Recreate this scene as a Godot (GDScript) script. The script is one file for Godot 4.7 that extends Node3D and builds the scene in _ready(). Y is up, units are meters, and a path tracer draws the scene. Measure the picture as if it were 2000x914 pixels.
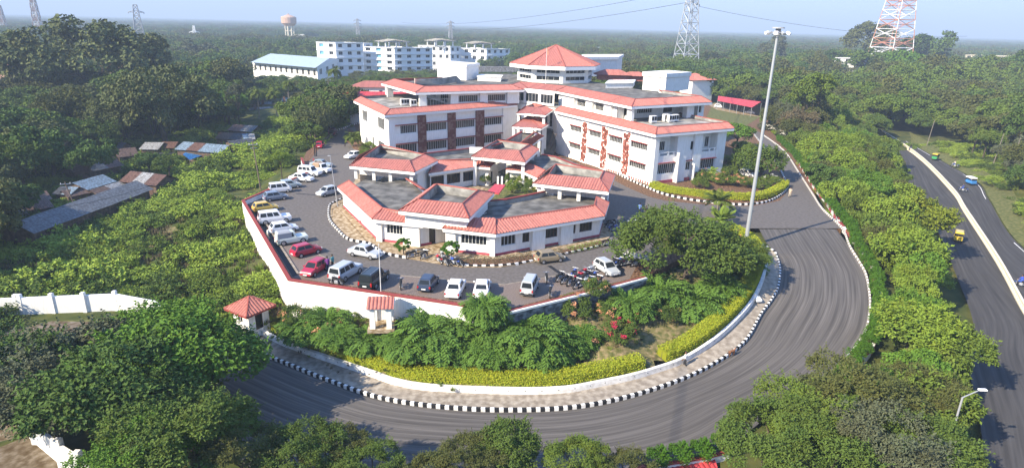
extends Node3D
# An aerial view over a white office building with red tiled roofs, its walled car park, the ring road and the woods around it.

var used := {}
var M := {}
var cache := {}
var CTRL := []
var PLAT := []
var RING := []
var rng := RandomNumberGenerator.new()


func _ready():
	rng.seed = 11
	CTRL = [Vector3(34.3,-0.75,-77.4), Vector3(40.2,-0.75,-78.6), Vector3(46.1,-0.75,-79.8), Vector3(34.5,-1.25,-75.5), Vector3(39.7,-1.25,-75.1), Vector3(44.9,-1.25,-74.7), Vector3(33.6,-1.65,-72.0), Vector3(38.8,-1.65,-71.6), Vector3(43.9,-1.65,-71.2), Vector3(31.7,-2.15,-67.8), Vector3(36.5,-2.15,-66.6), Vector3(41.3,-2.15,-65.3), Vector3(29.9,-2.55,-65.0), Vector3(34.5,-2.55,-63.2), Vector3(39.2,-2.55,-61.4), Vector3(27.7,-2.95,-62.1), Vector3(32.3,-2.95,-60.0), Vector3(36.8,-2.95,-57.9), Vector3(23.9,-3.55,-56.5), Vector3(28.6,-3.55,-55.3), Vector3(33.3,-3.55,-54.1), Vector3(19.1,-4.15,-52.4), Vector3(23.9,-4.15,-51.2), Vector3(28.7,-4.15,-49.9), Vector3(14.0,-4.55,-49.5), Vector3(18.1,-4.55,-47.4), Vector3(22.3,-4.55,-45.4), Vector3(8.2,-4.85,-47.2), Vector3(12.4,-4.85,-44.0), Vector3(16.6,-4.85,-40.9), Vector3(3.0,-5.05,-46.2), Vector3(5.5,-5.05,-41.9), Vector3(8.0,-5.05,-37.6), Vector3(-4.1,-5.25,-46.4), Vector3(-2.7,-5.25,-41.4), Vector3(-1.4,-5.25,-36.5), Vector3(-11.2,-5.45,-47.9), Vector3(-10.9,-5.45,-42.2), Vector3(-10.6,-5.45,-36.4), Vector3(-17.6,-5.65,-51.3), Vector3(-17.6,-5.65,-44.6), Vector3(-17.6,-5.65,-38.0), Vector3(-22.4,-5.75,-54.1), Vector3(-23.8,-5.75,-48.1), Vector3(-25.3,-5.75,-42.1), Vector3(-26.3,-5.85,-56.5), Vector3(-29.5,-5.85,-51.7), Vector3(-32.7,-5.85,-46.9), Vector3(-31.2,-5.95,-59.5), Vector3(-35.6,-5.95,-55.2), Vector3(-39.9,-5.95,-50.9), Vector3(-40.1,-6.05,-62.6), Vector3(-45.9,-6.05,-59.0), Vector3(-51.7,-6.05,-55.4), Vector3(-51.7,-6.15,-62.7), Vector3(-55.6,-6.15,-58.9), Vector3(-59.4,-6.15,-55.2), Vector3(113.0,-5.30,-175.1), Vector3(111.2,-5.30,-174.9), Vector3(115.1,-5.30,-175.4), Vector3(121.4,-5.30,-183.9), Vector3(94.0,-5.80,-129.0), Vector3(87.3,-5.80,-128.6), Vector3(101.7,-5.80,-141.0), Vector3(111.2,-5.80,-146.3), Vector3(85.2,-5.80,-111.6), Vector3(77.4,-5.80,-108.2), Vector3(92.2,-5.80,-122.3), Vector3(101.5,-5.80,-128.0), Vector3(73.0,-6.30,-86.6), Vector3(63.4,-6.30,-82.7), Vector3(78.2,-6.30,-94.1), Vector3(89.5,-6.30,-103.1), Vector3(64.7,-6.30,-71.8), Vector3(55.2,-6.30,-67.6), Vector3(67.4,-6.30,-74.0), Vector3(74.0,-6.30,-74.4), Vector3(59.4,-6.50,-60.9), Vector3(51.5,-6.50,-60.6), Vector3(61.4,-6.50,-62.1), Vector3(67.3,-6.50,-62.4), Vector3(53.9,-6.70,-51.3), Vector3(45.8,-6.70,-51.0), Vector3(55.7,-6.70,-52.3), Vector3(59.5,-6.70,-51.6), Vector3(48.3,-6.90,-42.1), Vector3(40.2,-6.90,-41.8), Vector3(49.4,-6.90,-42.2), Vector3(55.2,-6.90,-42.4), Vector3(-42.7,-2.30,-93.0), Vector3(-31.0,-2.60,-72.7), Vector3(-24.7,-2.40,-60.0), Vector3(-34.5,-4.30,-69.9), Vector3(-44.3,-4.20,-83.8), Vector3(-50.7,-5.20,-81.8), Vector3(-52.2,-5.90,-72.5), Vector3(-69.8,-6.30,-87.8), Vector3(-76.3,-6.30,-103.3), Vector3(-71.5,-6.30,-110.3), Vector3(-79.5,-6.30,-139.7), Vector3(-76.6,-6.00,-156.5), Vector3(-51.6,-3.60,-123.6), Vector3(-51.0,-3.20,-108.0), Vector3(-48.2,-1.80,-129.0), Vector3(-47.9,-0.90,-136.8), Vector3(-49.0,-0.50,-157.6), Vector3(-59.3,-6.10,-66.4), Vector3(-48.8,-6.10,-67.0), Vector3(-37.5,-5.60,-66.6), Vector3(-21.2,-2.00,-58.7), Vector3(-15.3,-1.60,-56.4), Vector3(-10.1,-1.40,-56.3), Vector3(-0.3,-1.30,-55.0), Vector3(7.8,-1.20,-59.9), Vector3(13.1,-0.80,-62.6), Vector3(20.5,-0.70,-69.6), Vector3(31.1,-0.10,-81.0), Vector3(-26.6,-4.90,-60.6), Vector3(-19.5,-4.60,-55.9), Vector3(-13.6,-4.30,-53.1), Vector3(-6.3,-4.20,-50.0), Vector3(0.3,-4.10,-49.5), Vector3(7.5,-3.90,-50.4), Vector3(14.1,-3.50,-52.7), Vector3(20.3,-2.80,-57.3), Vector3(24.8,-2.20,-61.7), Vector3(29.4,-1.30,-68.4), Vector3(32.3,-0.40,-74.9), Vector3(-17.8,-2.50,-55.8), Vector3(-9.6,-2.60,-52.8), Vector3(0.3,-2.60,-52.3), Vector3(10.4,-2.60,-54.8), Vector3(18.7,-2.30,-61.5), Vector3(24.0,-1.30,-66.5), Vector3(62.2,-1.20,-111.2), Vector3(56.8,-1.80,-94.1), Vector3(53.5,-2.60,-82.2), Vector3(49.3,-3.20,-72.5), Vector3(44.0,-3.80,-62.2), Vector3(36.8,-4.40,-52.3), Vector3(30.1,-4.80,-47.6), Vector3(79.8,-1.00,-150.8), Vector3(89.5,-3.00,-149.4), Vector3(111.2,-3.50,-182.7), Vector3(93.6,-0.80,-191.6), Vector3(124.1,-4.60,-174.5), Vector3(98.2,-4.80,-120.1), Vector3(92.8,-4.40,-108.1), Vector3(134.6,-4.20,-181.4), Vector3(115.6,-3.40,-137.9), Vector3(132.3,-3.20,-168.4), Vector3(-36.9,-6.50,-41.6), Vector3(-45.3,-6.60,-47.1), Vector3(-40.0,-0.60,-250.0), Vector3(-40.0,-0.60,-228.0), Vector3(-40.0,-0.60,-206.0), Vector3(-40.0,-0.60,-184.0), Vector3(-40.0,-0.60,-162.0), Vector3(-40.0,-0.60,-140.0), Vector3(-40.0,-0.60,-118.0), Vector3(-18.0,-0.60,-250.0), Vector3(-18.0,-0.60,-228.0), Vector3(-18.0,-0.60,-206.0), Vector3(-18.0,-0.60,-184.0), Vector3(-18.0,-0.60,-162.0), Vector3(-18.0,-0.60,-140.0), Vector3(-18.0,-0.60,-118.0), Vector3(4.0,-0.60,-250.0), Vector3(4.0,-0.60,-228.0), Vector3(4.0,-0.60,-206.0), Vector3(4.0,-0.60,-184.0), Vector3(4.0,-0.60,-162.0), Vector3(4.0,-0.60,-140.0), Vector3(4.0,-0.60,-118.0), Vector3(26.0,-0.60,-250.0), Vector3(26.0,-0.60,-228.0), Vector3(26.0,-0.60,-206.0), Vector3(26.0,-0.60,-184.0), Vector3(26.0,-0.60,-162.0), Vector3(26.0,-0.60,-140.0), Vector3(26.0,-0.60,-118.0), Vector3(48.0,-0.60,-250.0), Vector3(48.0,-0.60,-228.0), Vector3(48.0,-0.60,-206.0), Vector3(48.0,-0.60,-184.0), Vector3(48.0,-0.60,-162.0), Vector3(48.0,-0.60,-140.0), Vector3(48.0,-0.60,-118.0), Vector3(70.0,-0.60,-250.0), Vector3(70.0,-0.60,-228.0), Vector3(70.0,-0.60,-206.0), Vector3(70.0,-0.60,-184.0), Vector3(70.0,-0.60,-162.0), Vector3(70.0,-0.60,-140.0), Vector3(70.0,-0.60,-118.0), Vector3(-20.0,-1.00,-90.0), Vector3(0.0,-1.00,-85.0), Vector3(-20.0,-1.00,-70.0), Vector3(10.0,-1.00,-80.0), Vector3(-35.0,-1.00,-100.0), Vector3(-400.0,-5.50,-60.0), Vector3(-400.0,-5.50,-160.0), Vector3(-400.0,-5.50,-300.0), Vector3(-400.0,-5.50,-450.0), Vector3(-250.0,-5.50,-60.0), Vector3(-250.0,-5.50,-160.0), Vector3(-250.0,-5.50,-300.0), Vector3(-250.0,-5.50,-450.0), Vector3(-150.0,-5.50,-60.0), Vector3(-150.0,-5.50,-160.0), Vector3(-150.0,-5.50,-300.0), Vector3(-150.0,-5.50,-450.0), Vector3(-120.0,-3.00,-320.0), Vector3(-120.0,-4.50,-420.0), Vector3(-60.0,-3.00,-320.0), Vector3(-60.0,-4.50,-420.0), Vector3(0.0,-3.00,-320.0), Vector3(0.0,-4.50,-420.0), Vector3(60.0,-3.00,-320.0), Vector3(60.0,-4.50,-420.0), Vector3(120.0,-3.00,-320.0), Vector3(120.0,-4.50,-420.0), Vector3(200.0,-3.00,-120.0), Vector3(300.0,-2.00,-200.0), Vector3(200.0,-2.50,-260.0), Vector3(300.0,-1.00,-400.0), Vector3(400.0,-1.00,-300.0), Vector3(150.0,-3.00,-330.0), Vector3(100.0,-2.50,-280.0), Vector3(0.0,-6.00,0.0), Vector3(60.0,-6.50,0.0), Vector3(-60.0,-7.00,0.0), Vector3(100.0,-6.50,-30.0), Vector3(190.0,2.00,-330.0), Vector3(300.0,7.00,-340.0), Vector3(420.0,11.00,-430.0), Vector3(240.0,5.00,-450.0), Vector3(330.0,8.00,-560.0), Vector3(150.0,0.00,-420.0), Vector3(500.0,10.00,-600.0)]
	PLAT = [Vector2(-42.69,-122.36), Vector2(-37.45,-109.3), Vector2(-41.06,-90.49), Vector2(-23.59,-60.72), Vector2(-6.75,-56.08), Vector2(-0.36,-54.15), Vector2(7.4,-58.98), Vector2(11.72,-61.66), Vector2(14.96,-65.19), Vector2(21.06,-72.13), Vector2(30.9,-84.04), Vector2(36.02,-86.83), Vector2(48.17,-86.33), Vector2(50.05,-96.6), Vector2(58.84,-122.25), Vector2(67,-150.58), Vector2(74.66,-183.56), Vector2(84.77,-209.02), Vector2(75,-235), Vector2(55,-262), Vector2(-50,-262), Vector2(-80,-215), Vector2(-45.68,-175.93), Vector2(-45.99,-151.99), Vector2(-45.02,-132.54)]
	RING = [[Vector3(67.43,0,-176.89), Vector3(68.44,0,-171.79)], [Vector3(60.42,0,-149.73), Vector3(64.01,0,-146.32)], [Vector3(56.39,0,-131.67), Vector3(57.22,0,-122.08)], [Vector3(49.17,0,-108.3), Vector3(52.28,0,-105.41)], [Vector3(36.09,-0.05,-86.99), Vector3(47.24,-0.05,-85.93)], [Vector3(34.31,-0.5,-77.38), Vector3(46.09,-0.5,-79.84)], [Vector3(34.52,-1,-75.48), Vector3(44.89,-1,-74.71)], [Vector3(33.58,-1.4,-71.99), Vector3(43.93,-1.4,-71.16)], [Vector3(31.73,-1.9,-67.79), Vector3(41.32,-1.9,-65.31)], [Vector3(29.9,-2.3,-64.96), Vector3(39.18,-2.3,-61.4)], [Vector3(27.71,-2.7,-62.09), Vector3(36.85,-2.7,-57.92)], [Vector3(23.94,-3.3,-56.52), Vector3(33.28,-3.3,-54.09)], [Vector3(19.06,-3.9,-52.42), Vector3(28.73,-3.9,-49.91)], [Vector3(13.97,-4.3,-49.46), Vector3(22.29,-4.3,-45.41)], [Vector3(8.24,-4.6,-47.15), Vector3(16.56,-4.6,-40.89)], [Vector3(2.96,-4.8,-46.23), Vector3(8.02,-4.8,-37.65)], [Vector3(-4.1,-5,-46.38), Vector3(-1.4,-5,-36.49)], [Vector3(-11.23,-5.2,-47.93), Vector3(-10.64,-5.2,-36.4)], [Vector3(-17.58,-5.4,-51.28), Vector3(-17.56,-5.4,-38)], [Vector3(-22.36,-5.5,-54.14), Vector3(-25.33,-5.5,-42.06)], [Vector3(-26.27,-5.6,-56.47), Vector3(-32.72,-5.6,-46.91)], [Vector3(-31.2,-5.7,-59.49), Vector3(-39.93,-5.7,-50.93)], [Vector3(-40.12,-5.8,-62.6), Vector3(-51.71,-5.8,-55.37)], [Vector3(-51.74,-5.9,-62.68), Vector3(-59.37,-5.9,-55.17)]]
	make_camera_and_light()
	make_materials()
	make_ground()
	make_roads()
	make_walls()
	make_main_building()
	make_pavilions()
	make_small_buildings()
	make_far_buildings()
	make_towers()
	make_cars()
	make_bikes()
	make_people()
	make_trees()
	make_garden()
	make_forest()


# ---------------------------------------------------------------- camera, sky, sun
func make_camera_and_light():
	var cam := Camera3D.new()
	cam.name = "camera"
	cam.fov = 41.38
	cam.near = 0.5
	cam.far = 20000.0
	cam.position = Vector3(0, 27, 0)
	add_child(cam)
	var pitch := 0.32522
	var roll := deg_to_rad(1.4)
	cam.basis = Basis(Vector3.RIGHT, -pitch) * Basis(Vector3.BACK, roll)
	cam.current = true
	var env := Environment.new()
	env.background_mode = Environment.BG_SKY
	var sm := ProceduralSkyMaterial.new()
	sm.sky_top_color = Color(0.40, 0.56, 0.82)
	sm.sky_horizon_color = Color(0.70, 0.79, 0.90)
	sm.sky_curve = 0.16
	sm.ground_bottom_color = Color(0.32, 0.35, 0.32)
	sm.ground_horizon_color = Color(0.62, 0.70, 0.78)
	sm.sun_angle_max = 4.0
	var sky := Sky.new()
	sky.sky_material = sm
	env.sky = sky
	env.background_energy_multiplier = 0.85
	env.tonemap_mode = Environment.TONE_MAPPER_LINEAR
	env.tonemap_exposure = 2.35
	env.fog_enabled = true
	env.fog_density = 0.0004
	env.fog_light_color = Color(0.80, 0.88, 0.97)
	env.sdfgi_enabled = true
	env.ssao_enabled = true
	env.ssil_enabled = true
	var we := WorldEnvironment.new()
	we.name = "world_environment"
	we.environment = env
	add_child(we)
	var sun := DirectionalLight3D.new()
	sun.name = "sun"
	sun.light_energy = 1.6
	sun.light_color = Color(1.0, 0.95, 0.86)
	sun.light_angular_distance = 0.5
	sun.shadow_enabled = true
	add_child(sun)
	var az := deg_to_rad(35.0)
	var el := deg_to_rad(34.0)
	sun.look_at_from_position(Vector3.ZERO, Vector3(cos(az) * cos(el), -sin(el), -sin(az) * cos(el)), Vector3.UP)


# ---------------------------------------------------------------- naming
func numbered(called: String) -> String:
	if not used.has(called):
		used[called] = 0
		return called
	used[called] += 1
	return "%s_%03d" % [called, used[called]]


func tag(o: Node3D, label: String, category := "", group := "", kind := ""):
	if label: o.set_meta("label", label)
	if category: o.set_meta("category", category)
	if group: o.set_meta("group", group)
	if kind: o.set_meta("kind", kind)


func thing(called: String, label: String, category: String, at := Vector3.ZERO, turn := 0.0, group := "") -> Node3D:
	var o := Node3D.new()
	o.name = numbered(called)
	add_child(o)
	o.position = at
	o.rotation.y = turn
	tag(o, label, category, group)
	return o


func part(called: String, mesh: Mesh, m: Material, parent: Node3D, at := Vector3.ZERO, turn := 0.0, kind := "") -> MeshInstance3D:
	var o := MeshInstance3D.new()
	var key: String = str(parent.get_instance_id()) + called
	if used.has(key):
		used[key] += 1
		o.name = "%s_%03d" % [called, used[key]]
	else:
		used[key] = 0
		o.name = called
	o.mesh = mesh
	if m: o.material_override = m
	parent.add_child(o)
	o.position = at
	o.rotation.y = turn
	if kind: o.set_meta("kind", kind)
	return o


func solo(called: String, mesh: Mesh, m: Material, label: String, category: String, at := Vector3.ZERO, turn := 0.0, group := "", kind := "") -> MeshInstance3D:
	var o := MeshInstance3D.new()
	o.name = numbered(called)
	o.mesh = mesh
	if m: o.material_override = m
	add_child(o)
	o.position = at
	o.rotation.y = turn
	tag(o, label, category, group, kind)
	return o


func struct(called: String, mesh: Mesh, m: Material, label := "") -> MeshInstance3D:
	return solo(called, mesh, m, label, "", Vector3.ZERO, 0.0, "", "structure")


func dup(o: Node3D, at: Vector3, turn: float, label := "", group := "") -> Node3D:
	var r: Node3D = o.duplicate()
	var base: String = o.name
	if base.length() > 4 and base.substr(base.length() - 4, 1) == "_" and base.substr(base.length() - 3).is_valid_int(): base = base.substr(0, base.length() - 4)
	r.name = numbered(base)
	add_child(r)
	r.position = at
	r.rotation.y = turn
	if label: r.set_meta("label", label)
	if group: r.set_meta("group", group)
	return r


# ---------------------------------------------------------------- mesh building (faces given counterclockwise as seen from outside)
class MB:
	var v := PackedVector3Array()
	var n := PackedVector3Array()
	var c := PackedColorArray()
	var u := PackedVector2Array()
	var col := Color.WHITE
	var colored := false
	var mapped := false

	func tri(a: Vector3, b: Vector3, d: Vector3):
		var k := (b - a).cross(d - a).normalized()
		v.append(a); v.append(d); v.append(b)
		n.append(k); n.append(k); n.append(k)
		if colored:
			c.append(col); c.append(col); c.append(col)

	func quad(a: Vector3, b: Vector3, d: Vector3, e: Vector3):
		tri(a, b, d)
		tri(a, d, e)

	func uvquad(a: Vector3, b: Vector3, d: Vector3, e: Vector3, ua: Vector2, ub: Vector2, ud: Vector2, ue: Vector2):
		tri(a, b, d)
		tri(a, d, e)
		u.append(ua); u.append(ud); u.append(ub)
		u.append(ua); u.append(ue); u.append(ud)
		mapped = true

	func box(p: Vector3, s: Vector3, b := Basis()):
		var x := b.x * s.x * 0.5
		var y := b.y * s.y * 0.5
		var z := b.z * s.z * 0.5
		quad(p - x - y + z, p + x - y + z, p + x + y + z, p - x + y + z)
		quad(p + x - y - z, p - x - y - z, p - x + y - z, p + x + y - z)
		quad(p + x - y + z, p + x - y - z, p + x + y - z, p + x + y + z)
		quad(p - x - y - z, p - x - y + z, p - x + y + z, p - x + y - z)
		quad(p - x + y + z, p + x + y + z, p + x + y - z, p - x + y - z)
		quad(p - x - y - z, p + x - y - z, p + x - y + z, p - x - y + z)

	# a box with its long top edges chamfered
	func cbox(p: Vector3, s: Vector3, ch: float, b := Basis()):
		var h := s * 0.5
		var lo := [Vector3(-h.x, -h.y, h.z), Vector3(h.x, -h.y, h.z), Vector3(h.x, -h.y, -h.z), Vector3(-h.x, -h.y, -h.z)]
		var mi := []
		var hi := []
		for q in lo:
			mi.append(Vector3(q.x, h.y - ch, q.z))
			hi.append(Vector3(q.x - signf(q.x) * ch, h.y, q.z - signf(q.z) * ch))
		for k in 4:
			var j := (k + 1) % 4
			quad(p + b * lo[k], p + b * lo[j], p + b * mi[j], p + b * mi[k])
			quad(p + b * mi[k], p + b * mi[j], p + b * hi[j], p + b * hi[k])
		quad(p + b * hi[0], p + b * hi[1], p + b * hi[2], p + b * hi[3])
		quad(p + b * lo[3], p + b * lo[2], p + b * lo[1], p + b * lo[0])

	func tube(p: Vector3, q: Vector3, r0: float, r1: float, k := 6, caps := true):
		var d := (q - p).normalized()
		var a := d.cross(Vector3.UP if absf(d.y) < 0.9 else Vector3.RIGHT).normalized()
		var b := d.cross(a)
		for i in k:
			var t0 := TAU * i / k
			var t1 := TAU * (i + 1) / k
			var e0 := a * cos(t0) + b * sin(t0)
			var e1 := a * cos(t1) + b * sin(t1)
			quad(p + e1 * r0, p + e0 * r0, q + e0 * r1, q + e1 * r1)
			if caps:
				tri(q, q + e1 * r1, q + e0 * r1)
				tri(p, p + e0 * r0, p + e1 * r0)

	# vertical-sided solid over a counterclockwise polygon (seen from above) of Vector3 tops
	func prism(top: Array, down: float, bottom := false):
		var pts := PackedVector2Array()
		for q in top: pts.append(Vector2(q.x, -q.z))
		var cw := Geometry2D.is_polygon_clockwise(pts)
		var idx := Geometry2D.triangulate_polygon(pts)
		for i in range(0, idx.size(), 3):
			var a: Vector3 = top[idx[i]]
			var b: Vector3 = top[idx[i + 1]]
			var d: Vector3 = top[idx[i + 2]]
			if (b - a).cross(d - a).y < 0: tri(a, d, b)
			else: tri(a, b, d)
			if bottom:
				var w := Vector3(0, -down, 0)
				if (b - a).cross(d - a).y < 0: tri(a + w, b + w, d + w)
				else: tri(a + w, d + w, b + w)
		if down > 0:
			for i in top.size():
				var a: Vector3 = top[i]
				var b: Vector3 = top[(i + 1) % top.size()]
				if cw:
					var t := a
					a = b
					b = t
				quad(a - Vector3(0, down, 0), b - Vector3(0, down, 0), b, a)

	func mesh() -> ArrayMesh:
		var a := []
		a.resize(Mesh.ARRAY_MAX)
		a[Mesh.ARRAY_VERTEX] = v
		a[Mesh.ARRAY_NORMAL] = n
		if colored: a[Mesh.ARRAY_COLOR] = c
		if mapped: a[Mesh.ARRAY_TEX_UV] = u
		var m := ArrayMesh.new()
		if v.size(): m.add_surface_from_arrays(Mesh.PRIMITIVE_TRIANGLES, a)
		return m


func box_mesh(s: Vector3, ch := 0.0) -> ArrayMesh:
	var key := "box%s_%s" % [s, ch]
	if not cache.has(key):
		var b := MB.new()
		if ch > 0: b.cbox(Vector3(0, s.y / 2, 0), s, ch)
		else: b.box(Vector3(0, s.y / 2, 0), s)
		cache[key] = b.mesh()
	return cache[key]


func terrain(x: float, z: float) -> float:
	var sw := 1.0 / 62500000000.0
	var sh := -4.0 * sw
	for q in CTRL:
		var d: float = (q.x - x) * (q.x - x) + (q.z - z) * (q.z - z) + 4.0
		var k := 1.0 / (d * d)
		sw += k
		sh += k * q.y
	return sh / sw


func ground(x: float, z: float) -> float:
	return 0.0 if Geometry2D.is_point_in_polygon(Vector2(x, z), PackedVector2Array(PLAT)) else terrain(x, z)


# ---------------------------------------------------------------- materials
func noise_tex(sd: int, freq: float, lo: Color, hi: Color, oct := 4, mid := 0.5, w := 512, h := 512) -> NoiseTexture2D:
	var t := NoiseTexture2D.new()
	t.width = w
	t.height = h
	t.seamless = true
	t.seamless_blend_skirt = 0.25
	var f := FastNoiseLite.new()
	f.seed = sd
	f.noise_type = FastNoiseLite.TYPE_SIMPLEX_SMOOTH
	f.frequency = freq
	f.fractal_octaves = oct
	t.noise = f
	var g := Gradient.new()
	g.offsets = PackedFloat32Array([mid - 0.32, mid + 0.32])
	g.colors = PackedColorArray([lo, hi])
	t.color_ramp = g
	return t


func lin(r: float, g: float, b: float) -> Color:
	return Color(r, g, b).linear_to_srgb()


func mat(called: String, c: Color, rough := 0.8, tex: Texture2D = null, size := 1.0, tri := true) -> StandardMaterial3D:
	var m := StandardMaterial3D.new()
	m.resource_name = called
	m.albedo_color = c
	m.roughness = rough
	m.metallic_specular = 0.4
	m.cull_mode = BaseMaterial3D.CULL_DISABLED
	if tex:
		m.albedo_texture = tex
		if tri:
			m.uv1_triplanar = true
			m.uv1_world_triplanar = true
		m.uv1_scale = Vector3.ONE / size
	M[called] = m
	return m


func make_materials():
	var grime := noise_tex(1, 0.012, Color(0.86, 0.85, 0.83), Color(1, 1, 1), 5, 0.42)
	var fine := noise_tex(2, 0.06, Color(0.72, 0.72, 0.72), Color(1, 1, 1), 4)
	var blotch := noise_tex(3, 0.01, Color(0.62, 0.62, 0.62), Color(1, 1, 1), 5)
	var earth := noise_tex(4, 0.02, Color(0.62, 0.55, 0.42), Color(1, 1, 1), 5)
	mat("white_wall", lin(0.83, 0.82, 0.79), 0.85, noise_tex(19, 0.02, Color(0.93, 0.925, 0.91), Color(1, 1, 1), 5, 0.38), 1.0).uv1_scale = Vector3(0.3, 0.05, 0.3)
	mat("white_paint", lin(0.78, 0.77, 0.75), 0.8, grime, 4.0)
	mat("trim", lin(0.80, 0.79, 0.77), 0.8)
	mat("tile", lin(0.50, 0.185, 0.145), 0.65, noise_tex(5, 0.02, Color(0.80, 0.78, 0.76), Color(1, 1, 1), 6, 0.42), 4.0).vertex_color_use_as_albedo = true
	mat("tile_cap", lin(0.42, 0.11, 0.08), 0.65, fine, 2.0)
	mat("red_sheet", lin(0.50, 0.06, 0.07), 0.45, grime, 4.0).vertex_color_use_as_albedo = true
	mat("red_paint", lin(0.34, 0.06, 0.05), 0.75, fine, 2.0)
	mat("pink_paint", lin(0.50, 0.10, 0.13), 0.8, fine, 3.0)
	mat("concrete_roof", lin(0.20, 0.19, 0.17), 0.95, blotch, 14.0)
	mat("pale_roof", lin(0.42, 0.39, 0.34), 0.95, blotch, 16.0)
	mat("parapet", lin(0.42, 0.41, 0.38), 0.9, blotch, 10.0)
	mat("old_wall", lin(0.30, 0.31, 0.33), 0.95, noise_tex(6, 0.02, Color(0.3, 0.3, 0.32), Color(1, 1, 1), 6), 7.0)
	mat("concrete", lin(0.38, 0.33, 0.265), 0.95, noise_tex(7, 0.015, Color(0.76, 0.74, 0.72), Color(1, 1, 1), 6), 7.0)
	mat("forecourt", lin(0.44, 0.36, 0.26), 0.95, earth, 8.0)
	mat("soil", lin(0.26, 0.15, 0.085), 1.0, noise_tex(8, 0.03, Color(0.5, 0.45, 0.4), Color(1, 1, 1), 6), 6.0)
	mat("stone_red", lin(0.27, 0.095, 0.075), 0.8, noise_tex(9, 0.03, Color(0.5, 0.45, 0.42), Color(1, 1, 1), 3), 1.6)
	mat("stone_orange", lin(0.36, 0.12, 0.085), 0.85, noise_tex(10, 0.028, Color(1.0, 1.0, 1.0), Color(1.0, 1.0, 1.0), 3), 1.6)
	mat("glass", lin(0.02, 0.024, 0.028), 0.08)
	mat("curtain_glass", lin(0.09, 0.085, 0.075), 0.15, noise_tex(11, 0.03, Color(0.3, 0.3, 0.3), Color(1, 1, 1), 2), 1.2)
	mat("frame_white", lin(0.62, 0.62, 0.6), 0.6)
	mat("frame_brown", lin(0.10, 0.06, 0.045), 0.6)
	mat("dark", lin(0.015, 0.015, 0.017), 0.7)
	mat("black_paint", lin(0.018, 0.018, 0.02), 0.75, fine, 1.0)
	mat("tyre", lin(0.012, 0.012, 0.013), 0.85)
	mat("rim", lin(0.45, 0.45, 0.47), 0.35).metallic = 0.7
	mat("chrome", lin(0.55, 0.55, 0.57), 0.25).metallic = 0.9
	mat("lamp_red", lin(0.40, 0.02, 0.02), 0.25)
	mat("lamp_clear", lin(0.65, 0.65, 0.62), 0.15)
	mat("steel", lin(0.42, 0.44, 0.46), 0.45).metallic = 0.4
	mat("steel_grey", lin(0.30, 0.31, 0.33), 0.6)
	mat("steel_orange", lin(0.50, 0.22, 0.14), 0.7)
	mat("steel_rust", lin(0.22, 0.12, 0.09), 0.8)
	mat("pole_wood", lin(0.16, 0.12, 0.09), 0.9)
	mat("bark", lin(0.11, 0.085, 0.062), 0.95, fine, 0.7)
	mat("pale_bark", lin(0.24, 0.21, 0.17), 0.95, fine, 0.7)
	# asphalt: one texture follows the wheel tracks along the road, a finer one goes over it
	var a := mat("asphalt", lin(0.150, 0.134, 0.120), 0.92, noise_tex(12, 0.02, Color(0.82, 0.82, 0.82), Color(1, 1, 1), 4), 1.0, false)
	a.uv1_scale = Vector3(0.0045, 4.0, 1)
	a.detail_enabled = true
	a.detail_blend_mode = BaseMaterial3D.BLEND_MODE_MUL
	a.detail_uv_layer = BaseMaterial3D.DETAIL_UV_1
	a.detail_albedo = noise_tex(13, 0.012, Color(0.80, 0.80, 0.80), Color(1, 1, 1), 5)
	a.detail_albedo.width = 1024
	var h: StandardMaterial3D = a.duplicate()
	h.albedo_color = lin(0.085, 0.079, 0.076)
	h.uv1_scale = Vector3(0.004, 3.0, 1)
	M["highway"] = h
	mat("parking_asphalt", lin(0.138, 0.122, 0.11), 0.92, noise_tex(14, 0.03, Color(0.86, 0.85, 0.84), Color(1, 1, 1), 5), 9.0)
	mat("gate_asphalt", lin(0.20, 0.165, 0.125), 0.95, earth, 9.0)
	mat("paver", lin(0.25, 0.212, 0.185), 0.9, noise_tex(15, 0.05, Color(0.66, 0.6, 0.58), Color(1, 1, 1), 5), 3.0)
	mat("grass_ground", lin(0.095, 0.105, 0.030), 1.0, noise_tex(16, 0.012, Color(0.60, 0.70, 0.5), Color(1.0, 0.95, 0.85), 6), 22.0)
	mat("dry_slope", lin(0.30, 0.215, 0.12), 1.0, noise_tex(18, 0.02, Color(0.5, 0.62, 0.4), Color(1, 1, 1), 6), 8.0)
	mat("lawn", lin(0.17, 0.155, 0.055), 1.0, noise_tex(17, 0.02, Color(0.6, 0.7, 0.5), Color(1, 1, 1), 6), 9.0)
	for s in [["sheet_grey", 0.21, 0.235, 0.26], ["sheet_blue", 0.28, 0.40, 0.52], ["sheet_rust", 0.20, 0.115, 0.085], ["sheet_white", 0.45, 0.48, 0.50], ["tarp_blue", 0.03, 0.18, 0.50], ["sheet_brown", 0.19, 0.13, 0.10], ["sheet_dark", 0.09, 0.10, 0.115]]:
		mat(s[0], lin(s[1], s[2], s[3]), 0.55, noise_tex(20 + s[0].length(), 0.02, Color(0.55, 0.5, 0.46), Color(1, 1, 1), 5), 5.0).vertex_color_use_as_albedo = true
	mat("mud_wall", lin(0.17, 0.12, 0.085), 0.95, blotch, 5.0)
	mat("hall_roof", lin(0.46, 0.55, 0.60), 0.5, grime, 10.0)
	mat("far_white", lin(0.78, 0.78, 0.77), 0.85)
	mat("cream_wall", lin(0.66, 0.60, 0.46), 0.85)
	mat("pink_wall", lin(0.62, 0.36, 0.30), 0.85)
	mat("tank", lin(0.58, 0.38, 0.28), 0.85, grime, 6.0)
	mat("blue_panel", lin(0.10, 0.35, 0.48), 0.6)
	mat("skin", lin(0.20, 0.105, 0.065), 0.6)
	mat("hair", lin(0.012, 0.010, 0.009), 0.6)


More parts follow.
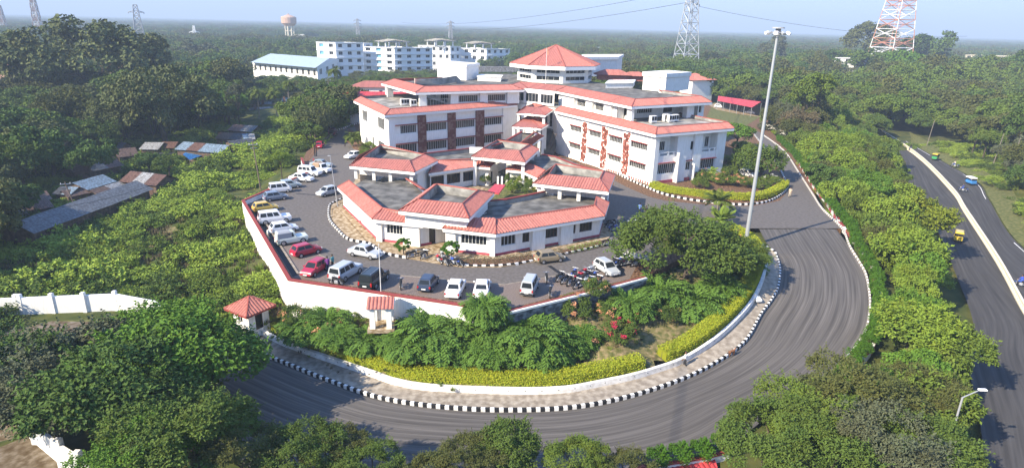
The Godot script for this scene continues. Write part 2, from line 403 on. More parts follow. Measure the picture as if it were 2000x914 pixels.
# ---------------------------------------------------------------- ground and roads
func lines(from: float, a: float, b: float, to: float, fine: float) -> Array:
	var out := []
	var x := a
	var s := fine
	var low := []
	while x > from:
		s *= 1.25
		x -= s
		low.push_front(maxf(x, from))
	out.append_array(low)
	x = a
	while x < b:
		out.append(x)
		x += fine
	s = fine
	while x < to:
		out.append(x)
		s *= 1.25
		x += s
	out.append(to)
	return out


func make_ground():
	var xs := lines(-11000, -110, 150, 11000, 2.6)
	var zs := lines(-12500, -210, 12, 160, 2.6)
	var poly := PackedVector2Array(PLAT)
	var road := []
	for k in RING.size() - 1:
		for t in [0.0, 0.5]:
			var a: Vector3 = RING[k][0].lerp(RING[k + 1][0], t)
			var b: Vector3 = RING[k][1].lerp(RING[k + 1][1], t)
			for s in 5: road.append(a.lerp(b, s / 4.0))
	var hw := [[Vector3(110.12,-5,-173.27), Vector3(111.99,-5,-173.5), Vector3(114.02,-5,-173.75), Vector3(120.23,-5,-182.15)], [Vector3(86.48,-5.5,-127.43), Vector3(93.12,-5.5,-127.8), Vector3(100.81,-5.5,-139.7), Vector3(110.15,-5.5,-144.94)], [Vector3(76.73,-5.5,-107.18), Vector3(84.44,-5.5,-110.59), Vector3(91.32,-5.5,-121.19), Vector3(100.56,-5.5,-126.81)], [Vector3(62.81,-6,-81.91), Vector3(72.31,-6,-85.81), Vector3(77.5,-6,-93.3), Vector3(88.71,-6,-102.15)], [Vector3(54.71,-6,-67), Vector3(64.12,-6,-71.12), Vector3(66.77,-6,-73.36), Vector3(73.31,-6,-73.73)], [Vector3(51.05,-6.2,-60.08), Vector3(58.92,-6.2,-60.35), Vector3(60.81,-6.2,-61.55), Vector3(66.65,-6.2,-61.84)], [Vector3(45.41,-6.4,-50.55), Vector3(53.44,-6.4,-50.88), Vector3(55.2,-6.4,-51.79), Vector3(59.01,-6.4,-51.11)], [Vector3(39.83,-6.6,-41.47), Vector3(47.86,-6.6,-41.75), Vector3(48.93,-6.6,-41.79), Vector3(54.76,-6.6,-42)]]
	for k in hw.size() - 1:
		for t in 8:
			var a: Vector3 = hw[k][0].lerp(hw[k + 1][0], t / 8.0)
			var b: Vector3 = hw[k][2].lerp(hw[k + 1][2], t / 8.0)
			for s in range(-2, 6): road.append(a.lerp(b, 1.0) + (b - a).normalized() * s * 3.0 if s >= 0 else a - (b - a).normalized() * (s + 2) * -4.0)
	var curb := smooth(low_wall_line(), 3)
	var y := []
	for z in zs:
		var row := []
		for x in xs:
			var h := terrain(x, z)
			if z < -500 or absf(x) > 500: h = lerpf(h, -4.0, 0.9)
			if x < 130 and z > -190:
				for q in road:
					if (q.x - x) * (q.x - x) + (q.z - z) * (q.z - z) < 20.0: h = minf(h, q.y - 0.3)
			if absf(x) < 38 and z > -92:
				for q in curb: h = minf(h, q.y - 0.25 + 0.55 * maxf(0.0, Vector2(q.x - x, q.z - z).length() - 1.6))
			if Geometry2D.is_point_in_polygon(Vector2(x, z), poly): h = minf(h, -0.4)
			row.append(h)
		y.append(row)
	var b := MB.new()
	for j in zs.size() - 1:
		for i in xs.size() - 1:
			b.quad(Vector3(xs[i], y[j + 1][i], zs[j + 1]), Vector3(xs[i + 1], y[j + 1][i + 1], zs[j + 1]), Vector3(xs[i + 1], y[j][i + 1], zs[j]), Vector3(xs[i], y[j][i], zs[j]))
	struct("ground", b.mesh(), M.grass_ground, "uneven green and brown ground around the building")
	# the garden slope between low wall and retaining wall: bare dry earth laid over the ground
	b = MB.new()
	var bed := PackedVector2Array()
	for q in smooth(low_wall_line(), 4): bed.append(Vector2(q.x, q.z))
	for q in [Vector3(30.9,0,-84.04),Vector3(21.06,0,-72.13),Vector3(14.96,0,-65.19),Vector3(11.72,0.8,-61.66),Vector3(7.4,0.8,-58.98),Vector3(-0.36,0.8,-54.15),Vector3(-6.75,0.8,-56.08),Vector3(-23.59,0.8,-60.72)]: bed.append(Vector2(q.x, q.z))
	for i in 62:
		for j in 40:
			var x := -28.0 + i
			var z := -86.0 + j
			if not (Geometry2D.is_point_in_polygon(Vector2(x, z), bed) and Geometry2D.is_point_in_polygon(Vector2(x + 1, z), bed) and Geometry2D.is_point_in_polygon(Vector2(x, z + 1), bed) and Geometry2D.is_point_in_polygon(Vector2(x + 1, z + 1), bed)): continue
			b.quad(slope(x, z + 1), slope(x + 1, z + 1), slope(x + 1, z), slope(x, z))
	struct("garden_slope", b.mesh(), M.dry_slope, "dry earth slope of the garden below the car park wall")
	# the levelled plateau that carries the building and its car park
	b = MB.new()
	var top := []
	for q in PLAT: top.append(Vector3(q.x, 0, q.y))
	b.prism(top, 5.0)
	struct("plateau_ground", b.mesh(), M.soil, "levelled ground under the building and car park")


var foot := []


# the garden's earth, held back by the low wall
func slope(x: float, z: float) -> Vector3:
	if foot.is_empty(): foot = smooth(low_wall_line(), 4)
	var y := terrain(x, z) + 0.12
	for q in foot: y = minf(y, q.y + 0.42 + 0.55 * Vector2(q.x - x, q.z - z).length())
	return Vector3(x, y, z)


# a strip between two edge lines, with its texture running along it
func ribbon(l: Array, r: Array, lift := 0.0, across := 4) -> MB:
	var b := MB.new()
	var s := 0.0
	for k in l.size() - 1:
		var d: float = ((l[k] + r[k]) * 0.5).distance_to((l[k + 1] + r[k + 1]) * 0.5)
		for j in across:
			var t0 := float(j) / across
			var t1 := float(j + 1) / across
			var up := Vector3(0, lift, 0)
			var p: Vector3 = l[k].lerp(r[k], t0) + up
			var q: Vector3 = l[k].lerp(r[k], t1) + up
			var p2: Vector3 = l[k + 1].lerp(r[k + 1], t0) + up
			var q2: Vector3 = l[k + 1].lerp(r[k + 1], t1) + up
			if (q - p).cross(p2 - p).y > 0: b.uvquad(p, q, q2, p2, Vector2(s, t0), Vector2(s, t1), Vector2(s + d, t1), Vector2(s + d, t0))
			else: b.uvquad(p, p2, q2, q, Vector2(s, t0), Vector2(s + d, t0), Vector2(s + d, t1), Vector2(s, t1))
		s += d
	return b


# Catmull-Rom through points, n steps each
func smooth(p: Array, n := 4, closed := false) -> Array:
	var out := []
	var k := p.size()
	for i in (k if closed else k - 1):
		var a: Vector3 = p[(i - 1 + k) % k] if closed else p[maxi(i - 1, 0)]
		var b: Vector3 = p[i]
		var c: Vector3 = p[(i + 1) % k]
		var d: Vector3 = p[(i + 2) % k] if closed else p[mini(i + 2, k - 1)]
		for j in n: out.append(b.cubic_interpolate(c, a, d, float(j) / n))
	if not closed: out.append(p[k - 1])
	return out


func even(p: Array, step: float) -> Array:
	var c := Curve3D.new()
	c.bake_interval = 0.1
	for q in p: c.add_point(q)
	var out := []
	var n := int(c.get_baked_length() / step)
	for i in n + 1: out.append(c.sample_baked(i * step))
	return out


func offset(p: Array, d: float) -> Array:
	var out := []
	for i in p.size():
		var t: Vector3 = (p[mini(i + 1, p.size() - 1)] - p[maxi(i - 1, 0)])
		t.y = 0
		t = t.normalized()
		out.append(p[i] + Vector3(-t.z, 0, t.x) * d)
	return out


func lifted(p: Array, h: float) -> Array:
	var out := []
	for q in p: out.append(q + Vector3(0, h, 0))
	return out


# painted kerb of single stones: each of the nearest ones a part, the rest one joined part
func kerb(called: String, label: String, line: Array, step: float, h: float, w: float, most := 300, colors := ["white_paint", "black_paint"], from := 0):
	var t := thing(called, label, "kerb")
	var pts := even(line, step)
	var left := [MB.new(), MB.new()]
	var mesh := box_mesh(Vector3(step * 0.96, h, w), 0.03)
	for i in pts.size() - 1:
		var a: Vector3 = pts[i]
		var b: Vector3 = pts[i + 1]
		var d := (b - a).normalized()
		if i >= from and i < from + most:
			var o := part("kerbstone", mesh, M[colors[i % 2]], t)
			o.transform = Transform3D(Basis(d, Vector3.UP, d.cross(Vector3.UP)).orthonormalized(), (a + b) / 2)
		else:
			left[i % 2].cbox((a + b) / 2 + Vector3(0, h / 2, 0), Vector3(step * 0.96, h, w), 0.03, Basis(d, Vector3.UP, d.cross(Vector3.UP)).orthonormalized())
	for k in 2:
		if left[k].v.size(): part("far_kerbstones", left[k].mesh(), M[colors[k]], t, Vector3.ZERO, 0.0, "stuff")


# wall or coping along a line: a box section swept with mitred joints
func swept(b: MB, line: Array, w: float, lo: float, hi: float, closed := false):
	var k := line.size()
	var L := []
	var R := []
	for i in k:
		var p: Vector3 = line[i]
		var a: Vector3 = p - line[i - 1] if i > 0 else (p - line[k - 1] if closed else line[1] - p)
		var c: Vector3 = line[i + 1] - p if i < k - 1 else (line[0] - p if closed else p - line[i - 1])
		a.y = 0; c.y = 0
		var m := (Vector3(-a.z, 0, a.x).normalized() + Vector3(-c.z, 0, c.x).normalized()).normalized()
		var s := w * 0.5 / maxf(0.35, m.dot(Vector3(-c.z, 0, c.x).normalized()))
		L.append(p - m * s)
		R.append(p + m * s)
	var U := Vector3(0, hi, 0)
	var D := Vector3(0, lo, 0)
	for i in (k if closed else k - 1):
		var j := (i + 1) % k
		b.quad(R[i] + D, R[j] + D, R[j] + U, R[i] + U)
		b.quad(L[j] + D, L[i] + D, L[i] + U, L[j] + U)
		b.quad(R[i] + U, R[j] + U, L[j] + U, L[i] + U)
	if not closed:
		b.quad(L[0] + D, R[0] + D, R[0] + U, L[0] + U)
		b.quad(R[k - 1] + D, L[k - 1] + D, L[k - 1] + U, R[k - 1] + U)


func make_roads():
	var l := []
	var r := []
	for q in RING:
		l.append(q[0])
		r.append(q[1])
	l = smooth(l.slice(4), 4)
	r = smooth(r.slice(4), 4)
	var road := ribbon(l, r, 0.0, 8)
	struct("ring_road", road.mesh(), M.asphalt, "curving grey asphalt ring road with wheel tracks")
	# the pavement between the ring road's kerb and the low white wall
	var wall := smooth(low_wall_line(), 4)
	var pv := even(wall, wall_len(wall) / 60.0)
	var ik := inner_kerb_line()
	var kk := even(ik, wall_len(ik) / 60.0)
	var m := mini(pv.size(), kk.size())
	var pb := ribbon(lifted(kk.slice(0, m), 0.26), lifted(pv.slice(0, m), 0.02), 0.0, 2)
	struct("pavement", pb.mesh(), M.concrete, "pale stained concrete footpath between striped kerb and low white wall")
	kerb("striped_kerb", "black and white kerb along the inner edge of the ring road", ik, 0.40, 0.36, 0.24)
	# road past the island and up to the back: asphalt sheet on the plateau
	var b := MB.new()
	b.prism([Vector3(31.21,0.008,-84.97),Vector3(36.98,0.008,-85.43),Vector3(48.16,0.008,-86.31),Vector3(50.12,0.008,-96.58),Vector3(53.04,0.008,-106.5),Vector3(58.14,0.008,-123.97),Vector3(64.67,0.008,-147.63),Vector3(68.49,0.008,-166.79),Vector3(69.44,0.008,-174.48),Vector3(68.49,0.008,-180.67),Vector3(66.32,0.008,-171.43),Vector3(61.06,0.008,-149.11),Vector3(56.95,0.008,-131.7),Vector3(51.2,0.008,-113.01),Vector3(48.14,0.008,-106.03),Vector3(45.05,0.008,-101.05),Vector3(38.96,0.008,-97.09),Vector3(31.55,0.008,-97.34),Vector3(25.31,0.008,-99.25),Vector3(23.08,0.008,-101.63),Vector3(20.21,0.008,-108.38),Vector3(18.86,0.008,-112.9),Vector3(16.01,0.008,-95.96),Vector3(16.96,0.008,-85.28),Vector3(16.8,0.008,-80.24)], 0.0)
	struct("junction_road", b.mesh(), M.parking_asphalt, "asphalt junction between the ring road and car park")
	# car park road round the front pavilions
	b = MB.new()
	b.prism([Vector3(-41.31,0.006,-122.33),Vector3(-38.87,0.006,-111.75),Vector3(-39.37,0.006,-99.72),Vector3(-38.66,0.006,-93.44),Vector3(-28.04,0.006,-75.22),Vector3(-20.63,0.006,-67.57),Vector3(-12.56,0.006,-64.48),Vector3(-0.71,0.006,-62.6),Vector3(5.99,0.006,-65.97),Vector3(15.67,0.006,-70.52),Vector3(20.2,0.006,-76.76),Vector3(20.53,0.006,-96.36),Vector3(19.08,0.006,-105.37),Vector3(15.08,0.006,-122.04),Vector3(6.41,0.006,-136.65),Vector3(-29.93,0.006,-117.04),Vector3(-37.98,0.006,-150.17),Vector3(-45.2,0.006,-174.03),Vector3(-48.23,0.006,-173.53),Vector3(-45.57,0.006,-150.55)], 0.0)
	struct("car_park_road", b.mesh(), M.parking_asphalt, "worn grey asphalt lane through the car park")
	# paved parking bays
	b = MB.new()
	var outer := [Vector3(-40.61,0.004,-115.87),Vector3(-41.52,0.004,-92.59),Vector3(-24.21,0.004,-63.15),Vector3(-6.96,0.004,-58.36),Vector3(-0.33,0.004,-56.42),Vector3(7.74,0.004,-61.73),Vector3(13.48,0.004,-65.09),Vector3(15.73,0.004,-70.87)]
	b.prism(outer + [Vector3(5.99,0.004,-65.98),Vector3(-0.71,0.004,-62.6),Vector3(-12.56,0.004,-64.49),Vector3(-20.63,0.004,-67.58),Vector3(-28.04,0.004,-75.23),Vector3(-38.66,0.004,-93.45),Vector3(-39.37,0.004,-99.73),Vector3(-38.88,0.004,-111.76)], 0.0)
	struct("parking_paving", b.mesh(), M.paver, "brownish block paving of the parking bays along the wall")
	b = MB.new()
	for q in [[Vector3(-20.63,0,-67.59),Vector3(-12.56,0,-64.5),Vector3(-0.71,0,-62.61)], [Vector3(-0.71,0,-62.61),Vector3(5.99,0,-65.99),Vector3(15.67,0,-70.53)], [Vector3(-28.04,0,-75.24),Vector3(-20.63,0,-67.59)]]: swept(b, q, 0.14, 0.0, 0.02)
	struct("paving_edge", b.mesh(), M.concrete, "pale edging stones between the lane and parking bays")
	# drain channel along the left wall
	b = MB.new()
	swept(b, [Vector3(-38.46,0,-88.91),Vector3(-23.84,0,-64.08)], 0.25, 0.0, 0.12)
	struct("drain_edge", b.mesh(), M.concrete, "concrete edge of the drain along the left wall")
	b = MB.new()
	b.prism([Vector3(-40.82,0.012,-91.46),Vector3(-38.34,0.012,-88.6),Vector3(-23.83,0.012,-63.9),Vector3(-24.19,0.012,-63.28)], 0.0)
	struct("drain_channel", b.mesh(), M.dark, "dark drain channel between the parked cars and wall")
	b = MB.new()
	swept(b, [Vector3(4.5,0,-68.59),Vector3(6.9,0,-63.91)], 0.5, 0.0, 0.012)
	struct("drain_slot", b.mesh(), M.dark, "dark drain slot across the car park lane")
	b = MB.new()
	swept(b, [Vector3(-35.6,0,-98.02),Vector3(-32.12,0,-97.54)], 0.35, 0.0, 0.012)
	struct("drain_slot", b.mesh(), M.dark, "dark drain slot beside the blue hatchback")
	# forecourt slab of the pavilions, with its own striped kerb
	b = MB.new()
	var isl := [Vector3(-27.03,0,-95.78),Vector3(-28.1,0,-92.55),Vector3(-27.97,0,-90.24),Vector3(-26.29,0,-84.53),Vector3(-23.64,0,-79.54),Vector3(-21.13,0,-75.81),Vector3(-18.15,0,-74.46),Vector3(-15.77,0,-71.25),Vector3(-12.64,0,-69.84)]
	b.prism(lifted(isl, 0.12) + [Vector3(-9.34,0.12,-68.54),Vector3(-5.68,0.12,-67.35),Vector3(-1.17,0.12,-67.65),Vector3(2.83,0.12,-69.55),Vector3(6,0.12,-71.78),Vector3(11.94,0.12,-75.77),Vector3(13.85,0.12,-81.22),Vector3(12.13,0.12,-95.22),Vector3(-0.16,0.12,-100.36),Vector3(-20.14,0.12,-117.62),Vector3(-28.79,0.12,-112.34)], 0.3)
	struct("forecourt", b.mesh(), M.forecourt, "sandy paved strip round the front pavilions")
	kerb("striped_kerb", "black and white kerb round the planting strip left of the pavilions", smooth(isl, 3), 0.5, 0.3, 0.22)
	kerb("striped_kerb", "black and white kerb before the flower strip of the right pavilion", smooth([Vector3(-6.16,0,-68.32),Vector3(-5.72,0,-67.75),Vector3(-3.73,0,-67.62),Vector3(-1.18,0,-67.95),Vector3(1.01,0,-68.8),Vector3(2.84,0,-69.86)], 3), 0.5, 0.3, 0.22)
	kerb("striped_kerb", "black and white kerb right of the brown car along the flower strip", smooth([Vector3(5.81,0,-71.85),Vector3(8.24,0,-73.45),Vector3(11.99,0,-76.11),Vector3(13.6,0,-78.09)], 3), 0.5, 0.3, 0.22)
	# planting strips
	b = MB.new()
	b.prism([Vector3(-26.58,0.16,-93),Vector3(-27.15,0.16,-89.25),Vector3(-25.79,0.16,-84.06),Vector3(-23.42,0.16,-79.73),Vector3(-20.95,0.16,-76.11),Vector3(-17.69,0.16,-74.36),Vector3(-15.42,0.16,-71.55),Vector3(-12.68,0.16,-70.1),Vector3(-13.56,0.16,-73.4),Vector3(-16.86,0.16,-73.47),Vector3(-18.94,0.16,-75.57),Vector3(-25.43,0.16,-87.97),Vector3(-27.01,0.16,-90.52)], 0.1)
	b.prism([Vector3(-6.28,0.16,-69.67),Vector3(-5.73,0.16,-67.94),Vector3(-1.18,0.16,-68.08),Vector3(2.84,0.16,-70.29),Vector3(2.47,0.16,-71.9),Vector3(-1.63,0.16,-69.99),Vector3(-3.46,0.16,-69.86)], 0.1)
	b.prism([Vector3(6.03,0.16,-72.15),Vector3(12.01,0.16,-76.32),Vector3(13.43,0.16,-78.57),Vector3(11.75,0.16,-77.76),Vector3(5.67,0.16,-73.15)], 0.1)
	struct("planting_soil", b.mesh(), M.soil, "red brown soil of the planting strips before the pavilions")
	# island right of the building
	b = MB.new()
	var ri := [Vector3(24.91,0,-113.56),Vector3(25.96,0,-106.06),Vector3(28.77,0,-102.86),Vector3(33.37,0,-100.66),Vector3(38.24,0,-99.82),Vector3(43.43,0,-102.23),Vector3(48.5,0,-108.24),Vector3(50.68,0,-112.2),Vector3(52.93,0,-121.62),Vector3(55.66,0,-132.63),Vector3(58.9,0,-145.67),Vector3(62.95,0,-162.91),Vector3(61.28,0,-170.74),Vector3(46.77,0,-141.7)]
	b.prism(lifted(ri, 0.2), 0.4)
	struct("island_soil", b.mesh(), M.soil, "raised soil bed of the island beside the right wing")
	kerb("striped_kerb", "black and white kerb round the hedged island right of the building", smooth([Vector3(20.23,0,-118.11),Vector3(21.43,0,-114.01),Vector3(23.82,0,-108.03),Vector3(25.49,0,-103.91),Vector3(28.26,0,-100.83),Vector3(32.7,0,-98.39),Vector3(37.47,0,-97.59),Vector3(42.54,0,-99.9),Vector3(47.44,0,-105.65),Vector3(50.42,0,-110.65)], 4), 0.55, 0.34, 0.22)
	kerb("toothed_kerb", "white stones along the far side of the island road", smooth([Vector3(51.22,0,-113.04),Vector3(55.9,0,-129.06),Vector3(60.55,0,-147.79),Vector3(65.7,0,-169.71)], 4), 0.6, 0.3, 0.25)
	# outer kerb of white stones with gaps
	var ok := [Vector3(68.21,0,-170.08),Vector3(64.69,0,-147.67),Vector3(57.74,0,-123.04),Vector3(52.72,0,-105.8),Vector3(49.99,0,-96.3),Vector3(48.17,0,-86.33)]
	var oo := []
	for k in range(5, 14): oo.append(RING[k][1])
	kerb("toothed_kerb", "row of white painted stones along the outer edge of the ring road", smooth(ok + oo, 4), 0.42, 0.26, 0.2, 260, ["white_paint", "concrete"])
	# lawn beside the island and the yard before the red shed
	b = MB.new()
	b.prism([Vector3(46.14,0.01,-141.57),Vector3(63.43,0.01,-177.12),Vector3(74.5,0.01,-195.71),Vector3(84.04,0.01,-212.54),Vector3(85.01,0.01,-241.17),Vector3(78.26,0.01,-248.07),Vector3(62.07,0.01,-202.63),Vector3(53.9,0.01,-169.6)], 0.0)
	struct("lawn", b.mesh(), M.lawn, "dry lawn behind the right wing")
	b = MB.new()
	b.prism([Vector3(73.54,0.014,-238.84),Vector3(72.24,0.014,-225.06),Vector3(76.17,0.014,-214.94),Vector3(82.05,0.014,-207.24),Vector3(84.91,0.014,-213.94),Vector3(82.58,0.014,-228.46),Vector3(78.78,0.014,-246.45)], 0.0)
	struct("shed_drive", b.mesh(), M.forecourt, "pale drive before the red vehicle shed")
	# left back road
	kerb("striped_kerb", "striped kerb far up the left side road under the trees", smooth([Vector3(-46.04,0,-159.68),Vector3(-45.29,0,-163.07),Vector3(-44.78,0,-166.56),Vector3(-44.21,0,-170.8),Vector3(-43.5,0,-174)], 3), 0.6, 0.4, 0.25)
	b = MB.new()
	b.prism([Vector3(-38.56,0.15,-139.2),Vector3(-39.88,0.15,-145.58),Vector3(-38.56,0.15,-143.73),Vector3(-35.78,0.15,-136.48),Vector3(-32.71,0.15,-129.4),Vector3(-30.8,0.15,-125.4),Vector3(-29.04,0.15,-131.52),Vector3(-27.45,0.15,-140.66),Vector3(-39.17,0.15,-155.12),Vector3(-44.08,0.15,-164.17),Vector3(-42.14,0.15,-154.69)], 0.2)
	struct("flower_bed_soil", b.mesh(), M.soil, "soil of the bed along the left end wall")
	# gate road and dry verge at the lower left
	b = MB.new()
	var ll := []
	var rr := []
	for k in range(20, 24):
		ll.append(RING[k][0])
		rr.append(RING[k][1])
	b = ribbon(ll, rr, 0.05, 4)
	struct("gate_road", b.mesh(), M.gate_asphalt, "brownish gate road under the big trees")
	b = MB.new()
	b.prism([Vector3(-55.21,-6.1,-55.73),Vector3(-56.49,-6.1,-61.32),Vector3(-49.5,-6.1,-63.59),Vector3(-41.19,-6.1,-64.43),Vector3(-38.27,-6.1,-62.28),Vector3(-44.76,-6.1,-60.73),Vector3(-50.86,-6.1,-58.33),Vector3(-51.83,-6.1,-52.9)], 0.0)
	struct("verge", b.mesh(), M.lawn, "dry grass verge along the white boundary wall")
	b = MB.new()
	b.prism([Vector3(-47.7,-6.4,-46.68),Vector3(-42.62,-6.4,-45.38),Vector3(-33.45,-6.4,-39.67),Vector3(-29.83,-6.4,-37.11),Vector3(-39.17,-6.4,-34.77)], 0.0)
	struct("lower_road", b.mesh(), M.gate_asphalt, "grey brown road outside the wall at lower left")
	for q in [["bare earth track across the bushy left slope", PackedVector2Array([Vector2(-54.1,-81.3), Vector2(-53.3,-84.5), Vector2(-52.8,-87.8), Vector2(-52.2,-91.3)])], ["reddish track climbing the left slope to the retaining wall", PackedVector2Array([Vector2(-49.0,-76.3), Vector2(-48.4,-79.6), Vector2(-45.4,-82.5), Vector2(-42.4,-85.8), Vector2(-38.9,-86.3)])]]:
		var pl := []
		for p in q[1]: pl.append(Vector3(p.x, terrain(p.x, p.y), p.y))
		pl = even(smooth(pl, 5), 1.0)
		struct("dirt_track", ribbon(offset(pl, -1.1), offset(pl, 1.1), 0.14, 2).mesh(), M.dry_slope, q[0])
	# highway
	var hw := [[Vector3(110.12,-5,-173.27), Vector3(111.99,-5,-173.5), Vector3(114.02,-5,-173.75), Vector3(120.23,-5,-182.15)], [Vector3(86.48,-5.5,-127.43), Vector3(93.12,-5.5,-127.8), Vector3(100.81,-5.5,-139.7), Vector3(110.15,-5.5,-144.94)], [Vector3(76.73,-5.5,-107.18), Vector3(84.44,-5.5,-110.59), Vector3(91.32,-5.5,-121.19), Vector3(100.56,-5.5,-126.81)], [Vector3(62.81,-6,-81.91), Vector3(72.31,-6,-85.81), Vector3(77.5,-6,-93.3), Vector3(88.71,-6,-102.15)], [Vector3(54.71,-6,-67), Vector3(64.12,-6,-71.12), Vector3(66.77,-6,-73.36), Vector3(73.31,-6,-73.73)], [Vector3(51.05,-6.2,-60.08), Vector3(58.92,-6.2,-60.35), Vector3(60.81,-6.2,-61.55), Vector3(66.65,-6.2,-61.84)], [Vector3(45.41,-6.4,-50.55), Vector3(53.44,-6.4,-50.88), Vector3(55.2,-6.4,-51.79), Vector3(59.01,-6.4,-51.11)], [Vector3(39.83,-6.6,-41.47), Vector3(47.86,-6.6,-41.75), Vector3(48.93,-6.6,-41.79), Vector3(54.76,-6.6,-42)]]
	var a1 := []
	var a2 := []
	var b1 := []
	var b2 := []
	for q in hw:
		a1.append(q[0]); a2.append(q[1]); b1.append(q[2]); b2.append(q[3])
	for a in [a1, a2, b1, b2]:
		a.append(a[-1] + (a[-1] - a[-2]) * 1.5)
	for i in a1.size():      # constant width, square to the median
		var d: Vector3 = a2[i] - a1[i]
		a1[i] = a2[i] - d.normalized() * 9.0 if i > 0 else a2[i] - d.normalized() * 3.0
		d = b2[i] - b1[i]
		b2[i] = b1[i] + d.normalized() * 10.5
	var t1: Vector3 = (a2[0] - a2[1]).normalized()
	for a in [a1, a2, b1, b2]: a.push_front(a[0] + Vector3(t1.x * 60 - 6, 0.3, t1.z * 60))
	a1 = smooth(a1, 5); a2 = smooth(a2, 5); b1 = smooth(b1, 5); b2 = smooth(b2, 5)
	struct("highway", ribbon(a1, b2, 0.1, 10).mesh(), M.highway, "dark two way highway at the far right")
	b = MB.new()
	for q in [offset(b2, 0.5)]:
		var rb := ribbon(offset(q, -0.07), offset(q, 0.07), 0.108, 1)
		b.v.append_array(rb.v); b.n.append_array(rb.n)
	struct("road_marking", b.mesh(), M.white_paint, "white edge lines of the highway")
	var t := thing("median_barrier", "white concrete median barrier with arched openings along the highway", "barrier")
	var mid := []
	for i in a2.size(): mid.append((a2[i] + b1[i]) * 0.5 + Vector3(0, 0.1, 0))
	mid = even(mid, 1.0)
	var seg := MB.new()
	seg.cbox(Vector3(0, 0.1, 0), Vector3(0.97, 0.2, 0.42), 0.03)
	for s in [-0.42, 0.42]: seg.box(Vector3(s, 0.5, 0), Vector3(0.13, 0.6, 0.22))
	for k in 6:
		var p0 := PI * k / 6.0
		var p1 := PI * (k + 1) / 6.0
		seg.tube(Vector3(-cos(p0) * 0.38, 0.45 + sin(p0) * 0.28, 0), Vector3(-cos(p1) * 0.38, 0.45 + sin(p1) * 0.28, 0), 0.07, 0.07, 4, false)
	seg.cbox(Vector3(0, 0.87, 0), Vector3(0.97, 0.16, 0.3), 0.03)
	var sm := seg.mesh()
	var n := 0
	for i in mid.size() - 1:
		var d: Vector3 = (mid[i + 1] - mid[i]).normalized()
		if n < 300:
			var o := part("barrier_block", sm, M.cream_wall, t)
			o.transform = Transform3D(Basis(d, Vector3.UP, d.cross(Vector3.UP)).orthonormalized(), (mid[i] + mid[i + 1]) / 2)
			n += 1
	# verge of the far side: bare earth bank
	b = MB.new()
	var bank := ribbon(offset(b2, -0.3), lifted(offset(b2, -5.0), 0.7), 0.02, 2)
	struct("earth_bank", bank.mesh(), M.lawn, "dry grassy shoulder on the far side of the highway")
	b = MB.new()
	b.prism([Vector3(27.72,-1.5,-64.62),Vector3(28.31,-1.5,-64.66),Vector3(28.34,-1.6,-63.77),Vector3(27.65,-1.6,-63.59)], 0.2)
	solo("concrete_slab", b.mesh(), M.trim, "small white slab on the pavement beside the yellow hedge", "slab")
	for q in [[Vector3(-14.34,-4.55,-60.16), "dark drain grate in the pavement below the long hedge"], [Vector3(-14.74,-4.9,-89.61), "dark drain grate in the shaded part of the pavement"]]:
		var g := MB.new()
		for k in 7: g.box(Vector3(-0.3 + k * 0.1, 0.32, 0), Vector3(0.05, 0.04, 0.9))
		g.box(Vector3(0, 0.32, 0.45), Vector3(0.8, 0.05, 0.06))
		g.box(Vector3(0, 0.32, -0.45), Vector3(0.8, 0.05, 0.06))
		solo("drain_grate", g.mesh(), M.steel_rust, q[1], "drain grate", q[0])


func wall_len(p: Array) -> float:
	var s := 0.0
	for i in p.size() - 1: s += p[i].distance_to(p[i + 1])
	return s


func inner_kerb_line() -> Array:
	var ik := []
	for k in range(4, 21): ik.append(RING[k][0])
	ik[0] = Vector3(31.28,-0.1,-81.65)
	ik.reverse()
	return smooth(ik, 6)


func low_wall_line() -> Array:
	return [Vector3(-26.9,-5.5,-60.15),Vector3(-24.14,-5.4,-57.94),Vector3(-20.96,-5.3,-55.99),Vector3(-18.58,-5.25,-54.68),Vector3(-15.77,-5.2,-53.16),Vector3(-12.88,-5.05,-51.47),Vector3(-10.74,-5,-50.24),Vector3(-7.83,-4.9,-49.27),Vector3(-4.32,-4.85,-48.93),Vector3(0.35,-4.65,-48.57),Vector3(3.04,-4.55,-48.54),Vector3(5.75,-4.45,-48.83),Vector3(8.56,-4.35,-49.72),Vector3(11.45,-4.2,-50.66),Vector3(13.93,-4.1,-51.82),Vector3(16.91,-3.8,-53.29),Vector3(20.24,-3.2,-55.72),Vector3(23.2,-2.8,-58.77),Vector3(25.9,-2.3,-61.94),Vector3(27.91,-1.9,-64.81),Vector3(30.07,-1.2,-68.52),Vector3(32.03,-0.7,-72.9),Vector3(32.86,-0.3,-78.12),Vector3(31.69,-0.05,-82.87)]


